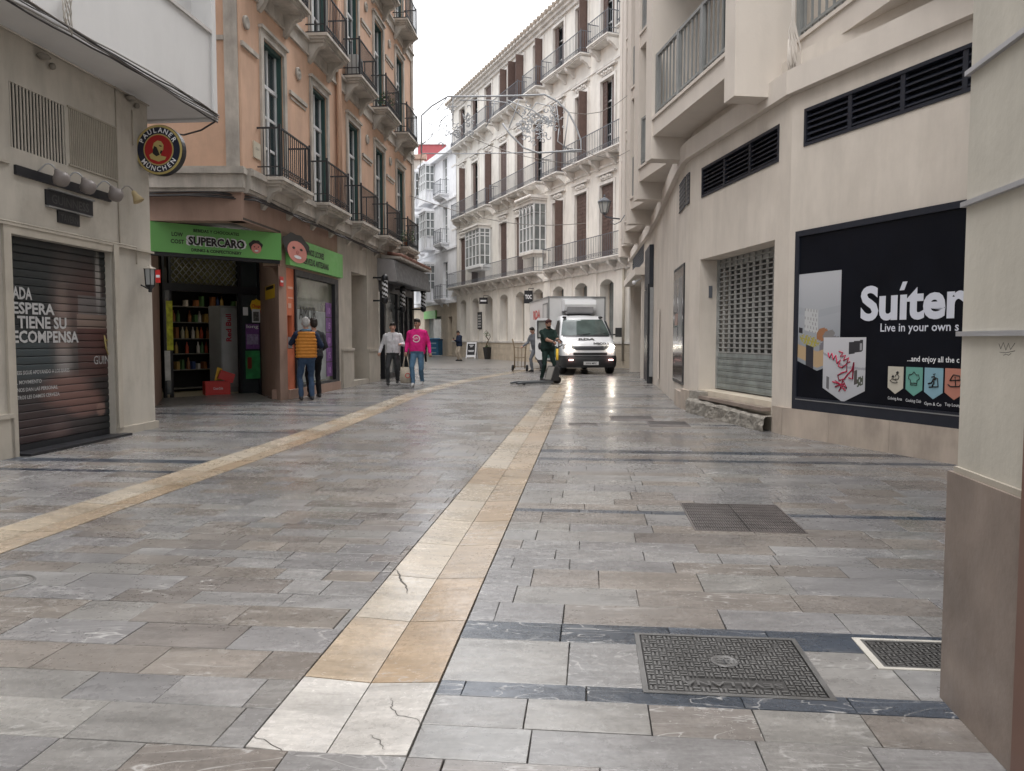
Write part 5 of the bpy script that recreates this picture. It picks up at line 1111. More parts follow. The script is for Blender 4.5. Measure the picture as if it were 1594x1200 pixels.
# rubble: displaced block
nx_, nz_ = 40, 10; q = MB(); a, b = gx0-.12, gx1+.12; bs0 = len(q.v)
for j in range(nz_+1):
    for i in range(nx_+1):
        t = j/nz_; x = a+(b-a)*i/nx_; o = .17-.1*max(0, t-.6)/.4 if t <= 1 else 0; z = .26*min(1, t*1.4)
        if t > .7: o = .17*(1-(t-.7)/.3)
        d = noise.noise(Vector((x*6, z*9, o*5)))*.022+noise.noise(Vector((x*17, z*20, 3)))*.012; q.v.append(tuple(E0.P(x, max(0, z+d*.8)+(-.05*(i/nx_) if t > .5 else 0), o+d)))
for j in range(nz_):
    for i in range(nx_): k = bs0+j*(nx_+1)+i; q.face([k, k+1, k+nx_+2, k+nx_+1])
q.build('rubble_mortar', m_rough, ds)
q = MB(); q.fbox(E0, gx0-.10, gx0+.38, .25, .38, -.1, .12); q.build('rough_stone', m_rough, ds)
# letter slot on the reveal
q = MB(); q.fbox(E0, gx0-.0, gx0+.012, 1.95, 2.15, -.22, -.16); q.build('intercom', m_irong, Eb)
# glass poster window in the curved part
pw = empty('poster_window', FE[5].P(0, 1), 'framed glass window reflecting warm light on the curved part of the taupe wall', 'window')
F = Facade((3.28, 15.75), (3.045, 13.85)); z0, z1 = .42, 2.62
F = Facade((3.262, 15.55), (3.10, 13.9))
q = MB(); q.fbox(F, 0, F.L, z0, z1, -.25, 0.02); q.build('frame', m_black, pw)
q = MB(); q.fbox(F, .06, F.L-.06, z0+.06, z1-.06, .021, .025); q.build('pane', mat('brown_glass', (.10, .085, .08), .12, var=.5, scale=1.2, spec=1.0, bump=0), pw)
for (u0, u1, w0_, w1, m) in ((.12, .4, .62, .9, 'bw_print'), (.2, .5, .5, .6, 'red_ink'), (.55, .9, .35, .9, 'grey_ink'), (.1, .45, .36, .48, 'grey_ink')):
    q = MB(); q.fbox(F, F.L*u0, F.L*u1, z0+(z1-z0)*w0_, z0+(z1-z0)*w1, .0255, .028); q.build('poster', mat('poster_'+m, {'bw_print': (.18, .17, .17), 'red_ink': (.26, .14, .11), 'grey_ink': (.16, .16, .17)}[m], .3, var=.6, scale=6, bump=0), pw)
# service door
q = MB(); F = FE[3]; a = F.s_(1025); q.fbox(F, a-.03, a+.3, .25, 2.0, 0, .03); q.fbox(F, a, a+.27, 1.0, 1.95, .031, .035); q.build('meter_cupboard', m_taupe2, Eb)
bd = empty('black_door', EB_.P((bx0+bx1)/2, 0), 'tall black door panel with a post in the taupe wall beyond the meter cupboard', 'door')
q = MB(); q.fbox(EB_, bx0-.2, bx1, 0, 2.75, .01, .08); q.fbox(EB_, bx0+.5, bx1+.1, 2.75, 3.9, .0, .12); q.build('door_panel', m_navy, bd); q = MB(); q.fbox(EB_, bx1, bx1+.12, 0, 2.8, .0, .16); q.build('post', m_black, bd)
q = MB(); q.fbox(EB_, bx1+.13, bx1+.2, .2, 2.7, 0, .1); q.build('jamb', m_grey, bd)
# entrance
en = empty('entrance', EA.P((ex0+ex1)/2, 0), 'pale framed entrance with dark glazing beside the front of the van', 'door')
q = MB(); q.fbox(EA, ex0-.5, ex1+.5, 3.27, 3.5, 0, .35); q.fbox(EA, ex0-.35, ex0-.05, 0, 3.26, 0, .12); q.fbox(EA, ex1+.05, ex1+.3, 0, 3.26, 0, .12); q.build('door_frame', m_taupe2, en)
q = MB(); q.fbox(EA, ex0, ex1, .0, 3.25, -.5, -.42); q.build('pane', m_glass, en); q = MB()
for t in (0, .3, .6, .95): x = ex0+(ex1-ex0)*t; q.fbox(EA, x, x+.1, 0, 3.24, -.42, -.3)
q.build('glazing_bar', m_black, en)
q = MB(); c = EA.P(ex1+.1, 3.05, .35); q.ball(c, .07, 8); q.tube([EA.P(ex1+.1, 3.2, .1), c], .03, 6); q.build('camera_dome', m_textw, None, 'small white security camera above the pale framed entrance', 'camera')
# saw-tooth storeys
fins = [(2.955, 10.45), (2.49, 14.02), (2.9, 18.0), (3.29, 21.8), (3.78, 26.2), (4.25, 30.4)]
ud = Vector((-.139, .990, 0)); wd = Vector((.990, .139, 0))
ZB = 4.48; SL = [4.87, 7.87, 10.87, 13.87]; TOPZ = 17.0
def qbox(mb, p, a0, a1, b0, b1, z0, z1):   # a along ud (away), b along wd (into block)
    P = [p+ud*a0+wd*b0, p+ud*a0+wd*b1, p+ud*a1+wd*b1, p+ud*a1+wd*b0]
    return mb.hexa([(v.x, v.y, z0) for v in P]+[(v.x, v.y, z1) for v in P])
m_sld = mat('grey_sliding_frame', (.09, .115, .13), .45, .2); m_rail = mat('grey_green_rail', (.24, .25, .25), .5, .2); m_curt = mat('pale_curtain', (.42, .42, .40), .8, var=.2, scale=8, bump=0)
for i, (fx, fy) in enumerate(fins):
    p = Vector((fx, fy, 0)); q = MB(); qbox(q, p, 0, .34, 0, 3.2, ZB, TOPZ); q.build('fin_wall', m_taupe2, Eb)
    L = 3.3 if i == 1 else (3.7 if i > 1 else 5.0); L = {0: 5.2, 1: 3.24, 2: 3.0, 3: 3.2, 4: 3.6, 5: 3.4}[i]
    pb = p+(Vector((0, 0, 0)) if i else wd*.78)      # the nearest unit is set back
    nf = 4 if i else 2
    for k in range(nf):
        z = SL[k]; q = MB(); qbox(q, pb, -L, -.002, .03, 3.0, z, z+.28); qbox(q, pb, -L, -.002, .0, .2, z+.28, z+.33)
        bal = q.build('balcony', m_taupe2, Eb)
        # set-back wall with sliding doors
        qb = 1.15 if i else .5
        for (t0, t1) in ((-L, -L*.72), (-L*.12, -.0)): q = MB(); qbox(q, pb, t0, t1, qb, qb+.2, z+.28, z+3.0-.002); q.build('back_wall', m_taupe, bal)
        q = MB(); qbox(q, pb, -L*.72, -L*.12, qb+.08, qb+.12, z+.28, z+3.0); q.build('pane', m_curt if k % 2 == 0 else m_glass, bal)
        q = MB()
        for t in (.72, .58, .43, .40, .26, .13): qbox(q, pb, -L*t, -L*t+.07, qb+.0, qb+.07, z+.28, z+3.0)
        q.build('sliding_frame', m_sld, bal)
        r = MB(); zt = z+1.42
        qbox(r, pb, -L, -.03, .06, .12, zt-.05, zt); qbox(r, pb, -L, -.03, .07, .11, z+.42, z+.46)
        n = int(L/.17)
        for j in range(n+1): a_ = -L+(L-.05)*j/n; qbox(r, pb, a_, a_+.026, .075, .1, z+.33, zt-.05)
        for j in (0, .33, .66, 1): a_ = -L+(L-.12)*j; qbox(r, pb, a_, a_+.09, .055, .125, z+.33, zt)
        r.build('railing', m_rail, bal)
    # soffit beam band closing the storey under slab 1
q = MB()
for F in FE[:8]: q.fbox(F, 0, F.L+.05, WT-.01, SL[0]+.05, -.45, -.08)
q.build('recessed_band', m_taupe, Eb)
q = MB(); q.prism([(3.6, 31, TOPZ), (3.3, 12, TOPZ), (4, 5, TOPZ), (9, 5, TOPZ), (9, 31, TOPZ)], (0, 0, .3)); q.build('roof', m_taupe, Eb)
q = MB(); q.prism([(4.85, 31.4, 0), (5.0, 31.4, 0), (10, 31.4, 0), (10, 31.2, 0), (4.82, 31.2, 0)], (0, 0, TOPZ)); q.build('end_wall', m_taupe, Eb)
# cables hanging beside the nearest fin
cb = empty('hanging_cables', (3.75, 10.35, 4.9), 'pale tangle of cables hanging down beside the balcony fin on the taupe building', 'cables')
P0 = Vector((3.62, 10.2, 0))
for k in range(6):
    q = MB(); w_ = rnd.uniform(.02, .07); x0 = (k-3)*.02
    pts = [P0+Vector((x0*.3, -.02, 6.6)), P0+Vector((x0*.3, -.02, 5.35)), P0+Vector((x0, -.03, 5.2)), P0+Vector((x0+w_, -.05, 5.0)), P0+Vector((x0+w_*1.4, -.05, 4.78+.03*k)), P0+Vector((x0+w_*.4, -.05, 4.66+.02*k)), P0+Vector((x0-.01, -.05, 4.8+.03*k)), P0+Vector((x0, -.03, 5.1))]
    q.tube(pts, .011, 6); q.build('cable', mat('pale_cable2', (.5, .46, .42), .7), cb)
# ---- hoarding
ho = empty('window_hoarding', E1w.P(hz0[0]+1.5, .6), 'big navy shopfront hoarding reading Suiter with two room photographs and coloured icons', 'hoarding')
h0, h1 = hz0[0], E1w.L-.02; z0, z1 = hz0[1], hz1
q = MB(); q.fbox(E1w, h0, h1, z0, z0+.17, .0, .05); q.fbox(E1w, h0, h1, z1-.07, z1, .0, .05); q.fbox(E1w, h0, h0+.07, z0+.17, z1-.07, 0, .05); q.build('frame', m_navy, ho)
q = MB(); q.fbox(E1w, h0+.07, h1, z0+.17, z1-.07, 0, .03); q.build('vinyl_panel', mat('navy_vinyl', (.005, .006, .010), .4, var=.3, scale=1.5, bump=.02, spec=.12, stain=(.008, .009, .012)), ho)
q = MB(); q.fbox(E1w, h0+.07, h1, z0+.135, z0+.147, .05, .056); q.build('trim_strip', m_grey, ho)
EH = lambda px, py: E1w.sz(px, py, .03)
def pic(pts_px, fn, name, n=44):      # pentagon-shaped print, colour per little cell
    xs = [EH(*p) for p in pts_px]; x0 = min(p[0] for p in xs); x1 = max(p[0] for p in xs); y0 = min(p[1] for p in xs); y1 = max(p[1] for p in xs)
    base = [xs[0][1], xs[1][1]]
    yb = max(xs[2][1], xs[4][1]); yt = (base[0]+base[1])/2; yb = (xs[2][1]+xs[4][1])/2; tip = xs[3][1]; q = MB(); nyy = int(n*1.5)
    for i in range(n):
        a, b = i/n, (i+1)/n; X0, X1 = x0+(x1-x0)*a, x0+(x1-x0)*b
        l0 = yb+(tip-yb)*(1-abs(2*a-1)); l1 = yb+(tip-yb)*(1-abs(2*b-1))
        for j in range(nyy):
            t0, t1 = j/nyy, (j+1)/nyy; q.col = (*fn((a+b)/2, (t0+t1)/2), 1)
            q.poly([E1w.P(X0, l0+(yt-l0)*t0, .033), E1w.P(X1, l1+(yt-l1)*t0, .033), E1w.P(X1, l1+(yt-l1)*t1, .033), E1w.P(X0, l0+(yt-l0)*t1, .033)])
    return q.build(name, m_print, ho)
def f1(x, y):
    c = mixc((.25, .27, .30), (.44, .45, .48), min(1, max(0, y*1.3-.2)))
    if .55 < y < .62: c = mixc(c, (.28, .3, .33), .4)
    if .18 < x < .5 and .38 < y < .62: c = (.46, .47, .48) if (math.sin(x*90)*math.sin(y*70) < .55) else (.27, .27, .28)
    if .05 < x < .13 and .34 < y < .4: c = (.03, .03, .04)
    if blob(x, y, .6, .36, .12, .06) > .3: c = (.30, .14, .07)
    if blob(x, y, .75, .33, .12, .05) > .3: c = (.2, .19, .19)
    if blob(x, y, .8, .22, .25, .08) > .4: c = (.17, .16, .18)
    if y < .2 and blob(x, y, .5, .12, .7, .08) > .3: c = (.42, .30, .18)
    if .22 < x < .42 and y < .22: c = (.03, .03, .04)
    if blob(x, y, .3, .28, .2, .05) > .1 and math.sin(x*80+y*40)*math.cos(y*95) > -.1: c = (.34, .30, .06)
    return c
def f2(x, y):
    c = mixc((.40, .41, .44), (.52, .52, .55), y)
    if abs(x*.25+y*.9-.62) < .02: c = (.3, .3, .33)
    if .62 < x < .93 and .66+.1*x < y < .86+.1*x: c = (.03, .03, .035)
    if .86 < x < .9 and .78 < y < .9: c = (.3, .3, .32)
    if .82 < x < .96 and .14 < y < .3 and math.sin(x*70)*math.sin(y*60) > -.3: c = (.06, .07, .05)
    if .76 < x < .82 and .2 < y < .44: c = (.07, .06, .06)
    if .1 < x < .17 and .05 < y < .28: c = (.12, .12, .13)
    return c
pic([(1243, 427), (1307, 421), (1307, 560), (1268, 577), (1241, 564)], f1, 'living_room_photo')
def pic2():
    global EH
    o = EH; E_ = lambda px, py: E1w.sz(px, py, .03); EH = E_
    r = pic([(1283, 526), (1347, 524), (1347, 606), (1312, 626), (1281, 606)], f2, 'kitchen_photo'); r.location += E1w.n*.004; EH = o
pic2()
def et(s, px0, px1, py, hpx, bold=.01, m=m_textw, **k):
    a, z = EH(px0, py); b = EH(px1, py)[0]; D = E1w.P((a+b)/2, z).y; return text(E1w.M(a, z, .034), s, hpx/1200*D, m, 'lettering', ho, wdt=b-a, bold=bold, **k)
a, z = EH(1340, 497); hh = 48/1200*E1w.P(a, z).y
text(E1w.M(a, z, .036), 'Su\u0131ter', hh, mat('lavender_white', (.60, .62, .70), .4, bump=0, var=0), 'lettering', ho, wdt=(EH(1506, 490)[0]-a), bold=.035, res=4)
q = MB(); i_ = EH(1401, 452); q.fpoly(E1w, [(i_[0], i_[1]), (i_[0]+.06, i_[1]), (i_[0]+.1, i_[1]+.09), (i_[0]+.04, i_[1]+.09)], .034, .037); q.build('accent', MT['lavender_white'], ho)
et('Live in your own s', 1371, 1493, 516, 13, .012, MT['lavender_white']); et('...and enjoy all the c', 1413, 1494, 562, 8.5, .012)
icons = [((1383, 1407), (.50, .47, .40), 'Coliving Area'), ((1411, 1437), (.13, .33, .28), 'Cooking Club'), ((1440, 1469), (.22, .38, .46), 'Gym & Co'), ((1472, 1502), (.45, .19, .14), 'Top Lounge')]
def line(pts, w_, base, name='icon_line', cl=False):
    q = MB(); q.tube([E1w.P(base[0]+x*.1, base[1]+y*.1, .038) for x, y in pts], w_, 4, closed=cl); return q.build(name, m_textk, ho)
for n_, ((xa, xb), c, tx) in enumerate(icons):
    yt = EH(xa, 570+1.0*n_)[1]; a = EH(xa, 570)[0]; b = EH(xb, 570)[0]; h = (b-a)*1.45; q = MB(); q.fpoly(E1w, [(a, yt), (a, yt-h*.78), ((a+b)/2, yt-h), (b, yt-h*.78), (b, yt)], .031, .034); q.build('icon_badge', mat('badge_%d' % n_, c, .45, bump=0, var=.03), ho)
    cc = ((a+b)/2, yt-h*.42); w_ = .004
    if n_ == 0: line([(-.3, -.5), (-.7, -.3), (-.4, -.1), (.1, -.2), (.3, -.5)], w_, cc, cl=True); line([(0, .2), (.2, .5), (.5, .2), (.4, -.1), (.0, -.1)], w_, cc); line([(.2, .6), (.3, .7), (.35, .55)], .012, cc); line([(-.4, .1), (-.3, .25), (-.2, .1)], .012, cc)
    if n_ == 1: line([(-.4, -.6), (-.4, -.1), (-.7, .1), (-.6, .5), (-.3, .5), (0, .8), (.3, .5), (.6, .5), (.7, .1), (.4, -.1), (.4, -.6)], w_, cc, cl=True); line([(-.4, -.4), (.4, -.4)], w_, cc)
    if n_ == 2: line([(-.6, -.3), (-.2, -.2), (0, .2), (.3, .3)], .008, cc); line([(0, .2), (.1, -.2), (-.1, -.5)], .008, cc); line([(-.2, .4), (.1, .5), (.2, .1)], .008, cc); line([(.1, .75), (.12, .7)], .016, cc); line([(-.5, -.65), (.6, -.55), (.5, .3), (.2, .35)], .007, cc)
    if n_ == 3: line([(-.7, -.3), (-.4, -.5), (.6, -.45), (.8, -.1)], .006, cc); line([(-.5, .1), (-.1, .7), (.6, .6), (.7, .2), (-.5, .1)], .006, cc); line([(.1, .5), (.2, -.4)], .005, cc)
    text(E1w.M((a+b)/2, yt-h-.065, .033), tx, .032, m_textw, 'lettering', ho, wdt=(b-a)*.92, align='C')
# red marker scribble across the kitchen photo
mr = mat('magenta_marker', (.42, .015, .06), .5, bump=0)
def scr(pts):
    q = MB(); q.tube([E1w.P(*E1w.sz(x, y, .042), .042) for x, y in pts], .009, 5); return q.build('marker_scribble', mr, ho)
scr([(1289, 549), (1291, 557), (1295, 550), (1297, 560), (1301, 553), (1303, 566), (1308, 560), (1305, 570), (1311, 572)]); scr([(1306, 547), (1312, 549), (1308, 555), (1316, 553), (1313, 561), (1321, 557), (1318, 566), (1323, 563)])
scr([(1311, 572), (1318, 566), (1318, 578), (1311, 580), (1304, 584), (1306, 592), (1314, 590), (1320, 582), (1326, 576), (1329, 564), (1327, 590), (1321, 588)]); scr([(1296, 594), (1308, 598), (1300, 602), (1314, 597), (1306, 609), (1312, 592), (1318, 604), (1300, 592), (1316, 608)])
# ================================================================== PILLAR F (near right)
FX = lambda t: 1.515-.13*t
Fp = empty('near_building', (2.5, 1, 0), 'corner pier of the nearest building, right edge, with zinc strips and brown stone base', 'building')
FF = Facade((1.515, 2.6), (1.515-.13*8, -5.4)); dep = -3.2
q = MB(); q.fbox(FF, 0, FF.L, .8, 13, dep, 0); q.build('wall', m_pill, Fp)
q = MB(); q.fbox(FF, -.025, .47, 0, .8, dep, .022); q.build('stone_base', m_pillst, Fp)
q = MB(); q.fbox(FF, .474, 2.2, .0, 1.72, -.5, .03); q.build('stone_cladding', m_pillst2, Fp)
q = MB(); q.fbox(FF, -.0, .47, .8, .82, -.01, .012); q.build('bead', m_trim, Fp)
for z in (1.26, 1.69, 2.12, 2.56, 3.0): q = MB(); q.fbox(FF, -.014, 1.9 if z > 1.72 else .472, z, z+.016, -.3, .015); q.build('zinc_strip', m_zinc, Fp)
q = MB(); mz = [(1555, 535), (1558, 543), (1562, 533), (1566, 545), (1570, 534), (1573, 544), (1580, 534)]
q.tube([FF.P(*FF.sz(x, y, .0), .0) for x, y in mz], .0009, 4); q.tube([FF.P(*FF.sz(x, y, .0), .0) for x, y in ((1556, 548), (1566, 549), (1580, 546))], .0008, 4); q.tube([FF.P(*FF.sz(x, y, .0), .0) for x, y in ((1562, 553), (1566, 551), (1570, 553), (1574, 550))], .0008, 4)
q.build('pen_scribble', m_textk, Fp)
# ================================================================== VAN
vR = Matrix.Translation((2.80, 27.3, 0)) @ Matrix.Rotation(.12, 4, 'Z')     # local x right, y back
V = empty('delivery_van', (2.80, 27.3, 0), 'white refrigerated box van facing the camera with lit headlights and its door open', 'van')
def ring(z, yf, w, r, yb=2.35, n=5, x0=0, bow=.10):
    P = []
    P.append((w, yb)); 
    for k in range(n+1): t = k/n*PI/2; P.append((w-r+r*math.cos(t), yf+bow+r-r*math.sin(t)))
    for k in range(1, 8): x = (w-r)*(1-2*k/8); P.append((x, yf+bow*(x/max(.01, w-r))**2))
    for k in range(n+1): t = PI/2-k/n*PI/2; P.append((-(w-r+r*math.cos(t)), yf+bow+r-r*math.sin(t)))
    P.append((-w, yb)); return [Vector((x, y, z)) for x, y in P]
CP = [(.50, .12, .97, .22), (.62, .08, .985, .25), (.78, .07, .99, .27), (.95, .10, .99, .3), (1.06, .17, .985, .3), (1.14, .27, .98, .28), (1.24, .46, .975, .25), (1.33, .66, .965, .22), (1.38, .76, .955, .2),
      (1.55, .93, .93, .2), (1.75, 1.12, .89, .2), (1.93, 1.30, .84, .2), (2.02, 1.42, .81, .22), (2.10, 1.62, .76, .25), (2.15, 1.9, .68, .28)]
def interp(z):
    for a, b in zip(CP, CP[1:]):
        if z <= b[0]: t = (z-a[0])/(b[0]-a[0]); return [a[i]+(b[i]-a[i])*t for i in range(4)]
    return list(CP[-1])
mb = MB(); mb.smooth = True; rings = [ring(*c) for c in CP]; n = len(rings[0])
for r in rings: mb.v += [tuple(vR @ p) for p in r]
for i in range(len(rings)-1):
    for j in range(n): q = (j+1) % n; mb.face([i*n+j, (i+1)*n+j, (i+1)*n+q, i*n+q])
mb.face([(len(rings)-1)*n+j for j in range(n)]); mb.build('cab_body', m_van, V)
def patch(z0, z1, x0f, x1f, off, m, name, par=V, nz=6, nxx=14, shape=None):
    """surface strip following the cab front, x as fraction of the half width"""
    mb = MB(); mb.smooth = True; b = 0
    for i in range(nz+1):
        z = z0+(z1-z0)*i/nz; zz, yf, w, r = interp(z); r0 = ring(z, yf, w, r)
        for j in range(nxx+1):
            f0, f1 = (x0f, x1f) if not shape else shape(i/nz); x = (f0+(f1-f0)*j/nxx)*w
            if abs(x) <= w-r: y = yf+.10*(x/(w-r))**2
            else: d = min(1, (abs(x)-(w-r))/r); y = yf+.10+r-r*math.sqrt(max(0, 1-d*d))
            mb.v.append(tuple(vR @ Vector((x, y-off, z+off*.5))))
    for i in range(nz):
        for j in range(nxx): a = i*(nxx+1)+j; mb.face([a, a+1, a+nxx+2, a+nxx+1])
    return mb.build(name, m, par)
m_wind = mat('windscreen', (.07, .095, .09), .05, var=.5, scale=1.5, spec=.9, bump=0)  # base colour lightened and greenish, reflections in the glass put into the colour
patch(1.385, 1.975, -.93, .93, .012, m_wind, 'windscreen', nz=10, nxx=18, shape=lambda t: (-.95+.05*t, .95-.05*t))
patch(1.34, 1.40, -.9, .9, .010, m_black, 'cowl', nz=2)
for sg_ in (-.35, .25): mb = MB(); mb.tube([vR @ Vector((sg_, .72, 1.40)), vR @ Vector((sg_+.5, .80, 1.46))], .012, 4); mb.build('wiper', m_black, V)
for x in (-.1, .45): mb = MB(); mb.box(x, x+.22, .9, .98, 1.44, 1.46, vR); mb.build('paper', m_textw, V)
patch(.86, 1.0, -.68, .68, .012, m_plast, 'upper_grille', nz=4, shape=lambda t: (-.52-.22*t, .52+.22*t))
for k in range(3): patch(.875+.04*k, .885+.04*k, -.55-.05*k, .55+.05*k, .02, m_irong, 'grille_bar', nz=1)
patch(.68, .77, -.62, .62, .012, m_plast, 'lower_grille', nz=3)
# bumper
BP = [(.24, .10, .95, .2), (.30, .03, .985, .25), (.48, .0, 1.0, .27), (.60, .0, 1.0, .27), (.66, .04, .99, .27)]
mb = MB(); mb.smooth = True; rings = [ring(c[0], c[1], c[2]+.01, c[3], yb=.9) for c in BP]
for r in rings: mb.v += [tuple(vR @ p) for p in r]
for i in range(len(rings)-1):
    for j in range(n): q = (j+1) % n; mb.face([i*n+j, (i+1)*n+j, (i+1)*n+q, i*n+q])
mb.face([(len(rings)-1)*n+j for j in range(n)]); mb.face([j for j in reversed(range(n))]); mb.build('bumper', m_plast, V)
m_lamp = mat('lit_headlight', (.9, .9, .85), .2, bump=0, emit=(1, .90, .74, 22)); m_fog = mat('lit_fog_light', (.6, .2, .2), .3, bump=0, emit=(1, .55, .5, 4))
for sg_ in (-1, 1):
    patch(.90, 1.07, .60*sg_, .97*sg_, .006, mat('lamp_glass', (.25, .25, .26), .1, bump=0), 'headlight', nz=4, nxx=8)
    mb = MB(); mb.ball(vR @ Vector((sg_*.80, .14, .985)), .078, 12, sc=(1.1, .6, .8)); mb.build('headlight_bulb', m_lamp, V)
    mb = MB(); mb.box(sg_*.72-.07, sg_*.72+.07, -.025, .03, .50, .54, vR); mb.build('fog_light', m_fog, V)
mb = MB(); mb.box(-.27, .27, -.03, -.005, .34, .46, vR); pl = mb.build('number_plate', mat('plate_white', (.6, .6, .6), .5, bump=0), V)
text(vR @ Matrix.Translation((0, -.033, .37)), '5393 MFC', .06, m_textk, 'lettering', pl, wdt=.4, bold=.02, align='C')
def front(x, z, off=.02):
    zz, yf, w, r = interp(z); z2, y2, _, _ = interp(z+.05); sl = math.atan2(y2-yf, .05)
    return vR @ Matrix.Translation((x, yf-off+.1*(x/(w-r))**2, z)) @ Matrix.Rotation(-sl, 4, 'X')
text(front(-.08, 1.22, .03), 'RDA', .15, m_textk, 'lettering', V, wdt=.60, bold=.05, align='C', slant=.2)
text(front(.36, 1.065, .04), 'IVECO', .10, m_textk, 'lettering', V, wdt=.46, bold=.06, align='C')
mb = MB(); M = front(.68, 1.09, .035); mb.tube([M @ Vector((x, 0, z)) for x, z in ((-.03, .03), (0, .05), (.03, .02), (-.03, -.03), (.035, -.03))], .008, 4); mb.build('emblem', m_textk, V)
# box
bM = vR @ Matrix.Translation((-.02, 2.42, 0)); bw = 1.1; bl = 5.0
mb = MB(); mb.box(-bw, bw, 0, bl, .72, 2.86, bM); bx = mb.build('cargo_box', m_box, V)
mb = MB()
for x in (-bw-.02, bw-.03): mb.box(x, x+.05, -.02, .03, .72, 2.88, bM)
mb.box(-bw-.02, bw+.02, -.02, .03, 2.84, 2.89, bM); mb.box(-bw-.02, -bw+.03, .03, bl, 2.84, 2.89, bM); mb.box(-bw-.02, -bw+.03, .03, bl, .70, .76, bM); mb.build('edge_trim', m_grey, bx)
mb = MB(); mb.box(-bw-.02, -bw-.003, .25, 1.15, .85, 2.6, bM); mb.build('side_door', m_box, bx); mb = MB(); 
for a in ((.2, .25, .8, 2.65), (1.15, 1.2, .8, 2.65), (.2, 1.2, 2.6, 2.65)): mb.box(-bw-.03, -bw-.003, a[0], a[1], a[2], a[3], bM)
mb.build('door_frame', m_grey, bx)
Mt = bM @ Matrix.Translation((-bw-.006, 3.9, 2.1)) @ Matrix.Rotation(-PI/2, 4, 'Z'); text(Mt, 'RDA', .35, m_red, 'lettering', bx, wdt=1.9, bold=.03)
mb = MB(); mb.smooth = False; mb.prism([(0, -.62, 2.42), (0, -.68, 2.55), (0, -.6, 2.72), (0, 0, 2.80), (0, 0, 2.3), (0, -.5, 2.33)], (1.2, 0, 0), bM @ Matrix.Translation((-.6, 0, 0))); fr_ = mb.build('cooling_unit', m_van, V)
mb = MB(); mb.box(-.5, .5, -.64, -.60, 2.25, 2.50, bM); mb.box(-.5, .5, -.6, 0, 2.2, 2.31, bM); mb.build('cooling_grille', mat('unit_grey', (.25, .25, .26), .5), fr_)
mb = MB(); mb.box(-.9, .9, 1.9, 7.3, .35, .72, vR); mb.build('chassis', m_black, V)
def wheel(x, y):
    T = vR @ Matrix.Translation((x, y, .345)) @ Matrix.Rotation(PI/2, 4, 'Y'); mb = MB(); mb.lathe([(.2, -.11), (.33, -.11), (.345, -.08), (.345, .08), (.33, .11), (.2, .11)], M=T, n=24); w_ = mb.build('wheel', m_tyre, V)
    mb = MB(); mb.lathe([(.02, -.09), (.19, -.10), (.2, -.112), (.2, .112), (.19, .1), (.02, .09)], M=T, n=16); mb.build('rim', m_grey, w_)
for x in (-.88, .88):
    wheel(x, .85); wheel(x, 5.2)
# side windows of the cab + dark door opening on the viewer's left
mb = MB(); mb.prism([(-.99, .98, 1.36), (-.99, 2.0, 1.36), (-.85, 2.0, 1.95), (-.87, 1.42, 1.95)], (-.006, 0, 0), vR); mb.prism([(-1.0, .95, .5), (-1.0, 2.0, .5), (-1.0, 2.0, 1.36), (-1.0, .95, 1.36)], (-.006, 0, 0), vR); mb.build('door_opening', m_dark, V)
mb = MB(); mb.prism([(.985, 1.0, 1.4), (.985, 2.0, 1.4), (.86, 2.0, 1.93), (.87, 1.44, 1.93)], (.012, 0, 0), vR); mb.build('side_window', m_glass, V)
# open door swung out, facing the camera
dM = vR @ Matrix.Translation((-1.0, 1.0, 0)) @ Matrix.Rotation(math.radians(-8), 4, 'Z')
dl = .84; pts = [(0, .62), (-.1, .5), (-dl+.1, .5), (-dl, .62), (-dl, 1.93), (-dl+.08, 2.02), (-.42, 2.0), (0, 1.38)]
mb = MB()
def dprism(mb, P, y0, y1): mb.prism([(x, y0, z) for x, z in P], (0, y1-y0, 0), dM)
dprism(mb, [(0, .62), (-.1, .5), (-dl+.1, .5), (-dl, .62), (-dl, 1.3), (0, 1.3)], 0, .07); mb.prism([(-dl, 0, 1.3), (-dl+.09, 0, 1.3), (-dl+.09, 0, 1.92), (-dl, 0, 1.92)], (0, .07, 0), dM)
dprism(mb, [(-dl, 1.92), (-dl+.08, 2.02), (-.40, 2.01), (-.45, 1.93)], 0, .07); dprism(mb, [(-.45, 1.93), (-.40, 2.01), (0, 1.38), (0, 1.3), (-.06, 1.3)], 0, .07); dr = mb.build('open_door', m_van, V)
mb = MB(); fr2 = [(-dl+.09, 1.3), (-dl+.09, 1.92), (-.46, 1.92), (-.08, 1.32)]
mb.tube([dM @ Vector((x, -.01, z)) for x, z in fr2], .03, 5, closed=True); mb.build('window_seal', m_black, dr)
mb = MB(); dprism(mb, fr2, .02, .035); mb.build('pane', mat('clear_pane', (.30, .31, .30), .08, var=.3, scale=2, bump=0), dr)
mb = MB(); mb.ball(dM @ Vector((-dl+.17, -.01, 1.0)), .09, 10, sc=(.75, .3, 1.5)); mb.build('door_handle', m_black, dr)
mb = MB(); dprism(mb, [(-.05, .6), (-.55, .55), (-.5, .9), (-.2, 1.0), (-.05, 1.0)], -.03, -.001); mb.build('door_lining', mat('teal_lining', (.05, .12, .11), .6), dr)
mb = MB(); M = vR @ Matrix.Translation((1.22, .92, 1.50)); mb.box(-.1, .11, -.08, .06, -.17, .17, M); mr_ = mb.build('mirror', m_plast, V); mb = MB(); mb.tube([vR @ Vector((.93, 1.0, 1.42)), vR @ Vector((1.15, .95, 1.42))], .03, 6); mb.build('mirror_arm', m_plast, mr_)
for x in (-.68, .68): mb = MB(); mb.ball(vR @ Vector((x, 1.5, 2.06)), .07, 8, sc=(1.2, 1, .7)); mb.build('marker_lamp', m_plast, V)
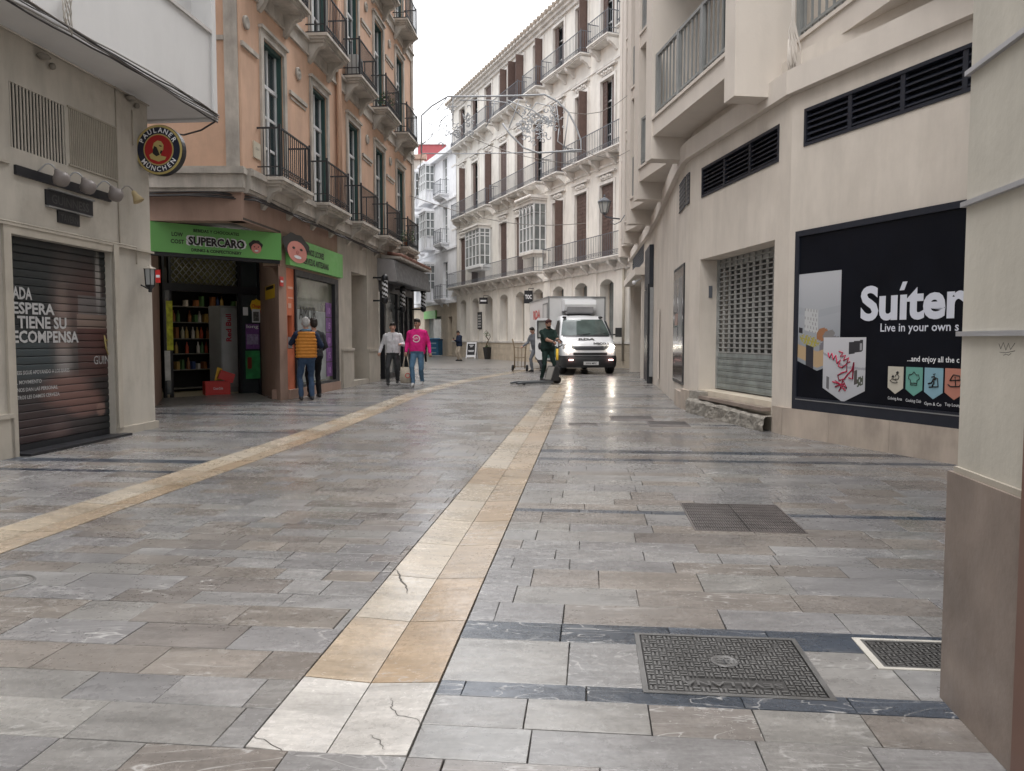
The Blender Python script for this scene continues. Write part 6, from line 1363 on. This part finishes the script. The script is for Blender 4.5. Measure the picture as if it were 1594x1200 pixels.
# ================================================================== PEOPLE
def ico(c, r):
    t = (1+5**.5)/2; P = []
    for a, b in ((1, t), (-1, t), (1, -t), (-1, -t)): P += [Vector((0, a, b)), Vector((a, b, 0)), Vector((b, 0, a))]
    for sx in (-1, 1):
        for sy in (-1, 1):
            for sz in (-1, 1): P.append(Vector((sx, sy, sz)))
    P += [Vector(v) for v in ((1, 0, 0), (-1, 0, 0), (0, 1, 0), (0, -1, 0), (0, 0, 1), (0, 0, -1))]
    return [Vector(c)+p.normalized()*r for p in P]
def ik(a, t, l1, l2, pole):
    a, t = Vector(a), Vector(t); d = t-a; L = min(d.length, (l1+l2)*.999); dn = d.normalized(); t = a+dn*L
    x = (l1*l1-l2*l2+L*L)/(2*L); h = math.sqrt(max(0, l1*l1-x*x)); p = Vector(pole); p = (p-dn*p.dot(dn)).normalized(); return a+dn*x+p*h, t
def segd(P, a, b, ra, rb):
    a = np.array(a); b = np.array(b); d = b-a; L = d.dot(d)+1e-9; t = np.clip(((P-a)@d)/L, 0, 1); q = a+t[:, None]*d; return np.linalg.norm(P-q, axis=1)-(ra+(rb-ra)*t)
def person(label, loc, face, H, hands, feet, top, leg, shoe, skin=m_skin, hair=m_hair, lean=0, hip=.93, sleeve=True, bulk=1.0, head_pitch=0, head_yaw=0, beard=False, grip=(0.6, 0.6), cap=None, hem=.92, belt=None, jacket_open=False, elbow=((-.25, .6, -.3), (.25, .6, -.3)), pelvis_x=0, side=0):
    k = H/1.75; root = empty('person', loc, label, 'person'); W = Matrix.Translation(loc) @ Matrix.Rotation(face, 4, 'Z') @ Matrix.Scale(k, 4)
    hp_ = Vector((pelvis_x, 0, hip)); RT = Matrix.Translation(hp_) @ Matrix.Rotation(lean, 4, 'X') @ Matrix.Rotation(side, 4, 'Y')
    T = lambda x, y, z: RT @ Vector((x, y, z-.93))
    mats = [top, leg, shoe, skin, m_hair, belt or leg]; pr = []
    b = bulk
    bars = [((-.105, .0, 1.405), (.105, .0, 1.405), .078*b), ((-.10, -.01, 1.25), (.10, -.01, 1.25), .108*b), ((-.08, -.01, 1.08), (.08, -.01, 1.08), .115*b), ((-.085, 0, .93), (.085, 0, .93), .118*b)]
    for i in range(3):
        S_ = [(T(*q), B_[2]) for B_ in (bars[i], bars[i+1]) for q in B_[:2]]; pr.append((S_, 0))
    pr.append(([(T(-.08, 0, .93), .112), (T(.08, 0, .93), .112), (T(-.07, 0, .86), .10), (T(.07, 0, .86), .10)], 1))
    neck = T(0, .0, 1.47); hc = T(0, -.015, 1.615)
    HR = Matrix.Translation(neck) @ Matrix.Rotation(head_yaw, 4, 'Z') @ Matrix.Rotation(head_pitch, 4, 'X') @ Matrix.Translation(-neck); Hh = lambda x, y, z: HR @ (RT.to_3x3() @ Vector((x, y, z))+hc)
    pr.append(([(T(0, .01, 1.43), .062), (HR @ T(0, 0, 1.53), .055)], 3))
    pr.append(([(Hh(0, .015, .035), .083), (Hh(0, .03, .0), .08), (Hh(0, -.02, -.02), .066), (Hh(0, -.035, -.075), .036)], 3)); pr.append(([(Hh(0, -.085, .0), .010), (Hh(0, -.10, -.025), .014)], 3))
    for sx in (-1, 1): pr.append(([(Hh(sx*.078, .02, .01), .014), (Hh(sx*.08, .02, -.025), .011)], 3))
    fing = []
    for i, sx in enumerate((-1, 1)):
        fx = feet[i]; hj = T(sx*.09, 0, .9); an = Vector((fx[0], fx[1], fx[2]+.085)); kn, an = ik(hj, an, .435, .43, (sx*.1, -1, .1))
        pr.append(([(hj, .098), (kn, .068)], 1)); pr.append(([(kn, .066), (an+Vector((0, 0, .03)), .056)], 1))
        dx, dy = fx[3] if len(fx) > 3 else 0, -1; toe = an+Vector((dx*.16, -.16, -.045+(fx[4] if len(fx) > 4 else 0))); heel = an+Vector((0, .045, -.045)); pr.append(([(heel, .04), (toe, .034), (an, .045)], 2))
        sh = T(sx*.178*b**.5, 0, 1.395); hd = Vector(hands[i]); el, hd = ik(sh, hd, .285, .27, elbow[i])
        pr.append(([(sh, .064*b), (el, .05*b)], 0)); pr.append(([(el, .048*b), (hd, .034 if not sleeve else .042)], 0 if sleeve else 3))
        d = (hd-el).normalized(); up = Vector((0, 0, 1)) if abs(d.z) < .8 else Vector((0, -1, 0)); sd = d.cross(up).normalized(); nn = sd.cross(d)
        pr.append(([(hd, .026), (hd+d*.07+sd*.026, .017), (hd+d*.07-sd*.026, .017)], 3)); g = grip[i]
        for f_ in range(4):
            a0 = hd+d*.078+sd*(-.03+.02*f_); ln = (.036, .042, .04, .032)[f_]; a1 = a0+d*ln*(1-g*.5)-nn*ln*g; a2 = a1+d*ln*.6*(1-g*1.6)-nn*ln*.7; fing.append([a0-d*.015, a0, a1, a2])
        a0 = hd+d*.02-sd*.028*(1 if sx > 0 else -1); fing.append([hd+d*.01, a0, a0+d*.03-sd*.012*(1 if sx > 0 else -1)-nn*.01, a0+d*.055-nn*.02])
    bm = bmesh.new()
    for S_, m_ in pr:
        vs = [bm.verts.new(v) for c, r in S_ for v in ico(c, r)]; bmesh.ops.convex_hull(bm, input=vs)
    loose = [v for v in bm.verts if not v.link_faces]; bmesh.ops.delete(bm, geom=loose, context='VERTS')
    me = bpy.data.meshes.new('tmp'); bm.to_mesh(me); bm.free(); ob = bpy.data.objects.new('tmp', me); COL.objects.link(ob)
    md = ob.modifiers.new('r', 'REMESH'); md.mode = 'VOXEL'; md.voxel_size = .012; md.use_smooth_shade = True
    sm_ = ob.modifiers.new('s', 'SMOOTH'); sm_.factor = .6; sm_.iterations = 3
    m2 = bpy.data.meshes.new_from_object(ob.evaluated_get(bpy.context.evaluated_depsgraph_get())); bpy.data.objects.remove(ob)
    n = len(m2.vertices); co = np.zeros(n*3); m2.vertices.foreach_get('co', co); co = co.reshape(-1, 3)
    # cloth folds
    F = [tuple(p.vertices) for p in m2.polygons]; cen = np.array([co[list(f)].mean(0) for f in F]); best = np.full(len(F), 9.); mi = np.zeros(len(F), int)
    for S_, m_ in pr:
        for i in range(len(S_)):
            for j in range(i+1, len(S_)):
                d = segd(cen, S_[i][0], S_[j][0], S_[i][1], S_[j][1]); q = d < best; best[q] = d[q]; mi[q] = m_
    RTi = np.array(RT.inverted()); loc_ = cen@RTi[:3, :3].T+RTi[:3, 3]; zz = loc_[:, 2]+.93
    mi[(mi == 0) & (zz < hem) & (np.abs(loc_[:, 0]) < .17)] = 1
    fold = np.array([noise.noise(Vector(v)*8)*.013+noise.noise(Vector((v[0]*20, v[1]*20, v[2]*13)))*.007 for v in co])
    nr = np.zeros(n*3); m2.vertices.foreach_get('normal', nr); nr = nr.reshape(-1, 3); vm = np.zeros(n, int)
    for f, m_ in zip(F, mi):
        for v in f: vm[v] = m_
    co += nr*(fold*(vm <= 1))[:, None]
    mb = MB(); mb.v = [tuple(W @ Vector(v)) for v in co]; mb.f = [list(f) for f in F]; mb.m = mi.tolist(); mb.c = [None]*len(F); mb.sm = [True]*len(F)
    bpy.data.meshes.remove(m2); mb.cur = 3
    for f_ in fing: mb.tube([W @ p for p in f_], [.0095*k, .0095*k, .0085*k, .007*k], 6)
    mb.cur = 4
    for sx in (-1, 1): mb.ball(W @ Hh(sx*.032, -.078, .012), .0105*k, 8); mb.tube([W @ Hh(sx*.015, -.086, .033), W @ Hh(sx*.05, -.074, .034)], .004*k, 4)
    mb.tube([W @ Hh(-.022, -.086, -.055), W @ Hh(0, -.093, -.054), W @ Hh(.022, -.086, -.055)], .0045*k, 4)
    mb.build('body', mats, root)
    h = MB(); Hm = Matrix.Identity(4)
    hb = bmesh.new()
    for S_ in ([(Hh(0, .022, .052), .088), (Hh(0, .045, .0), .080), (Hh(0, .05, -.03), .055)], [(Hh(-.03, -.028, .092), .042), (Hh(.03, -.028, .092), .042), (Hh(0, .03, .07), .08)]):
        vs = [hb.verts.new(v) for c, r in S_ for v in ico(c, r)]; bmesh.ops.convex_hull(hb, input=vs)
    hb.verts.ensure_lookup_table(); hb.verts.index_update()
    h.v = [tuple(W @ (v.co+(v.co-hc).normalized()*noise.noise(v.co*40)*.006)) for v in hb.verts]; h.f = [[v.index for v in f.verts] for f in hb.faces]; h.m = [0]*len(h.f); h.c = [None]*len(h.f); h.sm = [True]*len(h.f); hb.free()
    h.build('hair', cap or hair, root)
    if beard:
        q = MB(); q.ball(W @ Hh(0, -.035, -.07), .055*k, 10, sc=(1.05, 1.0, .9)); q.build('beard', m_hair, root)
    return root, W, T, Hh
st_ = lambda: None
# man in orange vest at the kiosk
c_navy = cloth('navy', (.02, .03, .06)); c_jean = cloth('jeans', (.045, .075, .13)); c_org = cloth('orange', (.50, .20, .035), .6); c_white = cloth('white', (.55, .55, .57)); c_gry = cloth('dark_grey', (.045, .047, .05))
c_pink = cloth('pink', (.62, .025, .20)); c_lj = cloth('blue_jeans', (.09, .17, .26)); c_dg = cloth('dark_green', (.018, .034, .030)); c_work = cloth('work_grey', (.16, .17, .19)); c_bei = cloth('beige', (.45, .40, .33)); c_blk = cloth('black', (.015, .015, .017))
s_dark = mat('dark_shoe', (.02, .02, .022), .5); s_white = mat('white_shoe', (.55, .55, .55), .6)
p1_ = gp(475, 624); 
r, W, T, Hh = person('man in orange quilted vest and blue jeans seen from behind at the kiosk panel', Vector((p1_.x, p1_.y+.15, 0)), PI+.42, 1.70, [(-.30, -.28, 1.12), (.20, -.42, 1.3)], [(-.11, 0, 0), (.12, .02, 0)], c_navy, c_jean, s_dark, hair=m_hairg, bulk=1.12, hip=.93, head_pitch=.1)
q = MB(); q.smooth = True      # quilted vest: stacked puffs
zs = []; N = 28
prof = []
for i in range(8):
    z = .90+.068*i
    for t in (0, .25, .5, .75): prof.append((z+.068*t, .016*math.sin(PI*t)))
prof.append((.90+.068*8, 0))
for z, puff in prof:
    wx = .19+(.018 if z < 1.3 else -.10*(z-1.3)) ; wy = .140+.01*math.sin((z-.9)*4)
    for j in range(N): a = 2*PI*j/N; q.v.append(tuple(W @ T((wx+puff)*math.copysign(abs(math.cos(a))**.8, math.cos(a)), (wy+puff)*math.copysign(abs(math.sin(a))**.9, math.sin(a))-.005, z)))
for i in range(len(prof)-1):
    for j in range(N): k_ = (j+1) % N; q.face([i*N+j, i*N+k_, (i+1)*N+k_, (i+1)*N+j])
q.face([(len(prof)-1)*N+j for j in range(N)]); q.build('quilted_vest', c_org, r)
q = MB(); q.tube([W @ T(.075*math.cos(a), .075*math.sin(a), 1.47) for a in [2*PI*j/12 for j in range(12)]], .03, 8, closed=True); q.build('collar', c_lj, r)
person('person in dark jacket standing beyond the orange vest, mostly hidden', Vector((p1_.x-.02, p1_.y+.85, 0)), PI+.5, 1.70, [(-.22, -.25, 1.05), (.25, -.2, 1.0)], [(-.1, 0, 0), (.1, 0, 0)], c_gry, c_blk, s_dark, bulk=1.05)
# white jacket
p2_ = gp(612, 600)
r, W, T, Hh = person('walking man in white zipped jacket and dark grey trousers in front of the barber shop', p2_, .05, 1.72, [(-.34, -.16, .92), (.24, -.30, 1.14)], [(-.12, -.16, 0, 0, .02), (.10, .24, .04)], c_white, c_gry, s_dark, bulk=1.12, hip=.91, head_yaw=.25)
q = MB(); q.tube([W @ T(0, -.125, z) for z in (.93, 1.1, 1.25, 1.35)]+[W @ T(0, -.10, 1.43)], .006, 4); q.build('zip', m_irong, r)
# pink sweatshirt
p3_ = gp(650, 602)
r, W, T, Hh = person('walking man in bright pink sweatshirt and blue jeans', p3_, -.05, 1.80, [(-.27, -.12, .90), (.33, -.06, .88)], [(-.08, -.2, 0, 0, .02), (.08, .2, .03)], c_pink, c_lj, s_white, bulk=1.15, hip=.92, head_yaw=-.35, skin=m_skin2)
def chestM(x, z, o): return W @ Matrix.Translation(T(x, -o, z)) @ Matrix.Identity(4)
q = MB(); cM = chestM(0, 1.24, .148); n = 20
for k_ in range(n):
    a, b = 2*PI*k_/n, 2*PI*(k_+1)/n; f_ = lambda a, rr: cM @ Vector((rr*math.cos(a), abs(math.cos(a)*rr)**2*1.2, rr*math.sin(a)))
    q.poly([f_(a, .072), f_(a, .098), f_(b, .098), f_(b, .072)])
q.build('ring_print', mat('pale_pink_print', (.75, .6, .65), .6, bump=0), r)
text(cM @ Matrix.Translation((0, -.004, -.018)), 'DUTY', .04, MT['pale_pink_print'], 'lettering', r, wdt=.115, bold=.05, align='C')
q = MB()
for sx in (-1, 1): q.tube([W @ Hh(sx*(.034+.022*math.cos(a)), -.092+.01*abs(math.cos(a)), .012+.016*math.sin(a)) for a in [2*PI*j/10 for j in range(10)]], .003, 4, closed=True)
q.tube([W @ Hh(-.012, -.095, .015), W @ Hh(.012, -.095, .015)], .003, 4); q.build('glasses', m_black, r)
# tote bag held between the two men
hnd = W @ Vector((-.27, -.12, .84)); tb = empty('tote_bag', (hnd.x, hnd.y, .1), 'cream cloth tote bag with a red ring print carried between the two walking men', 'bag')
bz = hnd.z-.34; q = MB(); q.smooth = True; B0 = [(-.15, -.05), (.15, -.05), (.15, .05), (-.15, .05)]
lv = [(bz-.42, .85, .7), (bz-.40, .98, 1.15), (bz-.2, 1.02, 1.3), (bz, .92, .55)]
for z, kx, ky in lv: q.v += [(hnd.x+x*kx, hnd.y+y*ky, z) for x, y in B0]
for i in range(3):
    for j in range(4): k_ = (j+1) % 4; q.face([i*4+j, i*4+k_, (i+1)*4+k_, (i+1)*4+j])
q.face([3, 2, 1, 0]); q.face([12, 13, 14, 15]); q.build('bag_body', cloth('cream_canvas', (.50, .44, .36)), tb)
for yy in (-.03, .03): q = MB(); q.tube([(hnd.x-.09, hnd.y+yy, bz-.02), (hnd.x-.02, hnd.y+yy*.4, hnd.z-.01), (hnd.x+.02, hnd.y+yy*.4, hnd.z-.01), (hnd.x+.09, hnd.y+yy, bz-.02)], .012, 5); q.build('handle', MT['cloth_cream_canvas'], tb)
q = MB(); q.tube([(hnd.x+.05+.06*math.cos(a), hnd.y-.068, bz-.22+.06*math.sin(a)) for a in [2*PI*j/16 for j in range(16)]], .010, 4, closed=True); q.build('ring_print', m_red, tb)
# far man with phone
p4_ = gp(715, 562)
r, W, T, Hh = person('distant person in navy jacket and beige trousers looking down at a phone', p4_, -1.0, 1.76, [(-.08, -.30, 1.22), (.1, -.28, 1.2)], [(-.1, 0, 0), (.1, .06, 0)], c_navy, c_bei, s_dark, hair=m_hair, bulk=1.2, head_pitch=.5, hem=.82)
q = MB(); c = W @ Vector((0, -.36, 1.27)); q.box(-.04, .04, -.01, .01, -.07, .07, Matrix.Translation(c) @ Matrix.Rotation(-1, 4, 'Z')); q.build('phone', m_black, None, 'small dark phone held by the distant person in navy', 'phone')
person('person in black walking far behind the man in pink, mostly hidden', Vector((-4.42, 38.5, 0)), 0, 1.72, [(-.3, 0, .9), (.3, 0, .9)], [(-.1, -.1, 0), (.1, .15, .02)], c_blk, c_blk, s_white)
# delivery man
p5_ = Vector((1.05, 22.7, 0))
r, W, T, Hh = person('bearded delivery man in dark green work clothes gripping the pallet truck handle', p5_, .35, 1.84, [(-.02, -.42, 1.12), (.16, -.44, 1.14)], [(-.16, .05, 0), (.16, .0, 0)], c_dg, c_dg, s_dark, skin=m_skin2, bulk=1.16, sleeve=False, beard=True, cap=mat('dark_red_cap', (.05, .015, .015), .8), head_pitch=.25, head_yaw=.1, hem=.7, grip=(1, 1))
handle_c = (W @ Vector((.08, -.50, 1.12)))
# worker behind the door with hand truck
r, W6, T6, H6 = person('worker in grey overalls behind the open van door, pulling the hand truck', Vector((.92, 29.3, 0)), -.9, 1.74, [(-.25, -.45, 1.0), (.2, .1, .95)], [(-.12, -.1, 0), (.12, .25, .03)], c_work, c_work, s_dark, lean=.25, bulk=1.1, head_pitch=.2)
# pallet truck
pj = empty('pallet_truck', (1.1, 21.6, 0), 'hand pallet truck with long forks and upright yellow-black handle in front of the van', 'pallet truck')
JM = Matrix.Translation((1.12, 21.75, 0)) @ Matrix.Rotation(math.radians(118), 4, 'Z')    # local -y = handle side
for x in (-.19, .19): q = MB(); q.prism([(x-.075, .1, .085), (x+.075, .1, .085), (x+.075, 1.05, .085), (x+.05, 1.2, .06), (x-.05, 1.2, .06), (x-.075, 1.05, .085)], (0, 0, -.045), JM); q.build('fork', mat('steel_fork', (.10, .11, .12), .4, .5), pj); q = MB(); q.lathe([(.035, -.04), (.035, .04)], M=JM @ Matrix.Translation((x, 1.0, .036)) @ Matrix.Rotation(PI/2, 4, 'Y'), n=10); q.build('roller', m_tyre, pj)
q = MB(); q.prism([(0, .12, .09), (0, -.1, .09), (0, -.12, .42), (0, -.02, .5)], (.44, 0, 0), JM @ Matrix.Translation((-.22, 0, 0))); q.build('chassis', m_plast, pj)
q = MB(); q.prism([(0, .13, .12), (0, .10, .10), (0, -.02, .47), (0, .01, .48)], (.3, 0, 0), JM @ Matrix.Translation((-.15, 0.005, 0))); q.build('warning_plate', mat('worn_plate', (.3, .29, .27), .5), pj)
for x in (-.055, .055): q = MB(); q.lathe([(.02, -.03), (.095, -.03), (.1, -.02), (.1, .02), (.095, .03), (.02, .03)], M=JM @ Matrix.Translation((x, -.17, .1)) @ Matrix.Rotation(PI/2, 4, 'Y'), n=16); q.build('steer_wheel', m_tyre, pj)
base = JM @ Vector((0, -.17, .22)); q = MB(); q.tube([base, base+(handle_c-base)*.82], .028, 8); q.lathe([(.05, 0), (.05, .28), (.03, .3), (.03, .42)], M=JM @ Matrix.Translation((0, -.15, .1)), n=10); q.build('pump_column', m_plast, pj)
q = MB(); hh_ = handle_c; d_ = base+(hh_-base)*.82; q.tube([d_, d_+Vector((-.13, 0, .07)), hh_+Vector((-.13, 0, .0)), hh_+Vector((-.06, 0, .06)), hh_+Vector((.06, 0, .06)), hh_+Vector((.13, 0, .0)), d_+Vector((.13, 0, .07)), d_], .016, 6); q.build('handle_loop', m_black, pj)
q = MB(); q.tube([base+(hh_-base)*.45, base+(hh_-base)*.78], .040, 8); q.build('yellow_sleeve', m_yel, pj)
# hand truck
htc = Vector((.30, 29.9, 0)); ht = empty('hand_truck', htc, 'beige tubular hand truck with two small wheels left of the open van door', 'hand truck')
hm = mat('beige_tube', (.22, .17, .11), .5)
HM = Matrix.Translation(htc) @ Matrix.Rotation(-.15, 4, 'Z')
q = MB()
for x, xt in ((-.2, -.27), (.2, .27)): q.tube([HM @ Vector(p) for p in ((x, 0, .12), (x*1.05, .02, .6), (x*1.15, .05, .95), (xt, .1, 1.12), (xt*1.15, .14, 1.26))], .03, 6)
for x in (-.07, .07): q.tube([HM @ Vector((x, 0, .15)), HM @ Vector((x*1.1, .05, .95))], .013, 5)
for z in (.2, .55, .94): q.tube([HM @ Vector((-.23, .03, z)), HM @ Vector((0, -.0, z-.02)), HM @ Vector((.23, .03, z))], .014, 5)
q.build('tube_frame', hm, ht)
q = MB(); q.box(-.24, .24, -.25, .0, .03, .05, HM); q.build('toe_plate', hm, ht)
for x in (-.28, .28): q = MB(); q.lathe([(.04, -.03), (.12, -.035), (.13, 0), (.12, .035), (.04, .03)], M=HM @ Matrix.Translation((x, .05, .13)) @ Matrix.Rotation(PI/2, 4, 'Y'), n=16); q.build('wheel', m_tyre, ht)
# ================================================================== SMALL STREET THINGS, FAR END
bb = empty('blue_container', (-5.65, 58, 0), 'blue recycling container with pale print against the far white building', 'container')
BM = Matrix.Translation((-5.7, 57.4, 0)) @ Matrix.Rotation(-.38, 4, 'Z'); q = MB(); q.box(-.42, .42, -.35, .35, .08, 1.15, BM); q.prism([(-.45, -.38, 1.15), (.45, -.38, 1.15), (.42, 0, 1.32), (-.42, 0, 1.32)], (0, 0, .02), BM); q.build('body', mat('blue_plastic', (.03, .13, .25), .5), bb)
q = MB(); q.prism([(-.44, -.37, 1.151), (.44, -.37, 1.151), (.44, .36, 1.151), (-.44, .36, 1.151)], (0, 0, .12), BM); q.build('lid', mat('blue_lid', (.02, .07, .16), .5), bb)
for z in (.95, .6, .25): q = MB(); q.box(-.25, .25, -.36, -.352, z-.04, z+.05, BM); q.build('pale_print', mat('pale_blue_ink', (.3, .4, .5), .5, bump=0), bb)
af = empty('a_frame_board', (-2.5, 50.3, 0), 'white A-frame pavement board with a black menu panel in front of the cream building', 'pavement sign')
AM = Matrix.Translation((-2.62, 50.3, 0)) @ Matrix.Rotation(-.25, 4, 'Z')
for sg_ in (-1, 1):
    TM = AM @ Matrix.Translation((0, 0, 1.05)) @ Matrix.Rotation(sg_*.25, 4, 'X'); q = MB()
    for a in ((-.33, -.26), (.26, .33)): q.box(a[0], a[1], -.02, .02, -1.08, 0, TM)
    q.box(-.26, .26, -.02, .02, -.1, 0, TM); q.box(-.26, .26, -.02, .02, -1.0, -.85, TM); q.build('leg_frame', m_textw, af)
    q = MB(); q.box(-.26, .26, -.015, .015, -.85, -.1, TM); q.build('board', m_black, af)
TM = AM @ Matrix.Translation((0, 0, 1.05)) @ Matrix.Rotation(-.25, 4, 'X')
for z, w_ in ((-.2, .14), (-.3, .08), (-.55, .2), (-.62, .17)): q = MB(); q.box(-w_, w_, -.022, -.016, z-.02, z+.02, TM); q.build('white_print', m_textw, af)
pt = empty('planter', (-1.58, 48.3, 0), 'tall tapered black planter with a bare twisted plant beside the A-frame board', 'planter'); c = Vector((-1.55, 48.3, 0))
q = MB(); q.lathe([(.17, 0), (.28, .75), (.25, .75), (.24, .68)], c, 4, smooth=False, M=None); q.build('pot', m_plast, pt)
q = MB(); q.tube([c+Vector(p) for p in ((0, 0, .7), (-.05, 0, .95), (.08, 0, 1.2), (-.08, .02, 1.45), (.02, 0, 1.7), (-.1, 0, 1.85))], [.05, .045, .04, .035, .02, .01], 6); q.tube([c+Vector(p) for p in ((.05, 0, 1.15), (.2, 0, 1.4), (.15, 0, 1.6))], .02, 5); q.build('stem', mat('bark', (.12, .09, .06), .9), pt)
leafball(c+Vector((-.05, 0, 1.55)), .22, 50, m_leaf, 'leaves', pt, kind='stuff'); leafball(c+Vector((0, 0, .8)), .2, 60, m_leaf, 'leaves', pt, squash=.5, kind='stuff')
# street lantern on bracket
ll = empty('street_lantern', (3.15, 26.1, 5.5), 'glazed street lantern on a curled iron bracket, out from the taupe building', 'lamp')
lc = Vector((3.08, 26.0, 5.6)); LS = Matrix.Translation(lc) @ Matrix.Scale(.74, 4) @ Matrix.Translation(-lc); q = MB()
q.lathe([(.02, .62), (.05, .56), (.04, .5), (.16, .44), (.3, .32), (.31, .27)], lc, 6, M=LS, smooth=False); q.lathe([(.05, -.28), (.12, -.22), (.15, -.18)], lc, 6, M=LS, smooth=False)
for k_ in range(6): a = PI/3*k_; q.tube([lc+Vector((.27*math.cos(a), .27*math.sin(a), .28)), lc+Vector((.15*math.cos(a), .15*math.sin(a), -.2))], .013, 4, M=LS)
q.build('lantern_frame', m_irong, ll); q = MB(); q.lathe([(.15, -.19), (.26, .28)], lc, 6, M=LS, smooth=False); q.build('lantern_glass', mat('milky_glass', (.45, .46, .45), .2, bump=0), ll)
q = MB(); q.tube([lc+Vector((.72, .1, -.45)), lc+Vector((.35, .05, -.42)), lc+Vector((.05, 0, -.36)), lc+Vector((0, 0, -.26))], .025, 6, M=LS); q.tube([lc+Vector(p) for p in ((.7, .1, -.2), (.55, .08, -.42), (.35, .05, -.52), (.2, .03, -.45), (.3, .03, -.38))], .015, 5); q.build('bracket', m_irong, ll)
# festive light frame hung across the street
FZ = Facade((-3.6, 20.5), (3.2, 20.5)); tz = lambda px, py: FZ.P(*FZ.sz(px, py))
xm = empty('festive_light_frame', FZ.P(3.4, 6.3), 'white wire festive light frame with curls strung high across the street', 'light decoration')
q = MB(); out = [(656, 238), (656, 180), (672, 165), (697, 150), (740, 150), (800, 149), (848, 147), (868, 158), (885, 175), (897, 198), (904, 218), (905, 233), (880, 235), (838, 238), (815, 230), (795, 210), (782, 192)]
q.tube([tz(*p) for p in out], .024, 6); q.build('outer_frame', m_tubew, xm)
q = MB()
for L_ in ([(705, 150), (705, 195)], [(656, 239), (735, 239), (905, 236)], [(697, 150), (680, 172)], [(715, 156), (760, 156), (790, 160), (812, 182)], [(770, 158), (766, 180), (756, 198)], [(808, 155), (800, 180), (792, 200)], [(790, 156), (830, 172), (852, 190)], [(866, 162), (872, 210)], [(885, 175), (878, 230)], [(820, 180), (835, 160), (855, 165), (868, 190)], [(656, 225), (670, 215), (675, 205)], [(684, 190), (695, 180), (706, 178)], [(690, 172), (700, 166), (708, 166)], [(870, 200), (868, 220), (885, 232)]): q.tube([tz(*p) for p in L_], .015, 5)
q.build('inner_wire', m_tubew, xm, kind='stuff')
q = MB(); R = random.Random(5)
for (cx, cy, rx, ry, n_) in ((720, 185, 22, 28, 26), (830, 195, 38, 34, 70), (690, 205, 28, 26, 14), (862, 190, 22, 26, 18)):
    for k_ in range(n_):
        a = R.uniform(0, 2*PI); rr = R.uniform(.15, 1); x, y = cx+rx*rr*math.cos(a), cy+ry*rr*math.sin(a); r0 = R.uniform(2.2, 6); st = R.uniform(0, 6); tn = R.choice((-1, 1)); pts = []
        for j in range(8): t = st+tn*j*.6; pts.append(tz(x+r0*(1-j*.08)*math.cos(t), y+r0*(1-j*.08)*math.sin(t)))
        q.tube(pts, .013, 4, cap=False)
q.build('curled_wire', m_tubew, xm, kind='stuff')
q = MB()
for a, b in (((656, 239), FB.P(FB.s_(634), 6.1, .3)), ((656, 239), None), ((905, 232), Vector((3.4, 22, 6.6))), ((885, 175), Vector((3.35, 22.3, 8.2))), ((705, 150), FB.P(FB.s_(640), 8.2, .5))):
    if b is None: continue
    A_ = tz(*a); q.tube([A_+(b-A_)*t+Vector((0, 0, -.25*math.sin(PI*t))) for t in (0, .25, .5, .75, 1)], .009, 4)
q.build('support_wire', m_cable, xm, kind='stuff')
# overhead cables crossing far down the street
for k_, (a, b) in enumerate((((-3.9, 27.5, 6.4), (3.4, 36, 6.6)), ((-3.7, 26.5, 9.2), (3.3, 37, 9.5)))):
    q = MB(); A_, B_ = Vector(a), Vector(b); q.tube([A_+(B_-A_)*t/8+Vector((0, 0, -.5*math.sin(PI*t/8))) for t in range(9)], .014, 4); q.build('overhead_cable', m_cable, None, ('lower' if k_ == 0 else 'upper')+' thin overhead cable sagging across the street beyond the light frame', 'cable')
# litter, leaves and cracks on the paving
cr = mat('crack_dark', (.06, .055, .05), .9, bump=0)
def gz_(p):
    u = p.dot(E1); c = (G2L+G2R)/2; return -.014*(1-abs(u-c)/.252)+.0009 if abs(u-c) < .25 else .0016
def crack(pts, w_=.004):
    P = [gp(*p) for p in pts]; fine = []
    for a, b in zip(P, P[1:]):
        for t in (0, .2, .4, .6, .8): fine.append(a+(b-a)*t+Vector((rnd.uniform(-.005, .005), rnd.uniform(-.005, .005), 0)))
    fine.append(P[-1]); q = MB(); n = len(fine)
    for i in range(n-1):
        a, b = fine[i], fine[i+1]; d = (b-a).normalized(); s = Vector((d.y, -d.x, 0)); wa = w_*(.3+math.sin(PI*i/(n-1)))*.5; wb = w_*(.3+math.sin(PI*(i+1)/(n-1)))*.5
        q.poly([Vector((v.x, v.y, gz_(v))) for v in (a-s*wa, a+s*wa, b+s*wb, b-s*wb)])
    q.build('paving_crack', cr, pave)
crack([(613, 884), (622, 893), (624, 903), (632, 910), (634, 922)], .008); crack([(607, 1083), (612, 1090), (608, 1100), (622, 1112), (650, 1120), (660, 1140)], .003); crack([(385, 1145), (410, 1150), (440, 1168), (500, 1172)], .003); crack([(575, 1140), (590, 1150), (600, 1165)], .003)
# ---------------------------------------------------------------- fixed fittings belong to their building
def adopt(o, par):
    o.parent = par; o.location = wl(o)-wl(par)
    for k in ('category', 'label', 'group'):
        if k in o: del o[k]
for o in (df, sf, bs, kp): adopt(o, B)
adopt(shut, A)
for o in (gt, pw, bd, en, ds): adopt(o, Eb)
